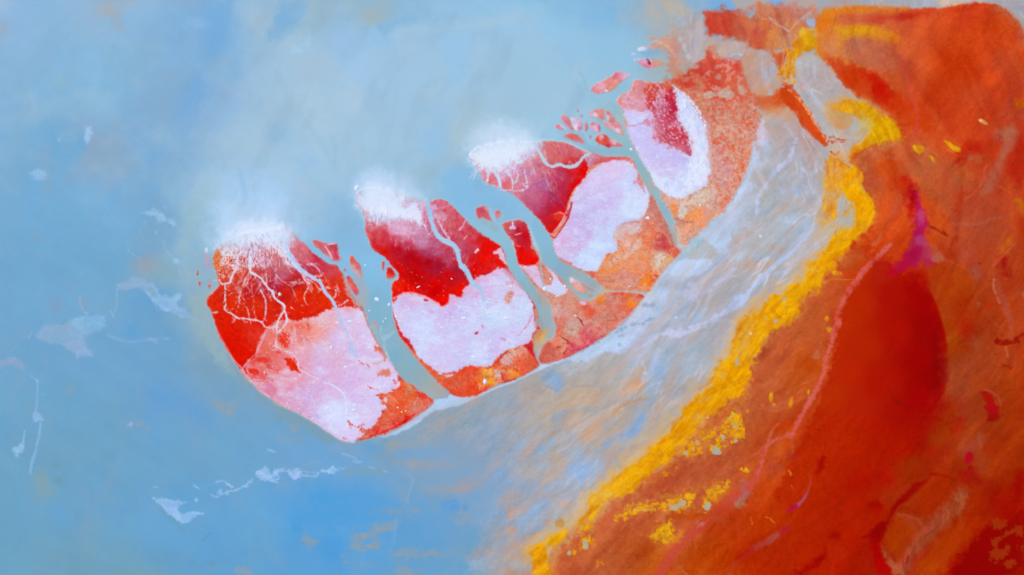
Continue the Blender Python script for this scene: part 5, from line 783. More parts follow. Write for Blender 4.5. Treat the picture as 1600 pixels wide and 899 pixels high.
creek('B1: 220,420,1.4 265,510,2.4 310,590,2.2 350,635,3', c='#d8b4d4', own=CRK2); creek('B1: 495,465,2.4 470,520,2 440,555,1.6', c='#dcb0d0', own=CRK2); creek('B1: 130,520,3 150,560,2.2 170,600,2', c='#dcc0e0')
creek('B1: 40,580,1.4 80,540,3 140,545,2', c='#d8b8dc'); creek('B1: 575,760,1 600,730,1.6', c='#f0d8e0'); creek('B1: 480,635,2 505,605,1.4', c='#f0a8b8'); creek('B1: 440,740,1.4 420,700,2', c='#dcb4d4')
area('B1: 200,410 300,400 330,470 290,490 230,470', '#d8b0cc', a=.7, f=1.4, brk=4, bs=(2,2)); area('B1: 180,335 230,335 230,380 195,385', '#d0b4d8', a=.8, f=1.2, brk=3, bs=(2,2)); vein('B1: 260,370 340,350 380,340', '#e090a0', 1.4, f=1, brk=1.5, bs=(2,2), a=.7)
area('B1: 30,600 160,560 200,680 120,740 40,700', '#cc94bc', a=.5, f=4)
area('B1: 730,760 800,710 830,760 850,830 870,880 800,850 770,830 790,780 760,770', '#dccce8', a=.95, f=1, brk=1.2, bs=(2,2), own=SALT2); area('B2: 745,40 790,10 830,60 870,110 800,90 760,100', '#e41408', f=1, brk=1.6, bs=(2,2), own=RED2); area('B1: 755,780 780,770 780,800', '#c81c28', f=.8)
area('B2: 800,110 860,100 920,170 960,240 1040,300 1000,310 900,230', '#d88c9c', a=.7, f=1.5, brk=2.5, bs=(2,2)); vein('B2: 850,240 900,230 900,270', '#d88c98', 2, f=1, brk=2, bs=(2,2), a=.8)
area('B2: 870,310 910,310 915,350 880,380 885,410 850,430 835,380 840,355', '#d8988c', a=.9, f=1.1, brk=2, bs=(2,2), own=RIM2)
area('B2: 1080,480 1124,440 1124,640 1085,600 1110,560', 'B2: 1100,500,#cc9880 1110,600,#c0a8a4', a=.85, f=1.4, brk=1.2, bs=(2,2)); area('B3: 860,120 950,60 1000,60 990,130 900,240 895,330 870,300 855,200', 'B3: 900,120,#d8884c 950,150,#e8b060 980,80,#c8a074 880,230,#d0a880 895,300,#bca898', a=.9, f=1.5, brk=1.5)
for s in ('B2: 575,680 600,665', 'B2: 640,600 643,630', 'B2: 800,725 840,740', 'B2: 870,768 880,772', 'B2: 990,660 1050,590 1070,520', 'B2: 980,670 960,700'): vein(s, '#d87c9c', 2, f=.9, brk=1, bs=(2,2), a=.8)
vein('B2: 580,682 595,676', '#c81c28', 2.6, f=.8)
for s in ('B2: 440,380 500,360 490,420 450,430', 'B2: 660,440 700,400 730,440 690,470'): area(s, '#c4b4e8', a=.5, f=3)
# fan 2
tint('A4: 400,150 560,80 760,120 880,200 1000,260 940,300 760,280 500,320 430,280', '#a4cdf0', .8, 10)
area('A4: 430,330 450,220 540,150 700,170 800,260 920,320 980,360 1000,450 990,520 930,480 860,470 780,490 700,500 640,460 590,500 540,440 500,400 460,370', '#c6dcf8', a=.9, f=11, w=4, brk=5, bs=(3, 8), own=FAN2)
area('A4: 450,350 470,270 560,210 700,210 780,300 880,360 970,400 1000,460 980,510 900,470 800,470 700,480 660,440 620,500 560,430 510,390', '#e2ebfd', a=.95, f=6.5, w=3, brk=7, bs=(1.8, 6), own=FAN2)
area('A4: 520,60 640,60 760,150 800,240 700,260 560,240 470,200', '#c4dcf8', a=.7, f=13, w=5)
area('A4: 700,470 800,470 960,500 1000,560 940,640 860,680 760,620', '#d8a0c0', a=.7, f=9, w=5)
area('A4: 800,310 870,320 940,330 1030,320 1050,380 1000,400 920,340 840,370', '#d8a4c4', a=.8, f=2, brk=3, bs=(3,3)); area('B1: 60,300 140,310 150,380 110,420 60,350', '#d0b0d0', a=.7, f=2, brk=3, bs=(3,3)); area('B1: 0,310 60,320 100,420 100,520 60,480 0,440', '#dfe6fc', a=.9, f=3, brk=4, bs=(2,3), own=FAN2)
area('A4: 690,480 860,500 940,540 900,620 760,600 720,560', '#dcaccc', a=.7, f=4, w=3)
area('A4: 640,300 700,380 740,460 690,460 660,400', '#eef2ff', a=.8, f=3); vein('A4: 440,320 470,360 500,400', '#dca8c4', 2.4, f=1.2, brk=1.5, bs=(2,2), a=.8)
for k in range(14): vein('A4: %d,%d %d,%d' % (590+k*11, 385+(k*37)%50, 586+k*11, 440+(k*53)%60), '#a8b0dc', .9, f=.8, a=.5, n=0)

strands(16, 562, 640, 335, 345, 1.5, -.6, 8, 22, 1.0, ['#e0d0ec', '#dcb8d8'], 8, None, a=.7)
strands(6, 600, 650, 350, 350, 1.2, .3, 30, 60, 1.2, ['#e0b8cc', '#dca0b8'], 23, None, a=.6, branch=.8)
strands(12, 680, 735, 330, 400, 1.9, .4, 8, 24, .8, ['#e4a0b0', '#e0b8cc'], 9, None, a=.55)
strands(10, 600, 700, 440, 455, 1.2, .4, 6, 14, .7, ['#f09080', '#e87868'], 10, None, a=.5)
# ---------- islets between second and third channel
islet('B1: 583,372 600,355 670,345 692,380 700,440 730,480 765,515 777,572 720,560 680,510 620,490 590,455', 'B1: 620,390,#c84860 600,430,#d05864 660,430,#d05868 690,490,#dc5c54 740,540,#e0605c 680,360,#dc98ac 640,480,#dc7070', 'two-lobed dusky red islet where the second channel opens, west of the little oval one')
islet('B1: 750,388 780,383 802,410 795,435 770,462 752,440', 'B1: 770,410,#d45c64 790,430,#d89090', 'small oval pink-red islet between the two-lobed islet and the third channel')
area('B1: 690,345 740,420 770,540 800,600 770,580 720,460', '#bcc8dc', a=.6, f=2.4); area('B1: 790,430 830,420 820,460 790,480', '#b8bcb8', a=.6, f=2)
island('i3', 'short salt island between the two middle channels, scarlet block above a rough orange flat')
RED3 = part('red_crust', 'i3', 'crust'); SALT3 = part('salt_pan', 'i3', 'salt'); RIM3 = part('orange_mud', 'i3', 'crust')
base3 = 'B5: 135,160 230,138 320,138 350,160 380,250 395,330 440,400 470,440 490,510 560,560 640,620 700,700 750,760 800,800 860,830 B6: 300,275 380,270 430,235 500,205 580,203 700,210 780,215 835,235 780,310 720,390 640,470 560,530 470,600 340,680 180,770 -10,833 B3: 1000,385 930,385 895,340 920,260 970,190 1040,160 1050,100 1040,20 B6: 30,500 20,400 0,300 B2: 1124,300 B5: 480,895 400,800 370,700 320,600 290,540 255,430 245,370 215,320 180,260 150,210'
area(base3, '#c4b4c0', a=.5, f=2.4, w=1.5)
area('B5: 330,140 390,200 440,330 475,430 500,520 470,520 440,430 400,340 370,230', '#b4cce0', a=.8, f=2)
area(base3, 'B6: 60,250,#d89480 120,250,#d88c78 200,300,#d88c74 60,350,#d8a090 160,400,#d8988c 240,380,#dc8870 100,460,#d87c6c 200,480,#d4a090 180,560,#d89c88 80,560,#dc6850 300,350,#e06048 360,380,#e45c40 440,340,#d87058 520,280,#d07064 600,220,#e04830 560,250,#d07868 640,300,#dc6c58 740,260,#dc7060 700,310,#f07c28 720,300,#f8901c 800,240,#e05038 780,250,#f07038 720,370,#dc5858 600,400,#dc7464 500,440,#d07c68 600,480,#e08068 400,520,#dc7870 320,560,#d85c68 300,620,#e05c60 240,640,#e08878 220,700,#d83c60 340,650,#d84860 120,680,#e0785c 60,640,#e48868 40,700,#e07058 20,780,#d86050 150,740,#dc5850 260,480,#cc9484 400,440,#d48878 440,260,#e8802c 380,250,#e49080 B3: 960,260,#d0604c 1000,260,#d06858 940,340,#dc6450 1060,320,#e07060 960,200,#d87058 1060,200,#e48870',
     f=1.0, w=1.2, own=RIM3, dz=ZI-.05, brk=1, bs=(2.5,2.5), cw=2, mot=('#d8a090', 8, 6, .5, -.15))
for s in ('B6: 80,590 130,620 160,640 150,690 120,740', 'B6: 160,640 190,670', 'B6: 90,690 60,690', 'B6: 290,500 260,440 230,430'): vein(s, '#a82030', 1.5, f=.8, brk=1, bs=(2,2), a=.85)
vein('B6: 240,720 340,670 450,595', '#d0385c', 3, f=1.4, brk=2, bs=(2,2), a=.7); vein('B6: 570,525 640,465 715,395', '#c83040', 1.8, f=.8, a=.9, brk=.8); area('B6: 480,205 640,203 640,225 560,225', '#e44830', a=.7, f=1.5); area('B6: 770,220 832,236 800,262 760,250', '#e0442c', a=.8, f=1.2)
area('B6: 130,480 200,440 250,480 240,570 180,600 120,560', '#cca89c', a=.6, f=2.5, brk=3, bs=(2,2)); area('B6: 20,330 80,320 110,380 90,440 30,420', '#dcb0b4', a=.6, f=2, brk=3, bs=(2,2)); area('B6: 520,230 580,240 560,340 520,330', '#d48880', a=.6, f=2.5); area('B6: 380,420 560,360 580,380 420,480', '#c88474', a=.5, f=4)
area('B3: 960,200 1020,195 1060,280 1050,340 980,370 920,350 910,290', 'B3: 980,260,#cc5c50 1000,300,#d06450', a=.8, f=1.6)
area('B5: 135,160 230,138 320,138 350,160 380,250 395,330 390,395 440,400 467,440 468,485 440,518 385,535 300,535 270,500 257,440 245,370 215,320 180,260 150,210', 'B5: 160,180,#d85c60 200,230,#cc5860 240,320,#cc6068 230,150,#d46068 300,170,#c43c50 280,220,#b8142c 340,200,#c82c38 330,270,#c80c20 370,300,#cc1020 300,340,#c81c30 360,370,#c82030 300,390,#e40404 350,440,#f00c04 420,480,#ee0400 300,500,#ec0c04 430,420,#e83828 270,380,#dc1818 260,290,#bc2840',
     f=.9, w=1.1, own=RED3, dz=ZI, brk=1, bs=(2,2))
area('B5: 222,150 236,145 238,185 265,205 240,220 205,215 205,195 225,185', '#d8c4e8', f=.8, w=.6, brk=1, bs=(2,2)); creek('B5: 250,265,1.4 310,250,1.2', c='#e89cac'); creek('B5: 200,280,1.4 240,345,2 235,375,2.2 255,410,2', c='#dcb8cc'); creek('B5: 255,360,1 320,365,1', c='#dc6070')
area('B5: 285,530 330,545 390,540 440,535 465,590 475,650 500,690 560,720 B5: 590,640 500,520 550,555 600,600 650,680 712,735 700,775 640,800 580,785 530,755 480,730 430,690 380,620 330,575', 'B5: 350,570,#dcb4d8 420,620,#e0b8d8 440,680,#dcc4e8 540,600,#dcc0e8 580,640,#dccff2 620,720,#d0dafc 660,740,#c8dcfc 510,740,#d8e0f4 500,680,#d4c8e8 700,760,#dcd4ec 600,690,#d4d8fc',
     f=1, w=1, own=SALT3, dz=ZI+.07, brk=1.4, bs=(2.5,2.5))
vein('B5: 475,500 480,570 490,640 500,700 530,780', '#a8b4c4', 3.6, f=1.4, a=.85); vein('B5: 500,520 560,560 610,610 660,680 710,735', '#d08894', 1.8, f=1, brk=1.5, bs=(2,2), a=.8)
area('B5: 470,730 540,770 600,895 500,895 450,800', '#c8a090', a=.6, f=3)
islet('B5: 718,645 750,636 770,655 820,680 865,720 890,775 850,785 800,760 750,715', 'B5: 740,655,#e4e4f8 780,680,#e4b0b0 820,720,#e0a8a0 870,770,#d8987c 760,700,#d8988c', 'little triangular pink islet with a white tip inside the third channel')
area('B5: 810,680 860,690 940,740 980,760 900,760 850,720', '#d08c7c', a=.85, f=1.4, w=1)
# channel 2 and 3 water
area('B1: 480,480 640,600 760,660 810,700 860,830 B2: 870,100 960,240 1060,370 1124,440 1124,660 B3: 1040,60 1050,140 1000,180 985,100 B2: 1124,300 1060,220 1000,130 940,70 930,20 B1: 920,720 880,640 830,560 790,500 720,480 600,450', 'B1: 700,600,#8cc4e0 B2: 950,120,#84bcd4 1060,300,#84b0c0 1110,420,#8cb0b8 B3: 1020,60,#a0acb0 1030,140,#acaca8', a=.85, f=1.6, w=1.2, own=CHAN)
area('B3: 1010,0 1055,20 1060,100 1040,150 990,180 960,200 930,240 905,330 885,300 890,240 930,180 960,150 985,90', 'B3: 1040,60,#9fb0bc 1010,140,#a8acac 950,170,#e0b070 900,230,#c8a488 890,300,#b8a8a0 980,100,#c0a88c', a=.9, f=1.4, own=CHAN)
area('B5: 400,100 470,180 560,290 590,380 620,450 690,520 800,570 900,630 970,680 1020,740 960,745 880,700 800,650 760,625 720,650 760,740 820,800 920,840 870,850 780,800 740,740 700,700 620,600 540,550 500,510 480,400 420,280', 'B5: 500,300,#80bcdc 580,500,#80b4d0 640,560,#80a8cc 700,600,#84acc0 700,690,#98ada8 780,620,#a0a8a8 860,650,#98b0b4 940,700,#a4a49c 780,790,#c8ac84 740,720,#acaea0 850,840,#b8bcb4', a=.9, f=1.5, w=1.2, own=CHAN)
area('B5: 390,250 420,330 480,440 490,520 470,500 440,410 400,340', '#b0cce4', a=.7, f=1.6)
vein('B5: 980,730 1050,740 1124,745 B6: 450,180 540,190 700,190 800,200 850,215', '#d0b08c', 4, f=2, a=.85); vein('B6: 470,180 540,190', '#dcb060', 4, f=1.5, a=.8); area('B6: 410,225 450,215 475,235 450,260 400,260', '#f09028', a=.9, f=1.5, brk=1, bs=(2,2))
area('B6: 320,220 380,230 360,250 330,250', '#e09040', a=.8, f=1.4); area('B6: 255,285 310,285 320,310 300,325 265,305', '#e4b8d4', a=.9, f=1); vein('B6: 200,240 260,280 370,275', '#a8b4b4', 2.4, f=1.2, a=.8)

# ---------- island 4 (large middle-right)
island('i4', 'salt island with a pale looping creek, crimson crust west and lilac salt pan east')
RED4 = part('red_crust', 'i4', 'crust'); SALT4 = part('salt_pan', 'i4', 'salt'); FAN4 = part('salt_fan', 'i4', 'salt'); RIM4 = part('orange_mud', 'i4', 'crust'); CRK4 = part('creek', 'i4', 'wet')
base4 = 'O: 733,241 740,233 760,226 790,220 815,222 835,225 842,220 852,221 872,221 892,225 905,232 917,238 930,242 942,244 955,243 975,243 988,246 994,260 1000,275 1008,290 1014,301 1020,315 1030,335 1040,355 1050,375 1056,386 1067,392 1060,401 1050,407 1040,420 1031,431 1024,445 1016,457 1000,456 985,453 960,455 945,452 932,440 917,428 899,419 881,410 870,400 865,382 860,368 849,352 837,338 820,321 802,303 781,294 756,285 752,271 740,255'
area(base4, '#c4b0bc', a=.5, f=2.2, w=1.5)
area(base4, 'O: 905,428,#d88468 915,420,#e09070 925,428,#d86450 940,425,#f48838 935,435,#e08464 950,410,#f0a070 955,435,#d88468 960,400,#f09c68 945,400,#f08848 975,430,#d8887c 990,440,#d89080 985,415,#f09060 975,395,#f09060 1000,400,#f0905c 1010,440,#f8801c 1012,430,#f47828 1020,436,#e46040 1005,425,#e89070 980,380,#e8b8a8 990,375,#e88c68 965,385,#e89870 1000,370,#e8805c 1015,365,#ec7c54 1020,350,#e08068 1010,355,#e07460 1035,365,#dc6048 1037,378,#c83440 1040,385,#d04040 1035,400,#d8c4b4 1045,410,#f0b070 1030,415,#d8b898 1055,395,#e05838 1050,388,#e04434 1060,392,#e06848 1030,425,#e8a078 1018,320,#cc8074 1020,335,#d08478 1030,340,#c88070 1040,360,#cc7c6c 1050,380,#c87c70 1005,345,#dc8878 960,370,#d8c0c8 985,350,#d8b4b8 1000,385,#f08c58 970,415,#ec9468',
     f=1.0, w=1.2, own=RIM4, dz=ZI-.05, brk=1, bs=(2.5,2.5), cw=2, mot=('#dca894', 7, 5, .5, -.1))
for s, c in (('C6: 560,180 600,200 560,270 500,300 440,360 400,370 470,280', '#dcbcb0'), ('C6: 300,370 400,320 420,340 360,380 280,420', '#dcb4a4'), ('C6: 700,340 760,310 800,330 760,400 710,430 690,400', '#dcc8b8'), ('C6: 800,330 840,340 850,370 810,390', '#e8b070'), ('C6: 430,60 560,50 580,110 500,160 420,130', '#d0c4cc')): area(s, c, a=.8, f=2, brk=3, bs=(3,2))
for s, c in (('C6: 310,440 340,430 350,490 310,500', '#f88a20'), ('C6: 630,510 660,500 660,550 630,570', '#f88c14'), ('C6: 750,130 790,170 800,250 840,270 760,290 750,200', '#c84848'), ('C6: 840,280 930,290 900,340 840,330', '#dc5c48'), ('C6: 690,480 730,500 720,530 690,510', '#e44c30')): area(s, c, a=.8, f=1.6, brk=2, bs=(2,2))
vein('C6: 660,500 700,485 740,510', '#f8b068', 1.4, f=1); vein('C6: 770,100 800,170 840,240', '#e09c78', 1.4, f=1, a=.8); vein('C6: 230,560 340,560 400,520', '#d05c48', 2, f=1, a=.5, brk=2, bs=(2,2))
area('C4: 770,235 800,270 850,380 900,470 960,580 990,640 990,700 940,680 900,590 840,480 770,400 745,380', 'C4: 780,300,#cc7868 860,450,#c87868 960,620,#c07c70 900,540,#c47468 790,380,#d08478', a=.85, f=1.6, w=1.2, own=RIM4)
area('O: 733,241 740,233 760,226 790,220 815,222 835,225 842,220 852,221 872,221 892,225 905,232 914,240 916,250 922,258 918,268 911,283 898,294 892,305 887,314 886,325 888,330 877,345 863,371 849,352 837,338 820,321 802,303 781,294 756,285 752,271 740,255', 'O: 760,275,#dc98b4 755,270,#e0a0bc 770,280,#e07888 762,282,#e06c7c 790,288,#dc6474 785,275,#dca0c0 800,290,#e0808c 800,265,#dcb0d8 815,250,#dcb0d4 830,240,#dc9ab0 825,255,#dc8c9c 845,245,#e08484 840,260,#cc7c90 820,270,#cc84ac 815,285,#d8889c 850,290,#b86494 830,295,#c46c98 840,320,#c0507c 835,310,#c86484 860,250,#d46c70 855,235,#d87078 880,235,#d06a78 875,245,#d86868 900,240,#cc6474 895,255,#d82c2c 870,225,#dc7878 875,275,#c04468 865,310,#a83460 855,330,#b42c50 905,255,#cc3038 890,280,#c03048 880,295,#b82848 905,285,#e00808 900,290,#e80404 915,270,#e80404 912,262,#e00808 895,305,#c80c14 870,320,#bc1838 860,330,#c0142c 860,345,#c81c28 870,350,#e01408 868,365,#d80c14 885,330,#d00c18 880,338,#e81404 905,230,#d07880 880,265,#c83048 890,270,#cc1c28',
     f=.9, w=1.2, own=RED4, dz=ZI, brk=.8, bs=(2.5,2.5))
area('C1: 420,530 470,520 560,580 640,600 760,590 820,590 850,640 880,740 900,800 930,860 960,899 800,899 720,660 560,640 500,670 450,710 430,650 410,600 400,560', 'C1: 440,560,#d89498 420,540,#e0a0a0 450,620,#c898b8 530,640,#d04c5c 580,600,#dc7878 660,600,#e04c50 740,600,#e06c68 830,640,#dc9c98 880,720,#dca0a0 910,800,#dc98a0 480,590,#c8a0c0 500,690,#dc8084', f=1, w=1, own=RIM4, brk=1, bs=(2,2), mot=('#d05860', 2, 2, .4))
area('C1: 505,690 560,650 620,625 760,620 815,640 850,690 890,745 880,800 900,850 950,899 C4: 690,120 740,200 757,250 748,350 725,420 680,470 600,480 530,500 450,580 440,630 475,690 468,750 380,770 340,840 320,899 B5: 965,590 860,580 780,545 690,495 630,460 600,400 580,310 640,240 700,150 740,50 752,0 B4: 925,880 965,770 985,700 1010,640 1080,590 1124,520 C1: 310,899 360,835 430,775 460,715',
     'O: 900,300,#d4bce8 930,280,#dcc8f0 945,258,#e4c8ec 960,270,#e0c8ee 980,290,#ccd8fc 950,320,#d0bcf0 920,340,#c8b8ee 880,380,#dcb4de 870,378,#e0bcec 890,400,#d4c0ea 905,385,#d4b4e4 920,390,#ccd0f8 915,370,#ccb0e8 940,370,#c8d8fa 980,320,#d0d8fc 990,310,#d4dcfa 1000,310,#d4d4f4 1000,290,#d4ccf4 910,410,#c8dafc 930,405,#ccd8fa 945,385,#c4d8fc 900,350,#cebaec 960,350,#ccd4f8 985,340,#c8d8fc 940,340,#ccc4f2 965,300,#d4ccf6 940,300,#d4c4ee 960,380,#c4d4f8 975,365,#d0d4f0',
     f=1.1, w=1.2, brk=1.4, bs=(3,3), own=SALT4, dz=ZI+.07, mot=('#c8dcfc', 9, 5, .35, -.2))
area('C4: 440,580 520,500 620,470 690,470 740,430 720,470 620,540 540,620 480,660 450,640', 'C4: 480,600,#dcb8b4 560,540,#d8bcc4 640,540,#d8b0ac 600,580,#e0a898', a=.85, f=2, brk=2.5, bs=(3,2), own=RIM4); vein('C4: 460,540 540,490 640,490', '#b4a8c0', 1.2, f=1, a=.7)
area('C4: 500,330 620,260 700,290 680,400 540,400', '#d0e0fc', a=.8, f=5, w=4); area('C4: 100,800 200,720 400,540 420,600 460,700 360,770 300,899 140,860', '#c8dcfe', a=.8, f=3, w=3, brk=3, bs=(5,3))
area('B5: 775,500 850,420 1000,300 1080,200 1124,150 1124,260 1040,400 980,470 950,580 850,560', '#c8dcfe', a=.7, f=3, w=3, brk=4, bs=(4,3))
area('C4: 615,150 625,125 650,125 645,100 680,110 660,150 640,150 620,160', '#dc90a0', a=.85, f=1, brk=1.6, bs=(2,2)); vein('C4: 680,180 720,230', '#c8a4c4', 2.4, f=1, brk=1.5, bs=(2,2)); area('B5: 695,500 740,495 765,520 730,530 700,520', '#d87c70', a=.9, f=1, own=RIM4)
area('B5: 620,470 660,460 690,500 780,560 900,600 880,620 780,560 680,520', '#cc9090', a=.8, f=1.2, brk=1, bs=(2,2)); vein('B5: 560,270 600,300 640,240 720,120 745,20', '#d01428', 2.6, f=.9, a=.9, own=RED4); vein('B5: 740,-5 700,50 665,150 620,210 565,262', '#e8b0c0', 1.6, f=.8)
area('B5: 560,80 640,60 700,80 640,140 580,120', '#e03c2c', a=.7, f=2, brk=2, bs=(3,2)); vein('B4: 830,870 860,850 900,870', '#e89080', 1.4, f=.9, brk=1, bs=(2,2))
vein('B4: 975,770 960,830 930,880', '#c81030', 3, f=1, own=RED4)
# the loop creek
creek('B4: 660,240,3 680,310,4 710,360,5 735,410,6 770,445,5 810,455,4 850,435,5 880,432,5 910,452,5 960,457,5.4 1010,445,5.4 1040,420,4 1070,375,5 1100,350,4 1140,335,4', c='#b8d0e4', own=CRK4)
creek('B4: 640,240,2 700,228,2 760,220,2', c='#b4d0ec'); creek('B4: 700,235,2 710,270,2.4 695,305,2', c='#b4ccea', own=CRK4); area('B4: 665,250 690,245 700,270 690,300 670,280', '#d898ac', f=1)
vein('B4: 835,250 850,300', '#c84858', 2, f=.9, brk=1.4, bs=(2,2), a=.8); vein('B4: 790,265 840,300 870,350', '#c05464', 2, f=1, brk=1.5, bs=(2,2), a=.7); vein('B4: 690,380 720,440 760,470', '#c85868', 1.6, f=1, brk=1.5, bs=(2,2), a=.7); vein('B4: 660,470 690,430 700,490', '#c85868', 1.4, f=1, brk=1.5, bs=(2,2), a=.6)
area('B4: 740,360 720,330 740,300 760,400', '#e0b0c0', a=.6, f=1)
# fan 4
tint('B4: 60,330 60,180 160,60 330,20 520,100 640,200 660,250 560,240 300,240 120,320', '#b0d4ee', .85, 12); tint('B4: 200,200 340,120 500,160 600,220 560,260 300,280', '#c4def6', .9, 8)
area('B4: 80,345 150,290 260,220 420,200 560,210 640,240 650,310 600,380 540,420 500,440 440,420 380,470 330,520 270,480 200,470 160,470 110,420', '#d4e6fc', a=.9, f=9, w=4, brk=6, bs=(3,6), own=FAN4)
area('B4: 90,355 200,320 330,260 460,240 600,250 620,320 560,360 500,420 440,400 380,430 300,470 240,460 180,440 120,410', '#e6effe', a=.9, f=7, w=3, brk=9, bs=(2.2,5), own=FAN4)
area('B4: 120,300 200,140 340,100 480,140 580,210 480,260 300,280', '#cce2f8', a=.75, f=15, w=6)
area('B4: 500,340 600,280 660,320 640,360 580,380 540,400', '#d8b8dc', a=.7, f=2, brk=4, bs=(2,3))
creek('B4: 275,470,3.4 310,520,5 340,570,4 345,630,3.4', c='#c8dcf8', own=CRK4); creek('B4: 400,480,2 440,540,2.4 460,590,3 452,650,2.6', c='#c8dcf8', own=CRK4); creek('B4: 490,470,2 500,530,2.4 495,570,2.4 465,605,2', c='#c8dcf8', own=CRK4); creek('B4: 300,460,1.4 340,490,1.4', c='#d8dcf4')
for s in ('B4: 240,510 235,580', 'B4: 560,480 575,560 580,650', 'B4: 540,600 590,650', 'B4: 340,655 430,660 500,670 570,650', 'B4: 200,590 340,640'): vein(s, '#dcd4ec', 2.2, f=1.1, brk=2, bs=(2,2), a=.85)
for s in ('B4: 85,345 10', 'B4: 92,375 7', 'B4: 235,575 8'): t = s.split(); spot('%s %s %s,%s' % (t[0], t[1], t[2], t[2]), '#e4eefc', f=.9, w=.3)
for k in range(40):
    r_ = random.Random(k+500); spot('B4: %d,%d 4,6' % (490+110*r_.random(), 290+120*r_.random()), r_.choice(['#b08cc0', '#c08cb0']), a=.5, f=.8, w=.5)

strands(18, 745, 835, 262, 255, 1.7, -.5, 8, 30, 1.1, ['#dce4f8', '#dcc4e0'], 12, None, a=.75)
strands(7, 800, 870, 265, 262, 1.2, -.5, 25, 55, 1.2, ['#dcb0c8', '#d898b0'], 24, None, a=.6, branch=.8)
strands(14, 830, 880, 235, 320, .6, 1.0, 8, 20, .8, ['#c85868', '#c05068'], 13, None, a=.5)
# ---------- channel 4 and the delta
area('C1: 120,380 200,390 240,370 330,370 400,385 430,440 430,470 500,505 600,520 700,515 760,510 720,440 600,360 560,300 500,260 440,210 520,150 640,120 690,130 740,230 770,290 795,330 795,400 800,450 840,520 900,620 960,720 1010,800 1060,899 990,899 950,820 900,720 850,620 820,588 640,590 560,580 440,545 330,490 230,445', 'C1: 160,400,#b4d4ec 280,470,#98c8e0 300,380,#94c0d8 420,430,#8cbcd0 500,540,#84b8d0 640,550,#84b4cc 780,550,#80b8c8 700,440,#88bcc4 600,380,#90bcc8 740,260,#b0c4bc 780,350,#94c0cc 860,580,#84b8cc 930,700,#84b8c8 960,780,#8cb0b4 1000,840,#a0b4b4 650,200,#90bcc8 560,270,#8cbccc 450,240,#98c0d0 1020,880,#b0a8a0', a=.8, f=2, w=1.5, own=CHAN)
area('C4: 640,-10 740,-10 800,120 860,250 910,360 960,450 995,560 1000,700 980,690 930,520 870,400 800,270 740,190 700,120', 'C4: 690,20,#8cb4c0 720,90,#98b4b4 780,170,#b0b0a8 820,240,#94bcc0 880,360,#80b4c8 930,440,#84b4c8 970,540,#98b4bc 985,640,#b8a090', a=.92, f=1.2, w=1, own=CHAN)
vein('C1: 0,430 100,440 230,450 330,495 440,545', '#b4d8f0', 3, f=1.5, a=.7)
DL = 'delta islets of the north-east creek'
de = lambda s, c, l: islet(s, c, l, group=DL, cat='mud islet')
de('C1: 190,235 240,222 270,240 300,310 325,350 300,357 260,330 225,280', 'C1: 220,250,#e094a8 260,280,#dc7884 300,340,#dc8490', 'slanting pink delta islet, second from the west, beside the white-patched one')
de('C1: 158,305 200,308 232,350 210,360 160,335', '#dc88a0', 'westmost and smallest pink leaf-shaped delta islet')
de('C1: 290,248 340,242 390,290 402,350 370,362 335,360 310,310', 'C1: 310,270,#dcd8f4 350,290,#dcb0d0 330,330,#d8d4f4 375,335,#d87890 380,300,#d8a0c0', 'white and pink patched delta islet, third from the west')
de('C1: 220,395 300,385 360,400 400,440 412,475 330,460 260,435', 'C1: 250,410,#dc7880 320,410,#d86868 380,450,#dc7c88', 'long pink-red delta islet hugging the south side of the western creek arm')
de('C1: 460,190 540,170 585,180 590,260 560,267 500,237 465,245', 'C1: 480,200,#dc6c7c 490,225,#dcdcf4 540,200,#e48480 570,240,#dc8080', 'salmon delta islet with a white notch, northmost of the cluster')
de('C1: 600,175 640,200 680,260 720,290 745,340 757,410 720,390 640,345 590,330 580,270 622,290 600,230', 'C1: 620,200,#dc7c84 615,250,#d8d8f0 650,270,#d47880 600,310,#dca0ac 700,320,#d89098 690,370,#dcc8e0 740,390,#dca090', 'large striped pink delta islet nearest the mouth of the north-east channel')
de('C1: 465,290 510,283 550,320 552,365 510,375 465,345', 'C1: 475,300,#cc7888 500,330,#d8b8d8 540,340,#cc5070 510,360,#d8c0dc', 'round white-centred delta islet in the middle of the cluster')
de('C1: 412,280 435,278 442,330 430,377 415,360', 'C1: 425,300,#d0889c 425,350,#cc7088', 'narrow upright pink delta islet between the round one and the white-patched one')
de('C1: 498,430 540,395 590,388 630,430 690,460 745,485 745,500 650,502 618,518 560,482 510,462', 'C1: 520,440,#e04c38 555,410,#e4b8cc 590,400,#d83c30 610,450,#e05c50 620,500,#c83040 660,460,#dcb8cc 720,490,#d86c70 580,440,#e04830', 'reddest delta islet, just above the main creek, with white patches')
de('C2: 120,670 170,630 250,590 270,570 320,570 330,530 390,515 450,535 492,550 440,582 390,612 350,655 280,692 210,714 140,700', 'C2: 150,670,#e48890 220,650,#e0a4bc 280,600,#e08c8c 300,650,#e89078 350,560,#dc7080 400,550,#e0a0b8 460,550,#dcc0e0 350,620,#e8948c', 'lone elongated salmon-pink islet in the open water north of the delta cluster')
for s, c in (('C1: 385,232 16,12 30', '#d08c94'), ('C1: 355,190 10,14 -30', '#c88898'), ('C1: 465,420 11,18', '#d07888'), ('C1: 530,495 10,6', '#d88888')): spot(s, c, a=.9, f=1, w=.8)
vein('C1: 200,310 240,345', '#dce4fa', 1.6, f=1); vein('C1: 290,250 320,330 340,360', '#dce0f8', 2, f=.9)
spot('C2: 265,688 14,8', '#f0f0fa', f=.8, w=.4)

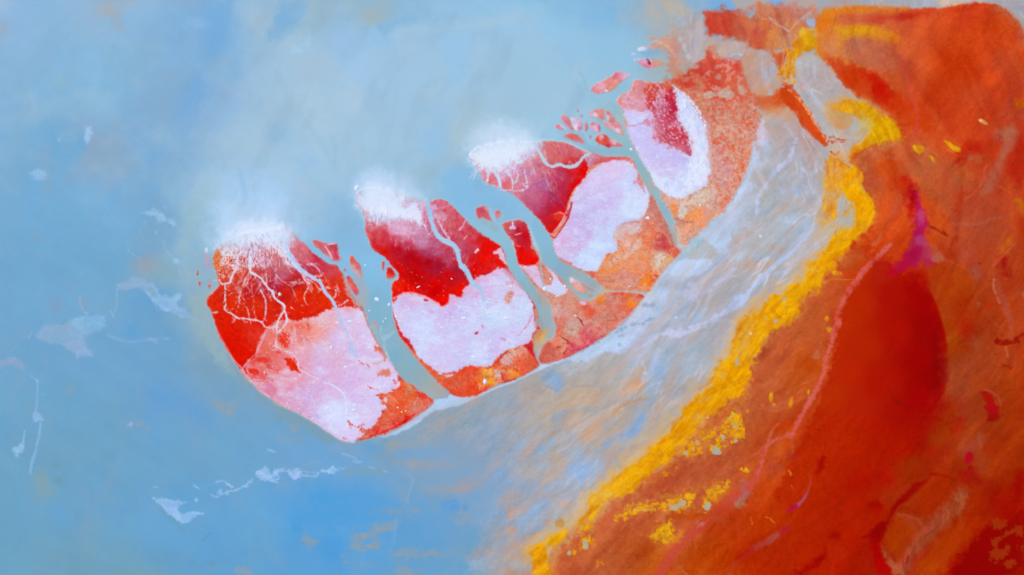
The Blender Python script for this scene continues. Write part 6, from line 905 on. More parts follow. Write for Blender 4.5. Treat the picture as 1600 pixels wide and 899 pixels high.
# ---------- island 5 (north east)
island('i5', 'north-eastern salt island, white salt crescent round a lilac pan, rim of speckled orange mud')
RED5 = part('red_crust', 'i5', 'crust'); SALT5 = part('salt_pan', 'i5', 'salt'); ARC5 = part('white_crescent', 'i5', 'salt'); RIM5 = part('orange_mud', 'i5', 'crust')
area('O: 1045,128 1057,128 1080,125 1110,130 1140,140 1165,150 1180,165 1186,182 1190,200 1180,215 1176,243 1165,270 1153,298 1142,320 1125,338 1103,355 1084,373 1072,386 1060,384 1057,360 1051,340 1042,324 1033,304 1022,283 1012,262 1001,246 990,228 982,210 978,180 970,168 961,159 967,153 981,146 988,134 992,124 1032,131',
     'O: 1090,140,#d47058 1110,150,#dc5c34 1120,165,#d85c34 1130,150,#d46040 1150,160,#cc7458 1100,165,#c89078 1120,180,#cc9880 1110,185,#d48478 1130,200,#dc7858 1150,190,#d88c74 1165,180,#cc7c68 1180,190,#d88c78 1125,215,#dc8068 1118,230,#dc6c54 1125,245,#d4808c 1135,250,#d48c98 1150,225,#e07048 1150,240,#e08868 1165,240,#e8a080 1175,220,#e0a898 1158,262,#ec5c28 1155,275,#e49470 1135,265,#d890a0 1130,290,#d09498 1140,285,#e08c70 1120,310,#dcb0a4 1112,290,#e0a080 1115,260,#e09478 1090,310,#d8c8bc 1070,330,#d8cfc4 1080,318,#dcc8b8 1050,330,#f48c50 1045,315,#e8ac98 1075,340,#f49450 1085,330,#f4a470 1100,345,#f0986c 1070,360,#f0a888 1130,318,#e4785c 1118,335,#f4a070 1110,320,#dcb4ac 1060,346,#c47c70 1085,365,#f0a078 1060,370,#e8a890 1100,330,#ec9c80 1040,305,#dca090',
     f=2.4, w=2.4, own=RIM5, dz=ZI-.05, brk=4, bs=(7,7), cw=4, mot=('#cc9c88', 9, 7, .55, -.1))
for _q in range(3): area('O: 1060,122 1110,120 1180,140 1195,190 1170,262 1130,330 1112,300 1118,220 1100,170 1070,140', ['#dc5a34','#d8a898','#e46c40'][_q], a=[.6,.6,.5][_q], f=5, w=3, sd=20+_q*3, spk=([7,5,4][_q],[5,7,4][_q],-.3))
area('O: 1058,124 1095,116 1130,128 1160,140 1150,150 1110,142 1085,146', 'O: 1080,130,#d0705c 1110,130,#d4502c 1140,138,#cc6c50 1095,140,#c89880', a=.85, f=5, w=4, brk=5, bs=(6,6))
for s, c, q in (('C5: 620,40 740,20 760,100 700,120 640,80', '#d4949c', .7), ('C5: 760,120 860,90 900,140 880,180 800,160', '#dca890', .7), ('C5: 650,200 800,180 840,300 760,400 680,360', '#d898a4', .5), ('C5: 880,190 910,185 910,220 880,230', '#ec5420', .9), ('C5: 820,260 870,270 860,300 820,290', '#e86034', .8), ('C5: 340,540 420,560 400,680 330,690', '#d8ccc4', .85), ('C5: 440,480 600,400 620,500 560,560 460,540', '#d8c0b0', .7),
                ('C5: 400,640 540,590 560,640 480,700 410,690', '#f89450', .7), ('C5: 240,560 330,560 330,640 280,660', '#f08c50', .8), ('C5: 620,380 660,420 670,520 640,520', '#d8c4c8', .7)): area(s, c, a=q, f=1.6, brk=3, bs=(2.4,2.4))
vein('C5: 310,690 400,710 470,720', '#c07068', 2.4, f=1.4, a=.8, brk=1, bs=(2,2)); area('C5: 310,740 350,760 360,899 330,899 320,800', '#dcb8a0', a=.7, f=1.5)
area('C3: 120,220 150,190 230,150 270,80 290,25 330,30 400,42 460,55 520,60 590,55 650,85 720,150 800,250 860,330 905,420 935,550 950,700 965,899 C5: 600,270 590,385 520,430 430,470 345,522 280,505 240,490 190,450 165,425 120,360 60,250 0,160 C3: 340,720 300,640 240,530 228,440 235,400 210,320 170,270',
     'O: 975,160,#e0a8bc 985,185,#d0d0f8 1000,175,#d8dcfc 1000,220,#d0ccf8 990,210,#ccc8f8 1030,240,#d0d0fc 1050,250,#d4c4f4 1070,240,#c8d0fa 1090,220,#dce6fc 1095,180,#d4dffa 1080,200,#ccdcfc 1060,150,#d0d8fc 1075,170,#ccdcfc 1040,280,#dce4fc 1080,290,#dce0fc 1060,300,#dce6fc 1020,280,#dce0fa 1010,255,#d0d0f6 1035,265,#d8c8f0 1070,270,#dce0fc 1100,260,#e0e4fa 1105,230,#e4e4f8 1030,220,#ccc4f4 1010,195,#d0bce8',
     f=1.1, w=1.2, brk=1, bs=(2.5,2.5), own=SALT5, dz=ZI+.07)
area('C3: 655,90 700,130 780,220 850,310 900,400 930,500 945,640 960,800 965,899 C5: 600,300 585,390 520,425 430,465 350,515 260,480 190,420 240,330 330,310 440,230 480,150 C3: 800,720 830,620 800,540 760,470 720,430 680,330 670,250 640,160', 'C3: 680,150,#ccd8f8 720,250,#ccdcfc 820,350,#d8e6fc 880,450,#d8e0fa 900,600,#e0e8fc 850,600,#dce8fe 880,800,#e4e8fc C5: 500,200,#e4eafe 450,300,#dce4fc 350,400,#dce8fe 540,380,#e0e0fc 300,450,#d8e0fc', a=.95, f=2.2, w=2.2, brk=3.5, bs=(3,6), own=ARC5, dz=ZI+.12, mot=('#c4d0f8', 3, 9, .6))
vein('C3: 640,150 700,200 780,270 850,350 900,440', '#b8c0e8', 1.2, f=1, a=.6, brk=1.5, bs=(2,3)); vein('C3: 660,280 665,380 720,440 770,520', '#bcc4f0', 1.6, f=1, a=.5)
area('C3: 290,25 400,42 460,55 520,60 590,55 640,90 620,130 560,130 470,160 430,250 440,290 380,320 290,300 170,265 125,220 150,185 230,150 270,80', 'C3: 300,50,#dc8c8c 360,80,#cc7c80 420,80,#d87868 320,150,#dc9498 240,190,#dca8bc 190,220,#dcb0cc 150,220,#e89078 300,220,#dca0b4 380,200,#dc98a8 400,280,#d89cb8 480,80,#dc4c28 440,110,#d86450 560,80,#d87460 620,100,#d86858', a=.92, f=1.2, w=1.2, brk=2, bs=(2.5,2.5), own=RED5, mot=('#dc7878', 2.2, 3, .5, -.1))
area('C3: 420,60 520,62 600,60 640,90 630,130 590,150 560,110 500,120 470,150 420,130 400,100', 'C3: 470,90,#e04c28 510,115,#d03424 590,80,#d86048 550,90,#d88860', a=.9, f=1.2, brk=2, bs=(2.5,2.5), own=RED5)
area('C3: 420,170 460,150 475,200 500,250 490,285 450,280 415,230', 'C3: 440,180,#dc3c28 460,250,#d82424', f=1.2, brk=1.6, bs=(2,2), own=RED5)
area('C3: 540,180 600,160 640,220 662,280 652,340 645,410 580,410 515,380 480,340 500,295 560,275 525,225', 'C3: 580,190,#d83848 600,240,#d8141c 560,290,#d04058 640,270,#c03060 580,340,#d05068 520,320,#d0506c 620,380,#cc7090 500,350,#d87888', f=2, brk=4, bs=(3,3), own=RED5, w=2, mot=('#d890a8', 3, 3, .5, -.2))
area('C3: 560,450 600,435 660,440 700,450 740,500 770,560 800,630 797,672 760,693 730,670 700,630 640,600 560,570 500,560 480,500 520,460', 'C3: 600,500,#c83840 660,480,#c82c3c 700,560,#c83048 720,520,#cc3840 760,640,#c87890 700,610,#d07c98 770,685,#b03c5c 620,570,#cc6888 520,500,#d87880 560,540,#d87078 790,640,#c06880', f=1.6, brk=2.6, bs=(3,3), own=RED5, w=1.6, mot=('#d07c98', 3, 3, .4, -.25))
area('C3: 455,300 520,300 560,400 620,420 560,450 500,440 520,560 480,580 455,480 450,420', '#d8a4b8', a=.75, f=2.4, brk=5, bs=(3,3)); area('C3: 420,100 600,120 670,250 670,420 760,520 620,560 480,560 440,440 400,300', '#cc5878', a=.75, f=4, sd=31, spk=(2.6,2.6,-.3)); area('C3: 370,400 400,370 430,400 440,440 400,430', '#d8788c', a=.8, f=1.2, brk=2, bs=(2,2)); vein('C3: 235,440 300,425 380,410', '#d890ac', 2.6, f=1.2, brk=1.5, bs=(2,2), a=.85)
area('C3: 380,300 450,290 460,330 420,370 400,340', '#d0ccf8', a=.6, f=2)
vein('C3: 470,600 520,575 560,540', '#cc5878', 1.5, f=.9, a=.8); vein('C3: 350,560 400,620 460,700 520,780', '#b8b0e0', 1, f=1, a=.7); vein('C3: 235,540 260,600 310,660', '#dc98b0', 1.6, f=1, a=.6, brk=1, bs=(2,2))
vein('C3: 500,150 510,230 500,290', '#d8b4cc', 2.4, f=1, brk=2, bs=(2,2), a=.8); area('C5: 420,125 445,130 460,90 455,60 450,110', '#a82c50', f=1)
vein('C5: 165,300 300,340 400,400', '#c0c8ec', 1, f=1, a=.6); vein('C5: 330,330 400,290 440,240', '#b8c0f0', 1.4, f=1.4, a=.5)
area('C3: 180,300 400,330 380,370 300,410 230,420 200,350', '#d0d4fc', a=.8, f=1.5)
vein('C4: 850,215 930,270 1020,290', '#e08874', 2, f=1, brk=1.5, bs=(2,2), a=.85)
vein('C3: 690,130 760,170 820,250 850,300', '#d8b8c4', 3, f=1.4, a=.8, brk=2.5, bs=(2,2))
# bank between island 5 and the eastern shallows
vein('C5: 1000,0,4 1000,120,5 960,260,6 900,380,6 850,480,5 800,560,4', '#c4c4d8', 5, f=2.4, a=.8, own=None); vein('E5: 12,900,3 132,796,4 262,646,5 344,516,5 414,436,4 510,336,3', '#d4cede', 4, f=2, a=.8)
area('C4: 1000,690 1060,700 1124,680 1124,760 1070,740 1040,720', '#c0ccd4', a=.8, f=1.6)

# ================================================================== salt floats on the western water
def drift(s, c, label, name='salt_patch', more=(), f=1.8, w=2, a=.82, group='pale salt patches drifting on the blue water'):
    NI[0] += 1; key = 'd%d' % NI[0]
    THINGS[key] = dict(label=label, category='salt patch', group=group, name=name)
    o = part('salt_film', key, 'salt')
    area(s, c, a=a, f=f*1.25, w=w, brk=1.8, bs=(3,3), own=o, dz=.05, mot=('#7cb0d8', 9, 5, .45, -.1))
    for q in more: vein(q[0], q[1], q[2], f=1.1, a=.85, own=o, brk=1, bs=(2,2), dz=.04)
drift('H4: 210,225 260,232 320,212 350,198 410,200 440,220 480,270 510,300 560,295 595,320 600,350 580,390 545,355 510,325 460,325 400,320 370,280 320,250 250,248', '#9fc4ea', 'bird-shaped pale salt patch, topmost of those off the westmost island', more=[('H4: 390,330 430,330', '#8cb8dc', 3)])
spot('H4: 412,232 8,8', '#7ca4bc', f=.8, w=.3); vein('H4: 470,160 490,175', '#90b8dc', 3, f=1.5, a=.7); vein('H4: 255,325 280,380', '#86b4d8', 3, f=2, a=.6); vein('H4: 200,420 240,510', '#80b0d4', 3, f=2, a=.5); spot('H4: 378,442 14,18', '#8cc4dc', a=.8, f=1.2)
drift('H4: 560,750 600,735 645,770 640,800 600,800 570,790', '#98c4ea', 'small pale blob with a thin curved tail above it, below the bird-shaped patch', more=[('H4: 470,540,1.4 465,590,1.6 500,650,2.4 550,710,3 580,750,4', '#8cbae0', 2)])
spot('H4: 75,640 10,16', '#88b8dc', a=.7, f=1.5); spot('H4: 130,685 12,14', '#88b8dc', a=.6, f=1.5); dab('H4: 280,815 44,40', '#94a0b4', .6, 3)
drift('H3: 90,320 150,280 280,245 380,245 415,270 420,310 490,310 530,340 560,410 640,460 700,455 750,415 800,430 790,480 740,520 780,580 830,570 880,620 890,680 790,700 740,650 700,610 620,600 560,570 500,510 440,470 400,400 350,360 260,350 150,385 100,370', 'H3: 200,320,#90b0d0 300,280,#98b4d0 380,300,#9cb4d4 450,450,#94bce0 520,480,#98c0e4 600,500,#94bce6 560,420,#94bce8 740,440,#98c8e8 720,560,#98bce4 820,640,#98b4d8 860,640,#94b8dc', 'large ragged salt patch nearest the westmost island, tinted mauve at its west end',
      more=[('H3: 880,660 960,700 1050,760', '#90b8d4', 1.4), ('H3: 90,360 95,480 90,560 50,640', '#84b4d8', 2), ('H3: 20,610 60,680', '#88b8dc', 2)], f=2, a=.85)
area('H3: 430,350 470,340 530,400 520,440 470,450 440,400', '#84acc4', a=.85, f=1.6); area('H3: 760,490 810,480 810,560 770,570 750,520', '#80a8d0', a=.8, f=1.4); vein('H3: 520,550 530,610', '#84b4dc', 2, f=1.4, a=.6); spot('H3: 630,590 22,14', '#98c4ec', a=.8, f=1.4)
spot('H3: 235,715 22,12 40', '#84b4dc', a=.6, f=1.5); dab('H3: 400,60 60,60', '#98a0b0', .5, 4); spot('H3: 740,60 44,22 20', '#98c8ee', a=.75, f=1.6); vein('H3: 770,160 800,210', '#94bce0', 2.4, f=1.4, a=.6)
drift('H2: 380,470 440,400 520,310 560,370 640,320 690,350 760,300 830,270 900,250 1000,240 1124,240 1180,300 1124,400 1000,420 940,500 950,580 1020,650 1000,690 900,670 850,720 820,650 740,620 680,560 540,540 440,520', 'H2: 500,460,#8fb0d0 600,470,#90b0d0 740,500,#94b0d0 860,560,#9cb0d4 900,630,#a0b4d8 940,640,#98b4dc 850,330,#90c0e0 1000,300,#88b8e0 1080,280,#8cbce4 500,340,#98b0d4 700,350,#98acc8 800,400,#90b4d4', 'widest mauve-tinted salt patch at mid-height near the left edge', more=[('H2: 880,40 890,120 910,180 960,210', '#a0b0c8', 3), ('H2: 350,410 320,475', '#94b8dc', 2)], f=2.4, a=.8)
vein('H2: 300,440 200,540 120,620', '#84a8c8', 2, f=1.5, a=.6); dab('H2: 600,140 40,40', '#80a0c4', .6, 3); dab('H2: 930,100 60,60', '#84a4c0', .6, 4)
drift('H2: -20,740 60,700 140,690 210,720 270,800 240,830 180,780 100,770 40,800 0,840 -20,830', '#94a8cc', 'mauve curl of salt film cut by the left edge', f=2.4, a=.75)
vein('D4: 470,685 560,720 640,705 740,700', '#88b0dc', 2.4, f=2, a=.65, w=2); vein('D4: 660,700 690,720', '#94b0d8', 3, f=2, a=.6); vein('D4: 355,400 360,430', '#84b0d4', 2, f=1.6, a=.6); vein('D4: 610,225 630,260', '#80acd0', 2, f=1.6, a=.5)
drift('H5: 235,360 265,340 290,350 330,400 320,420 290,425 260,440 245,410', '#98c0ea', 'upper pale smudge of the faint vertical string near the left edge', more=[('H5: 270,115 280,150 275,220 275,290 265,340', '#84b4e0', 3), ('H5: 300,440 295,510 270,600 260,660 240,700 225,800', '#88b6e0', 4)], f=1.8, a=.8)
drift('H5: 95,620 130,600 165,580 175,610 160,660 130,695 105,680', '#98c4ea', 'pale teardrop smudge left of the faint vertical string', more=[('H5: 182,490 172,560 165,600', '#94c0ea', 3)], f=1.6, a=.85)
spot('H5: 320,220 12,8', '#8cbce4', a=.6, f=1.4); vein('D4: 130,860 170,890', '#8cb8e0', 2, f=1.5, a=.6); spot('H5: 275,118 12,12', '#90c0e8', a=.6, f=1.4)
drift('H6: 50,405 90,415 130,430 160,410 220,425 300,440 400,450 440,455 360,480 350,500 370,510 330,530 345,560 390,590 430,570 510,560 570,575 640,575 580,595 520,620 480,650 460,675 400,690 360,670 310,640 260,600 210,570 160,510 110,455', 'H6: 200,480,#98c0ec 260,540,#98bcec 330,600,#9cc4f0 480,590,#94c4f4 420,660,#94c0ec', 'flame-shaped pale salt patch, lowest on the western water', f=1.1, w=1.2, a=.95)
area('H6: 340,540 370,575 400,590 380,600 350,575', '#7cacd8', a=.7, f=1); area('H6: 380,650 440,650 470,640 430,665', '#7cacd8', a=.6, f=1); vein('H6: 70,285 110,295', '#94c0e8', 2, f=1.4, a=.8); vein('H6: 515,275 570,305', '#94c0e8', 2.4, f=1.4, a=.8); spot('H6: 538,432 16,16', '#98c4ec', a=.85, f=1.4)
drift('H6: 770,330 810,295 830,320 830,350 860,350 865,310 895,340 880,370 830,380 780,365', '#98ccf4', 'small ring-shaped salt curl just west of the chain of white blobs', more=[('H6: 750,240 830,218 880,240 925,285', '#94bce4', 2.6), ('H6: 870,250 930,290', '#a0c8f0', 3.4), ('H6: 700,370 740,400 780,395', '#90bce4', 2), ('H6: 900,335 960,330 1030,300 1124,240 H7: 0,500 60,450', '#9cc4f0', 2)], f=1)
drift('H7: 0,500 40,470 60,430 100,410 115,415 90,460 40,495', '#a0c8f4', 'short pale streak joining the ring-shaped curl to the large white blob', f=1)
drift('H7: 125,350 160,335 220,290 260,285 300,310 320,370 345,445 310,440 260,425 190,430 150,390', '#aacbf6', 'larger western blob of the white chain of salt on the water', more=[('H7: 345,440 380,455', '#98c4ec', 1.4)], f=1)
drift('H7: 325,345 340,305 380,320 430,290 480,310 540,310 580,285 610,295 640,330 640,360 690,365 720,385 690,400 640,370 600,410 575,425 540,410 510,370 480,340 440,350 400,340 380,365 340,370', '#aac8f6', 'middle blob of the white salt chain, with a drooping hook', more=[('H7: 340,380 350,420 395,420 390,380', '#94c0ec', 1.6), ('H7: 700,370 750,390 810,375 825,350', '#90c4f0', 2)], f=1)
drift('H7: 820,350 860,310 885,285 895,310 960,290 990,265 1010,300 1050,320 980,325 1010,355 940,360 900,345 860,345', '#a4cdf2', 'eastern feathered tip of the white salt chain', more=[('H7: 650,330 740,340 830,345', '#90c0ec', 1.4), ('H7: 1020,310 1070,280', '#98c0e0', 1.2), ('H7: 1050,320 1124,285', '#a4c4dc', 1.2)], f=1)
vein('H7: 270,90 340,110', '#88bce4', 2.4, f=1.6, a=.7); vein('H7: 740,220 850,230', '#80acd8', 2.4, f=1.8, a=.6)

vein('C3: 700,130 780,215 860,320 915,430 945,560 958,700 968,899', '#d4b0bc', 4.5, f=2, a=.75, brk=3, bs=(3,3))
vein('C3: 720,150 790,220 860,310 910,400', '#eef2ff', 1.4, f=.8, a=.8, brk=3, bs=(2,3))
for _n, (_s, _c, _w) in enumerate((('C7: 240,100 330,180 420,300', '#dc8068', 3), ('C7: 500,130 520,240 470,330', '#dc9070', 4), ('C7: 700,180 660,300 700,420', '#b83c30', 4), ('C7: 900,100 1000,180 1060,200', '#e0a078', 3), ('C7: 760,90 860,110 960,170', '#e49858', 2.4),
    ('C7: 280,420 340,520 300,620', '#e08868', 4), ('C7: 430,560 470,660 440,760', '#e87858', 4), ('C7: 540,560 620,680 600,800', '#d08870', 4), ('C7: 650,500 760,600 780,760', '#b0a8b0', 5), ('C7: 60,200 120,330 60,470', '#b8b4bc', 5), ('C7: 180,180 220,300 180,480', '#c8a898', 4),
    ('C7: 20,330 50,430 130,520', '#bcb8c0', 3), ('C7: 880,400 960,380 1040,330', '#c89890', 4), ('E1: 440,430 520,560 660,720', '#c4b4b4', 4), ('E1: 350,520 400,640 470,800', '#a8acb8', 4), ('E1: 480,480 600,620 740,720', '#bca4a8', 4),
    ('E3: 600,150 700,180 800,170', '#c8bca8', 4), ('E3: 500,60 560,160 640,230', '#bcb8b4', 3), ('C2: 640,225 760,240 860,260 900,300', '#dc9c84', 2), ('C2: 700,250 780,280 830,330', '#e0b8a8', 1.6), ('C2: 820,330 900,400 880,480', '#dca090', 2.4), ('C2: 910,230 950,300 1000,420', '#c8c4cc', 3))):
    vein(_s, _c, _w, f=_w*.8, a=.55, w=3, brk=2.5, bs=(7, 7))

# ================================================================== washes over the north-eastern corner
def wash(s, c, a=.75, f=8, **k): k.setdefault('w', 5); k.setdefault('brk', 4); k.setdefault('bs', (12, 10)); k.setdefault('cw', 7); area(s, c, a=a, f=f, **k)
wash('K: 0,60 100,40 220,60 220,130 150,170 60,150 0,130', 'K: 30,80,#c83824 80,120,#cc4430 160,100,#cc5c44 200,80,#c86c54', .7, 5)
wash('K: 200,20 300,10 420,30 470,40 400,100 300,90 220,70', 'K: 240,40,#cc8468 340,40,#c8745c 430,60,#c48c7c', .7, 5)
wash('K: 190,80 330,100 380,170 360,220 260,210 190,180', 'K: 230,150,#c85440 270,170,#d88440 330,180,#d88c4c 350,140,#c87464 220,100,#d07858', .6, 5)
wash('K: 0,180 60,150 160,180 180,230 100,240 40,240', 'K: 50,200,#c4a090 120,210,#c0a8a0', .75, 5)
wash('K: 0,230 60,240 150,250 170,330 200,400 160,440 0,440', 'K: 30,280,#d84c3c 120,270,#d8483c 60,340,#dc5a44 20,380,#d84840 130,380,#d8644c', .7, 6)
wash('K: 0,240 160,250 180,440 0,440', '#e0a098', .7, 5, spk=(8, 8, -.35, 2), sd=3)
for q in ('K: 100,400 27,19 10', 'K: 158,385 13,28 -20', 'K: 30,405 24,15', 'K: 60,330 14,10'): spot(q, '#c4a294', a=.9, f=1.6, w=2)
wash('K: 180,220 260,215 300,260 330,340 320,390 260,410 200,380 165,300', 'K: 200,260,#cc9474 250,270,#bca09c 260,320,#b0a4a8 300,300,#b4a8ac 250,390,#cc9470 190,340,#c49888', .7, 4)
wash('K: 20,420 100,430 230,440 215,560 180,700 100,790 50,780 20,560', '#d0968a', .5, 9, spk=(9, 9, .05, 1.6), sd=5)
wash('K: 20,430 220,430 210,600 150,700 40,640', '#dc6244', .65, 4, spk=(6, 9, -.5, 2.4), sd=8)
spot('K: 238,560 15,46 8', '#d8c6d8', a=.85, f=3.5, w=3, brk=2); spot('K: 205,690 16,60 14', '#bcd2ea', a=.75, f=5, w=3)
wash('K: 270,410 340,370 370,380 360,470 300,480 230,440', 'K: 330,400,#d4501c 280,440,#d06440 340,450,#d45424', .8, 6)
spot('K: 330,480 70,26 10', '#dc9058', a=.75, f=9, w=4); spot('K: 440,580 26,80 -20', '#c08478', a=.5, f=9, w=4)
wash('K: 335,365 372,385 440,455 490,540 525,615 500,615 430,545 370,470 320,420', '#d84a14', .9, 2.2, w=1.5, brk=1.5)
vein('K: 365,385,2 400,420,3 435,460,3 470,520,2 520,600,1.5', '#f4a468', 2.4, f=1, a=.85, w=1, brk=2.5, bs=(3,3))
wash('K: 380,250 440,225 500,260 560,330 640,400 740,440 800,500 720,470 640,430 540,430 500,500 440,440 390,330', 'K: 430,270,#b4b4b6 420,340,#b4a4a6 520,330,#b8a8a6 600,400,#b8a6a4 480,420,#b0acae 700,450,#bc9c88', .65, 6)
wash('K: 500,450 560,425 640,435 640,480 620,545 560,550 525,510', 'K: 540,470,#dc9a3c 600,460,#e09c20 580,520,#d89050', .75, 5)
wash('K: 640,430 700,445 790,505 845,580 820,605 700,612 640,635 620,660 620,630 680,590 700,560 650,520 630,470', 'K: 680,450,#e0a010 740,500,#dca404 800,560,#dca008 740,580,#dcaa04 650,625,#e08e0c 680,540,#ccb468', .85, 4.5)
wash('K: 500,130 560,110 660,105 760,120 830,150 820,175 700,155 620,160 570,200 560,250 510,220', 'K: 520,150,#dc8030 600,130,#e09c20 680,125,#e4a410 760,140,#dc8c1c 820,160,#dc7c1c 545,210,#d4885c', .75, 6)
wash('K: 570,190 640,160 760,170 850,240 880,320 790,320 700,290 600,265', 'K: 640,190,#bc7058 700,230,#c46a4c 800,260,#c06048 600,240,#cc7c50 850,300,#bc5838', .75, 8)
wash('K: 485,60 560,30 860,35 860,55 620,60 540,90 510,140 490,200', 'K: 500,120,#e07c10 600,45,#e08424 800,45,#d87828', .75, 4)
vein('K: 600,85,20 760,80,12 860,70,10 960,55,6 1080,42,4', 'K: 620,85,#d06444 760,80,#c8402c 860,70,#bc2818 1000,50,#cc3c20', 10, f=6, a=.7, w=4)
wash('K: 740,320 800,300 900,360 900,440 800,420 770,370', '#c04c24', .8, 8)
wash('K: 530,250 620,268 720,310 780,360 850,410 960,500 1000,580 900,550 780,460 680,410 600,350', 'K: 560,280,#cc4420 620,320,#d03c0c 740,350,#c41c08 760,380,#c41404 840,430,#c83408 920,510,#cc4414 680,380,#d0481c', .85, 7)
wash('K: 640,650 740,640 800,660 840,760 900,818 700,818 660,740', 'K: 690,680,#b86040 780,700,#cc4c10 740,780,#bc5030 820,790,#c83c10', .7, 7)
wash('K: 690,620 860,600 880,660 820,690 740,670 690,650', '#c07050', .6, 5, spk=(5, 4, 0, 1.6))
wash('K: 860,640 980,640 1100,700 1100,818 940,818 880,740', '#b4603e', .65, 12)
vein('K: 850,260,4 870,380,6 900,440,5 912,520,7 905,560,6 880,615,4', '#cc4c40', 5, f=3, a=.75, w=3, brk=2)
vein('K: 1310,560,22 1300,620,12 1250,700,10 1200,818,12', '#b06a60', 12, f=8, a=.6, w=4)
wash('K: 1000,180 1120,140 1180,240 1140,380 1000,460 940,600 900,520 960,360', '#bc3404', .45, 18)
for q in ('K: 350,200 365,260 345,330', 'K: 385,210 380,290 372,350', 'K: 365,230 355,300'): vein(q, '#e8a020', 3, f=1.6, a=.8, brk=1.5)
for q in ('K: 340,220 330,300', 'K: 372,260 368,340'): vein(q, '#d8b8a0', 1.6, f=1.2, a=.7)

wash('L: 205,330 290,335 300,390 350,410 400,440 432,450 415,490 360,520 300,500 240,420 205,370', 'L: 230,360,#ccc8f8 300,430,#c8c4f6 380,460,#c4bcf2 410,470,#b8b0ec 350,500,#d4c4ec 280,450,#ccc4f4', .7, 5)
wash('L: 262,180 330,168 368,190 384,250 382,325 412,350 436,395 434,438 405,435 350,398 300,388 285,335 300,300 268,262 258,215', 'L: 290,190,#d8503c 330,180,#d85848 300,240,#cc2430 350,220,#c01c34 365,270,#b81838 320,270,#d06880 330,310,#c84864 300,330,#d07c94 360,350,#cc4050 400,370,#c43848 400,415,#cc6c80 425,430,#c04c68', .85, 3, w=2.5, brk=5, bs=(5,5), own=RED5)
wash('L: 262,180 330,168 384,250 382,325 436,400 350,398 290,388 268,262', '#d8a8c4', .8, 2, w=2, spk=(3, 3, -.4, 2), sd=4)
wash('L: 300,200 330,210 325,260 300,290 285,260', '#d8bcd8', .65, 2.4, spk=(3,3,.1,2), sd=6)
wash('L: 400,220 440,300 470,400 480,520 450,560 400,590 430,520 440,420 410,330 385,260', '#e8eefe', .7, 3, spk=(3, 8, .1, 1.8), sd=9)
wash('L: 490,330 560,300 640,330 650,430 600,560 540,660 500,640 505,480', '#dcaca0', .7, 4, spk=(7, 6, -.15, 2), sd=12)
wash('L: 500,640 620,520 660,400 640,380 560,560 480,680', '#e89078', .5, 4, spk=(5, 5, -.1, 2), sd=14)
vein('L: 700,330,8 690,420,7 660,500,8 610,600,9 540,680,9 470,745,8', 'L: 700,340,#d8c8dc 680,450,#c0d0e8 600,610,#c4d8f4 500,710,#b4d0f0', 8, f=3.5, a=.8, w=3, brk=3)
wash('L: 330,160 380,150 420,160 480,170 470,200 430,190 380,175', 'L: 360,160,#cc5040 420,160,#cc3c2c 460,180,#cc6850', .8, 3)
for q in ('L: 560,210 24,16', 'L: 500,212 22,14'): spot(q, '#c8a898', a=.9, f=1.6, w=2)

# brine haze of fine salt over the drowned north ends
for q, c, a_, f_ in (('O: 325,385 335,345 360,318 430,312 465,335 478,365 455,376 420,366 380,372 345,388', '#bcd8f6', .6, 24), ('O: 350,372 372,350 400,343 438,345 458,366 430,372 384,374', '#dfeafd', .7, 14),
                     ('O: 550,300 560,275 600,262 650,285 672,312 640,318 600,316 565,322', '#c4dcf6', .6, 20), ('O: 560,300 590,286 630,300 640,316 590,320', '#e0eafd', .6, 11),
                     ('O: 728,240 738,212 780,190 830,205 845,232 810,240 770,250', '#c8def6', .65, 22), ('O: 742,238 775,220 815,226 820,238 780,250 750,250', '#e4eefe', .65, 12)):
    wash(q, c, a_, f_, brk=4, bs=(7, 16), w=4)
for q in ('J: 120,330 200,280 300,210 420,230 440,290 380,350 280,380 180,400', 'J: 0,560 180,540 360,500 380,560 240,640 0,650', 'J: 20,700 140,660 190,740 100,790 20,760'):
    wash(q, '#dc9418', .45, 9, spk=(8, 6, -.1, 1.5), sd=21)
for q in ('F2: 1000,540 960,640 860,700 760,780 640,860 700,880 840,760 980,680', 'F4: 560,500 660,440 740,380 720,440 620,510 520,560'): wash(q, '#e09020', .5, 5, spk=(6, 5, -.1, 1.8), sd=23)

# ------------------------------------------------------------------ fine grain of each kind of ground
def own_mask(f): 
    ok = np.array([f(o) for o in OWNERS]); return ok[OWN]
g1 = fbm(GX/1.9, GY/1.9, 2, 61, .8); g2 = fbm(GX/4.2, GY/4.2, 3, 62, .7); g3 = fbm(GX/2.6, GY/2.6, 2, 63)
def soft(m): 
    m = m.astype(np.float32); r = m.copy()
    r[1:-1, 1:-1] = (m[1:-1, 1:-1]*2 + m[:-2, 1:-1] + m[2:, 1:-1] + m[1:-1, :-2] + m[1:-1, 2:]) / 6
    return r
rimm = soft(own_mask(lambda o: o['name'] == 'orange_mud'))
rp = .5 + .7*np.clip(fbm(GX/14, GY/14, 3, 60)+.4, 0, 1)
sp = rimm * np.clip(g1*1.5, -1, 1)
COL += (np.clip(sp, 0, 1)*.055*rp)[..., None]*np.array([.5, 1.0, .9], np.float32) + (np.clip(sp, -1, 0)*.045*rp)[..., None]*np.array([.6, 1, .9], np.float32)
dk = rimm * np.clip(g3 - .75, 0, 1) * np.clip(fbm(GX/18, GY/18, 2, 67)+.1, 0, 1) * 1.6
COL += (np.array(hexc('#a84a44')) - COL) * np.clip(dk, 0, .8)[..., None]
redm = soft(own_mask(lambda o: o['name'] == 'red_crust'))
COL *= (1 + redm * g2 * .07)[..., None]
fl = redm * (np.clip(g1*.6 + g3*.6 - .8, 0, 1)*2.5) * np.clip(fbm(GX/22, GY/22, 2, 64)+.25, 0, 1)
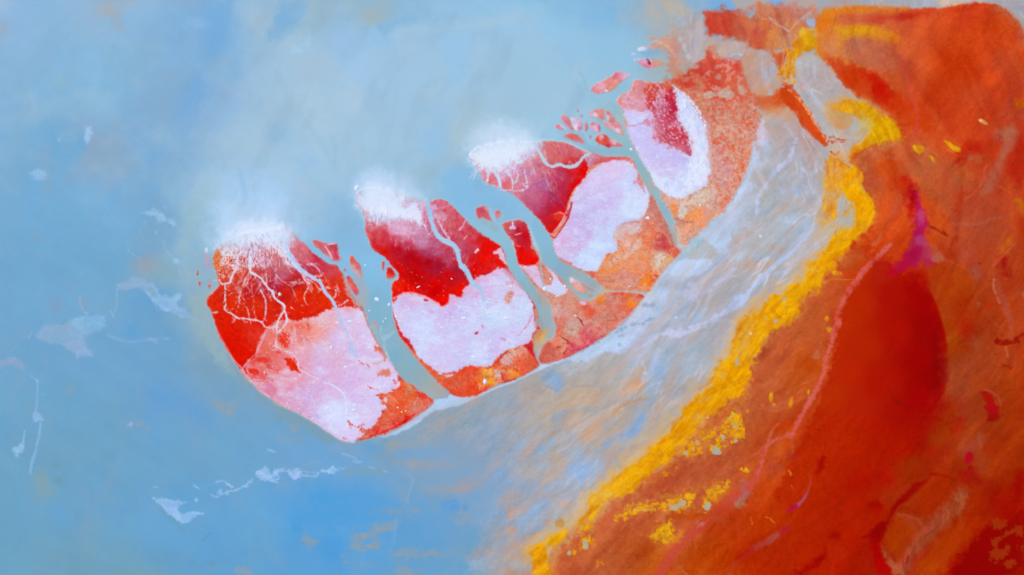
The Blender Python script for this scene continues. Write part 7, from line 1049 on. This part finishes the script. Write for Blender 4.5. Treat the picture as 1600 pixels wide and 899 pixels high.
COL += (np.array(hexc('#f08c6c')) - COL) * np.clip(fl, 0, .7)[..., None]
salm = soft(own_mask(lambda o: o['name'] in ('salt_pan', 'white_crescent')))
COL += (salm * (g2*.016 + fbm(GX/7, GY/2.6, 3, 65)*.014))[..., None] * np.array([1.0, 1.0, .5], np.float32)
fl = salm * np.clip(g1*.4 + g3*.7 - .72, 0, 1)*3 * np.clip(fbm(GX/26, GY/26, 2, 66)+.35, 0, 1)
COL += (np.array(hexc('#f0f4ff')) - COL) * np.clip(fl, 0, .8)[..., None]
sulm = soft(own_mask(lambda o: o['name'] in ('sulphur_band', 'sulphur_patch')))
COL += (sulm * (g1*.008 + g2*.016 + .05*fbm((GX*.7-GY*.7)/34, (GX*.7+GY*.7)/7, 4, 99)))[..., None] * np.array([.7, 1.0, .35], np.float32)
fl = sulm * np.clip(g3*.8 + g2*.4 - .9, 0, 1)*1.6
COL += (np.array(hexc('#ecc480')) - COL) * np.clip(fl, 0, .55)[..., None]
shm = soft(own_mask(lambda o: o['name'] == 'red_mudflat'))
COL *= (1 + shm * (g2*.035 + g1*.02))[..., None]
we = fbm(GX/5, GY/11, 4, 68) ; east = np.clip((1420 - GX)/300, 0, 1)
COL += (shm * np.clip(we, -1, 1) * .022 * east)[..., None] * np.array([.6, 1, .9], np.float32)
FD, FS = along(GX, GY, pts('O: 700,1040 760,975 850,880 950,780 1050,690 1120,615 1180,525 1260,430 1325,370 1352,315 1325,240 1270,140 1250,60 1240,-60'))
FS = FS + 22*fbm(GX/110, GY/110, 2, 101); FD = FD + 13*fbm(GX/110, GY/110, 2, 102)
east2 = np.clip((1640 - GX)/400, .25, 1)
lum_ = np.clip((COL[..., 1] - .10) * 4.5, .12, 1)
fs = fbm(FS/120, FD/15, 5, 103); fs2 = fbm(FS/45, FD/6, 4, 104)
COL += (np.array(hexc('#e2622c')) - COL) * (shm * np.clip(fs, 0, 1) * .34 * lum_)[..., None]
COL += (np.array(hexc('#981c04')) - COL) * (shm * np.clip(-fs, 0, 1) * .24)[..., None]
COL += (np.array(hexc('#d88050')) - COL) * (shm * np.clip(fs2-.25, 0, 1) * .16 * lum_)[..., None]
yt = fbm(FS/26, FD/6, 4, 105)
COL += (np.array(hexc('#fab808')) - COL) * (sulm * np.clip(yt, 0, 1) * .75)[..., None]
COL += (np.array(hexc('#d07c08')) - COL) * (sulm * np.clip(-yt-.05, 0, 1) * .5)[..., None]
hb = np.clip(blur(sulm, 6) * 1.3, 0, .6)
COL += (np.array(hexc('#dca048')) - COL) * (hb * (1-sulm) * np.clip(.4 + fbm(GX/9, GY/9, 4, 110), 0, 1))[..., None]
shl = blur(own_mask(lambda o: o['name'] in ('brine_shallows', 'salt_belt')), 9) * soft(own_mask(lambda o: o['name'] in ('brine_shallows', 'salt_belt', 'lake_water')))
COL += (shl * (fbm((GX+GY)/14, (GX-GY)/40, 4, 69)*.022 + g2*.012))[..., None]
COL += (shl * fbm((GX*.77-GY*.64)/30, (GX*.64+GY*.77)/7, 4, 70) * .02)[..., None] * np.array([.8, .9, 1.1], np.float32)
# thin ridges and threads where the mud has dried in folds
def ridge(sx, sy, ang, seed, wp=12):
    c_, s_ = math.cos(ang), math.sin(ang); u = (GX*c_+GY*s_) + wp*fbm(GX/50, GY/50, 2, seed+5); v = (-GX*s_+GY*c_) + wp*fbm(GX/50, GY/50, 2, seed+6)
    return np.clip(1 - np.abs(fbm(u/sx, v/sy, 3, seed, .5))*7, 0, 1)
r1 = ridge(60, 18, -.9, 71); r2 = ridge(26, 9, -.8, 73); r3 = ridge(34, 14, -.75, 75, 20)
gate = np.clip(fbm(GX/50, GY/50, 3, 77) + .3, 0, 1)
COL += (np.array(hexc('#d47c60')) - COL) * (shm * r1 * gate * .12 * np.clip((COL[..., 1]-.10)*4.5, .15, 1))[..., None]
COL *= (1 - shm * r2 * np.clip(.6-gate, 0, 1) * .16)[..., None]
def fridge(sx, sy, seed): return np.clip(1 - np.abs(fbm(FS/sx, FD/sy, 3, seed, .5))*6, 0, 1)
q1 = fbm(FS/75, FD/10, 5, 106); q2 = fbm(FS/60, FD/13, 4, 107)
near = np.clip((GX - 780)/160, 0, 1) * (1 - .5*np.clip((GY-540)/60, 0, 1))
COL += (np.array(hexc('#c4d0f2')) - COL) * (shl * np.clip(q1, 0, 1) * .55 * near)[..., None]
COL += (np.array(hexc('#c8a08a')) - COL) * (shl * np.clip(q2, 0, 1) * (.4 + .25*np.clip((GY-540)/60, 0, 1)))[..., None]
COL += (np.array(hexc('#96a2b4')) - COL) * (shl * np.clip(-q1-.1, 0, 1) * .32)[..., None]
COL += (np.array(hexc('#d6def8')) - COL) * (shl * fridge(80, 15, 108) * np.clip(fbm(GX/60, GY/60, 2, 109)+.3, 0, 1) * .7 * near)[..., None]
COL += (np.array(hexc('#c8d2f4')) - COL) * (shl * r3 * gate * .1)[..., None]
r4 = ridge(24, 7, -.78, 76, 14); COL += (np.array(hexc('#ccd4f2')) - COL) * (shl * r4 * np.clip(fbm(GX/40, GY/40, 2, 74)+.2, 0, 1) * .04)[..., None]
r5 = ridge(20, 8, -.7, 72, 14); COL += (np.array(hexc('#a08c84')) - COL) * (shl * r5 * np.clip(fbm(GX/40, GY/40, 2, 70)+.1, 0, 1) * .08)[..., None]
COL += (np.array(hexc('#c49c84')) - COL) * (shl * np.clip(fbm((GX*.75-GY*.66)/70, (GX*.66+GY*.75)/24, 4, 78)*1.2, 0, 1) * .15)[..., None]
COL += (np.array(hexc('#8cb2dc')) - COL) * (shl * np.clip(fbm((GX*.75-GY*.66)/60, (GX*.66+GY*.75)/20, 4, 79)*1.3-.15, 0, 1) * .2)[..., None]
COL += (shl * .004)[..., None]
wat = soft(own_mask(lambda o: o['name'] in ('lake_water', 'channel_water')))
COL += (wat * g2 * .002)[..., None]
# margins: damp, stained rims where one ground meets another
hexv = lambda h_: np.array(hexc(h_), np.float32)
isl_ = own_mask(lambda o: o['name'] in ('red_crust', 'salt_pan', 'orange_mud') and o['thing'] is not None)
wb = blur(own_mask(lambda o: o['mat'] == 'water'), 1); ib = blur(isl_, 1)
COL += (hexv('#d8a4a4') - COL) * (np.clip(wb*isl_, 0, .5) * .9 * np.clip(g3+.8, 0, 1))[..., None]
COL += (hexv('#a8b4bc') - COL) * (np.clip(ib*own_mask(lambda o: o['mat'] == 'water'), 0, .5) * .8)[..., None]
rb = blur(redm, 3)
COL += (hexv('#e8a4bc') - COL) * (np.clip(rb*1.4, 0, 1) * salm * .55)[..., None]
ob = blur(rimm, 2)
COL += (hexv('#d8a8b0') - COL) * (np.clip(ob*1.2, 0, 1) * salm * .35)[..., None]
lo = fbm((GX+GY*.3)/24, (GY-GX*.3)/13, 5, 90)
COL += (hexv('#d0bcec') - COL) * (salm * np.clip(lo, 0, 1) * .35)[..., None]
COL += (hexv('#dce8ff') - COL) * (salm * np.clip(-lo-.1, 0, 1) * .6)[..., None]
ri = ridge(16, 7, .4, 91, 8)
COL += (hexv('#e4ecff') - COL) * (salm * ri * np.clip(fbm(GX/30, GY/30, 2, 92)+.1, 0, 1) * .5)[..., None]
rc = ridge(13, 13, .2, 93, 5)
COL += (hexv('#b04838') - COL) * (rimm * rc * np.clip(fbm(GX/22, GY/22, 2, 94), 0, 1) * .5)[..., None]
ry_ = ridge(20, 12, -.8, 95, 8)
COL += (hexv('#c87010') - COL) * (sulm * ry_ * .3)[..., None]
COL = np.clip(COL, .0, 1)

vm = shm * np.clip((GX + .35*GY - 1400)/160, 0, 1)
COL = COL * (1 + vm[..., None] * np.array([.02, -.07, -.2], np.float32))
chn = soft(own_mask(lambda o: o['name'] == 'channel_water'))
COL += (hexv('#98b8c8') - COL) * (chn * .3)[..., None]
cl = fbm(GX/75, GY/55, 5, 120); cl2 = fbm((GX+GY*.6)/40, (GY-GX*.6)/90, 5, 121)
COL += (hexv('#b4cad6') - COL) * (wat * np.clip(cl-.1, 0, 1) * .28 * np.clip((430-GY)/200, 0, 1))[..., None]
COL += (hexv('#82a4bc') - COL) * (wat * np.clip(cl2-.1, 0, 1) * .25)[..., None]
COL = np.clip(COL, .0, 1)

# ================================================================== pieces of ground -> one object each
HG = HGT.copy()
HG[1:-1, 1:-1] = (HGT[1:-1, 1:-1]*4 + HGT[:-2, 1:-1]*2 + HGT[2:, 1:-1]*2 + HGT[1:-1, :-2]*2 + HGT[1:-1, 2:]*2 + HGT[:-2, :-2] + HGT[2:, 2:] + HGT[:-2, 2:] + HGT[2:, :-2]) / 16
water_m = np.array([o['mat'] == 'water' for o in OWNERS])[OWN]
ZZ = HG * .32 + np.where(water_m, 0, fbm(GX/3, GY/3, 3, 81)*.018 + fbm(GX/12, GY/12, 3, 82)*.05 + .02)
ZZ = ZZ + shm * (.03*r1*gate + .03*r2 + .10*fbm((GX*.8+GY*.6)/30, (-GX*.6+GY*.8)/80, 4, 96)) + shl*.05*r3*gate + shl*.06*fbm((GX*.75-GY*.66)/60, (GX*.66+GY*.75)/20, 4, 79) + sulm*.05*fbm(GX/8, GY/8, 4, 97) + salm*.05*ri + rimm*.08*fbm(GX/7, GY/7, 3, 98)
PX = ((GX - 800) * METRES).astype(np.float32); PY = ((449.5 - GY) * METRES).astype(np.float32)

def linear(c):
    return np.where(c <= .04045, c/12.92, ((c + .055)/1.055)**2.4)
CAL = np.array([0.78, 0.78, 0.77], np.float32)       # overall paleness of the ground against the light
ALB = np.minimum(linear(COL) * CAL, .97)

def components(cell):
    """label connected patches of equal owner, run by run"""
    H, W = cell.shape
    par = []
    def find(a):
        while par[a] != a: par[a] = par[par[a]]; a = par[a]
        return a
    lab = np.zeros((H, W), np.int32); prev = []
    for j in range(H):
        row = cell[j]; cut = np.flatnonzero(np.diff(row)) + 1
        s = np.concatenate([[0], cut]).tolist(); e = np.concatenate([cut, [W]]).tolist()
        cur = []; pi = 0
        for a, b in zip(s, e):
            v = int(row[a]); k = len(par); par.append(k)
            while pi < len(prev) and prev[pi][1] <= a: pi += 1
            q = pi
            while q < len(prev) and prev[q][0] < b:
                if prev[q][2] == v:
                    ra, rb = find(prev[q][3]), find(k)
                    if ra != rb: par[max(ra, rb)] = min(ra, rb)
                q += 1
            cur.append((a, b, v, k)); lab[j, a:b] = k
        prev = cur
    return np.array([find(k) for k in range(len(par))], np.int32)[lab]

def tidy(cell):
    for it in range(4):
        lab = components(cell)
        u, first, inv, cnt = np.unique(lab, return_index=True, return_inverse=True, return_counts=True)
        inv = inv.reshape(lab.shape); ow = cell.ravel()[first]
        best = {}
        for i in range(len(u)):
            o = int(ow[i])
            if o not in best or cnt[i] > cnt[best[o]]: best[o] = i
        small = np.array([cnt[i] < 45 and best[int(ow[i])] != i for i in range(len(u))])
        bad = small[inv]
        if not bad.any(): break
        c = cell.copy()
        for sh, ax in ((1, 1), (-1, 1), (1, 0), (-1, 0)):
            r = np.roll(cell, sh, ax); rb = np.roll(bad, sh, ax)
            m = bad & ~rb; c[m] = r[m]; bad = bad & ~m
        cell = c
    return cell
cell = tidy(OWN[:-1, :-1].copy())
lab = components(cell)

EXTRA_CLODS = []
CLODS = [  # sheet, x, y, rx, ry, turn, key of the island it lies on (None: a thing of its own), label
 ('A5',610,380,22,20,20,None,'largest white salt clod standing in the widest channel'), ('A5',718,428,13,18,0,None,'white salt clod close to the east bank of the widest channel'),
 ('A5',509,82,9,9,0,None,'small white salt clod near the head of the widest channel, beside the two-humped islet'), ('A5',688,550,7,10,20,None,'upper of two slim white salt clods low in the widest channel'), ('A5',668,575,5,13,0,None,'lower of two slim white salt clods low in the widest channel'),
 ('C1',820,526,15,12,0,None,'triangular white salt clod in the bend where the north-east channel turns south'), ('A4',432,190,20,32,10,None,'lone pinkish white salt clod on the water above the second fan'),
 ('A5',783,535,18,17,0,'i2',0), ('A5',550,657,7,8,0,'i1',0), ('A5',543,806,15,8,-20,'i1',0), ('A5',265,590,15,9,30,'i1',0), ('A5',212,803,10,18,15,'i1',0), ('A5',445,550,7,7,0,'i1',0), ('A5',370,575,34,12,15,'i1',0), ('A5',545,482,14,5,0,None,'flat white salt sliver by the west bank of the widest channel'), ('A5',620,790,8,8,0,'i1',0),
 ('A3',850,552,17,22,0,'i1',0), ('A3',720,640,10,8,0,'i1',0), ('A3',782,596,20,7,0,'i1',0), ('A3',1085,568,20,16,0,'i1',0), ('A3',1014,188,20,10,0,'i1',0), ('A3',885,20,11,22,20,'i1',0), ('A3',938,60,9,8,0,'i1',0), ('A3',930,506,14,7,0,'i1',0), ('A3',1090,525,12,14,0,'i1',0), ('A3',1050,495,9,6,0,'i1',0), ('A3',955,540,9,7,0,'i1',0),
 ('A6',320,20,16,9,-10,'i1',0), ('A6',115,186,12,9,0,'i1',0), ('A6',408,282,10,8,0,'i1',0), ('A6',40,510,12,9,0,'i1',0), ('A6',150,520,10,8,0,'i1',0), ('A6',180,572,18,12,0,'i1',0), ('A6',290,436,13,6,-20,'i1',0), ('A6',570,545,14,6,20,'i1',0), ('A6',640,575,8,7,0,'i1',0), ('A6',605,585,8,8,0,'i1',0), ('A2',768,338,12,15,20,'i1',0),
 ('B2',475,548,32,17,0,'i2',0), ('B2',850,548,32,18,0,'i2',0), ('B2',278,626,24,9,30,'i2',0), ('B2',155,686,18,8,0,'i2',0), ('B2',78,272,20,7,-30,'i2',0), ('B2',370,202,10,6,20,'i2',0), ('B2',338,535,10,7,0,'i2',0), ('B2',375,535,12,9,0,'i2',0), ('B2',690,503,10,10,0,'i2',0), ('B2',730,460,12,8,0,'i2',0), ('B2',706,744,10,12,0,'i2',0), ('B2',560,884,30,13,-5,'i2',0), ('B2',205,605,14,5,0,'i2',0), ('B2',60,608,10,6,0,'i2',0), ('B2',895,270,14,12,0,'i2',0), ('B2',708,220,8,6,0,'i2',0), ('B2',100,735,34,7,20,'i2',0), ('B2',570,578,14,8,0,'i2',0), ('B2',760,590,7,9,0,'i2',0),
 ('B3',345,328,26,12,-10,'i2',0), ('B3',487,184,10,12,0,'i2',0), ('B3',60,65,20,6,30,'i2',0), ('B3',438,540,20,24,0,'i2',0), ('B3',420,155,9,5,0,'i2',0),
 ('C1',835,660,9,12,0,'i4',0), ('C4',742,456,20,18,0,'i4',0), ('C4',738,264,9,10,0,'i4',0), ('C4',540,205,12,4,-20,'i4',0), ('C4',538,58,12,4,0,'i4',0), ('C4',460,205,10,3,0,'i4',0), ('B5',860,552,9,7,0,'i4',0), ('B5',840,500,12,6,0,'i4',0), ('B5',880,460,8,8,0,'i4',0), ('B4',1065,688,9,9,0,'i4',0),
 ('B5',512,738,22,22,0,'i3',0), ('B5',562,652,8,12,0,'i3',0), ('B5',640,680,10,8,0,'i3',0), ('B5',690,715,14,12,0,'i3',0), ('B6',217,412,16,8,0,'i3',0), ('B6',60,240,20,8,0,'i3',0), ('B6',686,158,18,7,-10,'i4',0),
 ('C3',910,432,17,19,10,'i5',0), ('C3',871,362,12,11,0,'i5',0), ('C3',843,318,9,9,0,'i5',0), ('C3',805,243,11,10,0,'i5',0), ('C3',712,140,9,8,0,'i5',0), ('C3',655,118,8,8,0,'i5',0), ('C3',360,428,8,6,0,'i5',0), ('C3',40,127,12,5,-10,None,'white salt crumb on the south edge of the lone elongated islet'),
 ('C3',658,540,7,6,0,'i5',0), ('C5',536,720,7,5,0,'i5',0), ('C5',525,570,8,16,20,'i5',0), ('C3',610,690,26,5,-5,'i5',0), ('C3',880,760,10,22,5,'i5',0), ('C3',760,600,5,5,0,'i5',0), ('C3',870,600,5,12,0,'i5',0),
]

if bpy:
    def material(name, rough, spec, bump, grain, scale):
        m = bpy.data.materials.new(name); m.use_nodes = True; n = m.node_tree; n.nodes.clear()
        def N(t, **k):
            q = n.nodes.new(t)
            for a, b in k.items(): setattr(q, a, b)
            return q
        out = N('ShaderNodeOutputMaterial'); p = N('ShaderNodeBsdfPrincipled')
        at = N('ShaderNodeAttribute', attribute_name='ground_colour'); tc = N('ShaderNodeNewGeometry')
        nz = N('ShaderNodeTexNoise'); nz.inputs['Scale'].default_value = scale; nz.inputs['Detail'].default_value = 5; nz.inputs['Roughness'].default_value = .65
        vo = N('ShaderNodeTexVoronoi'); vo.inputs['Scale'].default_value = scale*.8
        mr = N('ShaderNodeMapRange'); mr.inputs['From Min'].default_value = .25; mr.inputs['From Max'].default_value = .75
        mr.inputs['To Min'].default_value = 1-grain; mr.inputs['To Max'].default_value = 1+grain
        mx = N('ShaderNodeVectorMath', operation='SCALE')
        L = n.links.new
        L(tc.outputs['Position'], nz.inputs['Vector']); L(tc.outputs['Position'], vo.inputs['Vector'])
        L(nz.outputs['Fac'], mr.inputs['Value']); L(at.outputs['Color'], mx.inputs[0]); L(mr.outputs[0], mx.inputs['Scale'])
        L(mx.outputs[0], p.inputs['Base Color'])
        p.inputs['Roughness'].default_value = rough; p.inputs['Specular IOR Level'].default_value = spec
        if bump:
            ad = N('ShaderNodeMath', operation='ADD'); L(nz.outputs['Fac'], ad.inputs[0]); L(vo.outputs['Distance'], ad.inputs[1])
            bm_ = N('ShaderNodeBump'); bm_.inputs['Strength'].default_value = 1; bm_.inputs['Distance'].default_value = bump
            L(ad.outputs[0], bm_.inputs['Height']); L(bm_.outputs[0], p.inputs['Normal'])
        L(p.outputs[0], out.inputs[0]); return m
    MAT = dict(water=material('milky_brine', .35, .08, .0, .006, .35), wet=material('wet_mud', .7, .02, .02, .03, 1.2),
               mud=material('red_mud', .9, .01, .02, .05, 1.2), crust=material('mineral_crust', .9, .01, .035, .06, 1.6), salt=material('salt_crust', .9, .03, .04, .018, 1.6))
    MAT['clod'] = material('salt_clod', .85, .1, .03, .03, 3)

    def make_mesh(name, sel, origin):
        j, i = np.nonzero(sel)
        W = len(XS)
        q = np.stack([j*W+i, (j+1)*W+i, (j+1)*W+i+1, j*W+i+1], 1)     # rows run south: this order faces up
        ids, loc = np.unique(q, return_inverse=True); loc = loc.reshape(q.shape)
        me = bpy.data.meshes.new(name)
        nv, nf = len(ids), len(q)
        me.vertices.add(nv); me.loops.add(nf*4); me.polygons.add(nf)
        co = np.stack([PX.ravel()[ids]-origin[0], PY.ravel()[ids]-origin[1], ZZ.ravel()[ids]-origin[2]], 1).astype(np.float32)
        me.vertices.foreach_set('co', co.ravel())
        me.loops.foreach_set('vertex_index', loc.astype(np.int32).ravel())
        me.polygons.foreach_set('loop_start', np.arange(0, nf*4, 4, dtype=np.int32))
        me.polygons.foreach_set('use_smooth', np.ones(nf, bool))
        me.update(calc_edges=True)
        ca = me.color_attributes.new('ground_colour', 'FLOAT_COLOR', 'POINT')
        c4 = np.ones((nv, 4), np.float32); c4[:, :3] = ALB.reshape(-1, 3)[ids]
        ca.data.foreach_set('color', c4.ravel())
        return me
    link = sc.collection.objects.link
    def put(name, sel, mat, parent=None, origin=(0, 0, 0)):
        me = make_mesh(name, sel, origin); me.materials.append(MAT[mat])
        o = bpy.data.objects.new(name, me); link(o)
        if parent: o.parent = parent
        else: o.location = origin
        return o
    by_owner = {}


    u, first, cnt = np.unique(lab, return_index=True, return_counts=True)
    for l, f0, n_ in zip(u, first, cnt): by_owner.setdefault(int(cell.ravel()[f0]), []).append((int(l), int(n_)))
    STRUCT = {}
    for k, o in enumerate(OWNERS):
        if o.get('kind') == 'structure' and k in by_owner:
            ob = put(o['name'], cell == k, o['mat']); ob['kind'] = 'structure'; STRUCT[k] = ob
    spots = {}
    for k, o in enumerate(OWNERS):
        if k not in by_owner or o.get('kind') == 'structure': continue
        if o['thing'] is None:
            ob = put(o['name'], cell == k, o['mat']); ob['label'] = o['label']; ob['category'] = o['category']; continue
        if o.get('part_of_structure'):
            for l, n_ in by_owner[k]: put(o['name'], lab == l, o['mat'], parent=STRUCT[o['thing']])
            continue
        spots.setdefault(o['thing'], []).extend((o['name'], l, o['mat'], n_) for l, n_ in by_owner[k])
    ROOT = {}
    for key, ps in spots.items():
        t = THINGS[key]; m = np.isin(lab, [p_[1] for p_ in ps]); j, i = np.nonzero(m)
        org = (float(PX[0, i].mean()), float(PY[j, 0].mean()), 0.0)
        if len(ps) == 1:
            root = put(t['name'], m, ps[0][2], origin=org)
        else:
            root = bpy.data.objects.new(t['name'], None); link(root); root.location = org; root.empty_display_size = 2
            for nm, l, mt, n_ in sorted(ps, key=lambda p_: -p_[3]): put(nm, lab == l, mt, parent=root, origin=org)
        root['label'] = t['label']; root['category'] = t['category']
        if t['group']: root['group'] = t['group']
        ROOT[key] = root
    # salt clods: low, lumpy domes of dry salt
    def clod_mesh(rx, ry, an, seed, tone):
        r = random.Random(seed); vs = []; fs = []; n = 11
        jit = [1 + r.uniform(-.28, .28) for _ in range(n)]
        h = min(rx, ry) * .22
        for ring, (rr, zz) in enumerate(((1.0, -.05), (.86, .5), (.5, .88))):
            for a in range(n):
                t_ = 2*math.pi*a/n; q = rr * (jit[a] if ring < 2 else (jit[a]+1)/2) * (1 + r.uniform(-.06, .06))
                x_, y_ = rx*q*math.cos(t_), ry*q*math.sin(t_)
                vs.append((x_*math.cos(an)-y_*math.sin(an), x_*math.sin(an)+y_*math.cos(an), h*zz*(1+r.uniform(-.15, .15))))
        vs.append((0, 0, h))
        for ring in range(2):
            for a in range(n):
                b = (a+1) % n; fs.append((ring*n+a, ring*n+b, (ring+1)*n+b, (ring+1)*n+a))
        for a in range(n): fs.append((2*n+a, 2*n+(a+1) % n, 3*n))
        me = bpy.data.meshes.new('salt_clod'); me.from_pydata(vs, [], fs); me.update()
        for p_ in me.polygons: p_.use_smooth = True
        ca = me.color_attributes.new('ground_colour', 'FLOAT_COLOR', 'POINT')
        c = np.minimum(linear(np.array(hexc(tone), np.float32))*CAL, .97)
        ca.data.foreach_set('color', np.tile(np.append(c, 1), len(vs)).astype(np.float32)); me.materials.append(MAT['clod'])
        return me
    for q, (w, x_, y_, rx, ry, an, key, labl) in enumerate(CLODS):
        W_ = WIN[w]; gx = W_[0] + x_/W_[2]; gy = W_[1] + y_/W_[2]
        i = int(np.searchsorted(XS, gx)); j = int(np.searchsorted(YS, gy)); z = float(ZZ[j, i])
        me = clod_mesh(rx/W_[2]*METRES*.85, ry/W_[2]*METRES*.85, -math.radians(an), q, '#dfe6fa' if w != 'A6' or y_ < 540 else '#f0d0bc')
        o = bpy.data.objects.new('salt_clod', me); link(o); p_ = ((gx-800)*METRES, (449.5-gy)*METRES, z)
        if key:
            o.parent = ROOT[key]; r0 = ROOT[key].location; o.location = (p_[0]-r0[0], p_[1]-r0[1], p_[2])
        else:
            o.location = p_; o['label'] = labl; o['category'] = 'salt clod'; o['group'] = 'loose white salt clods in the channels'
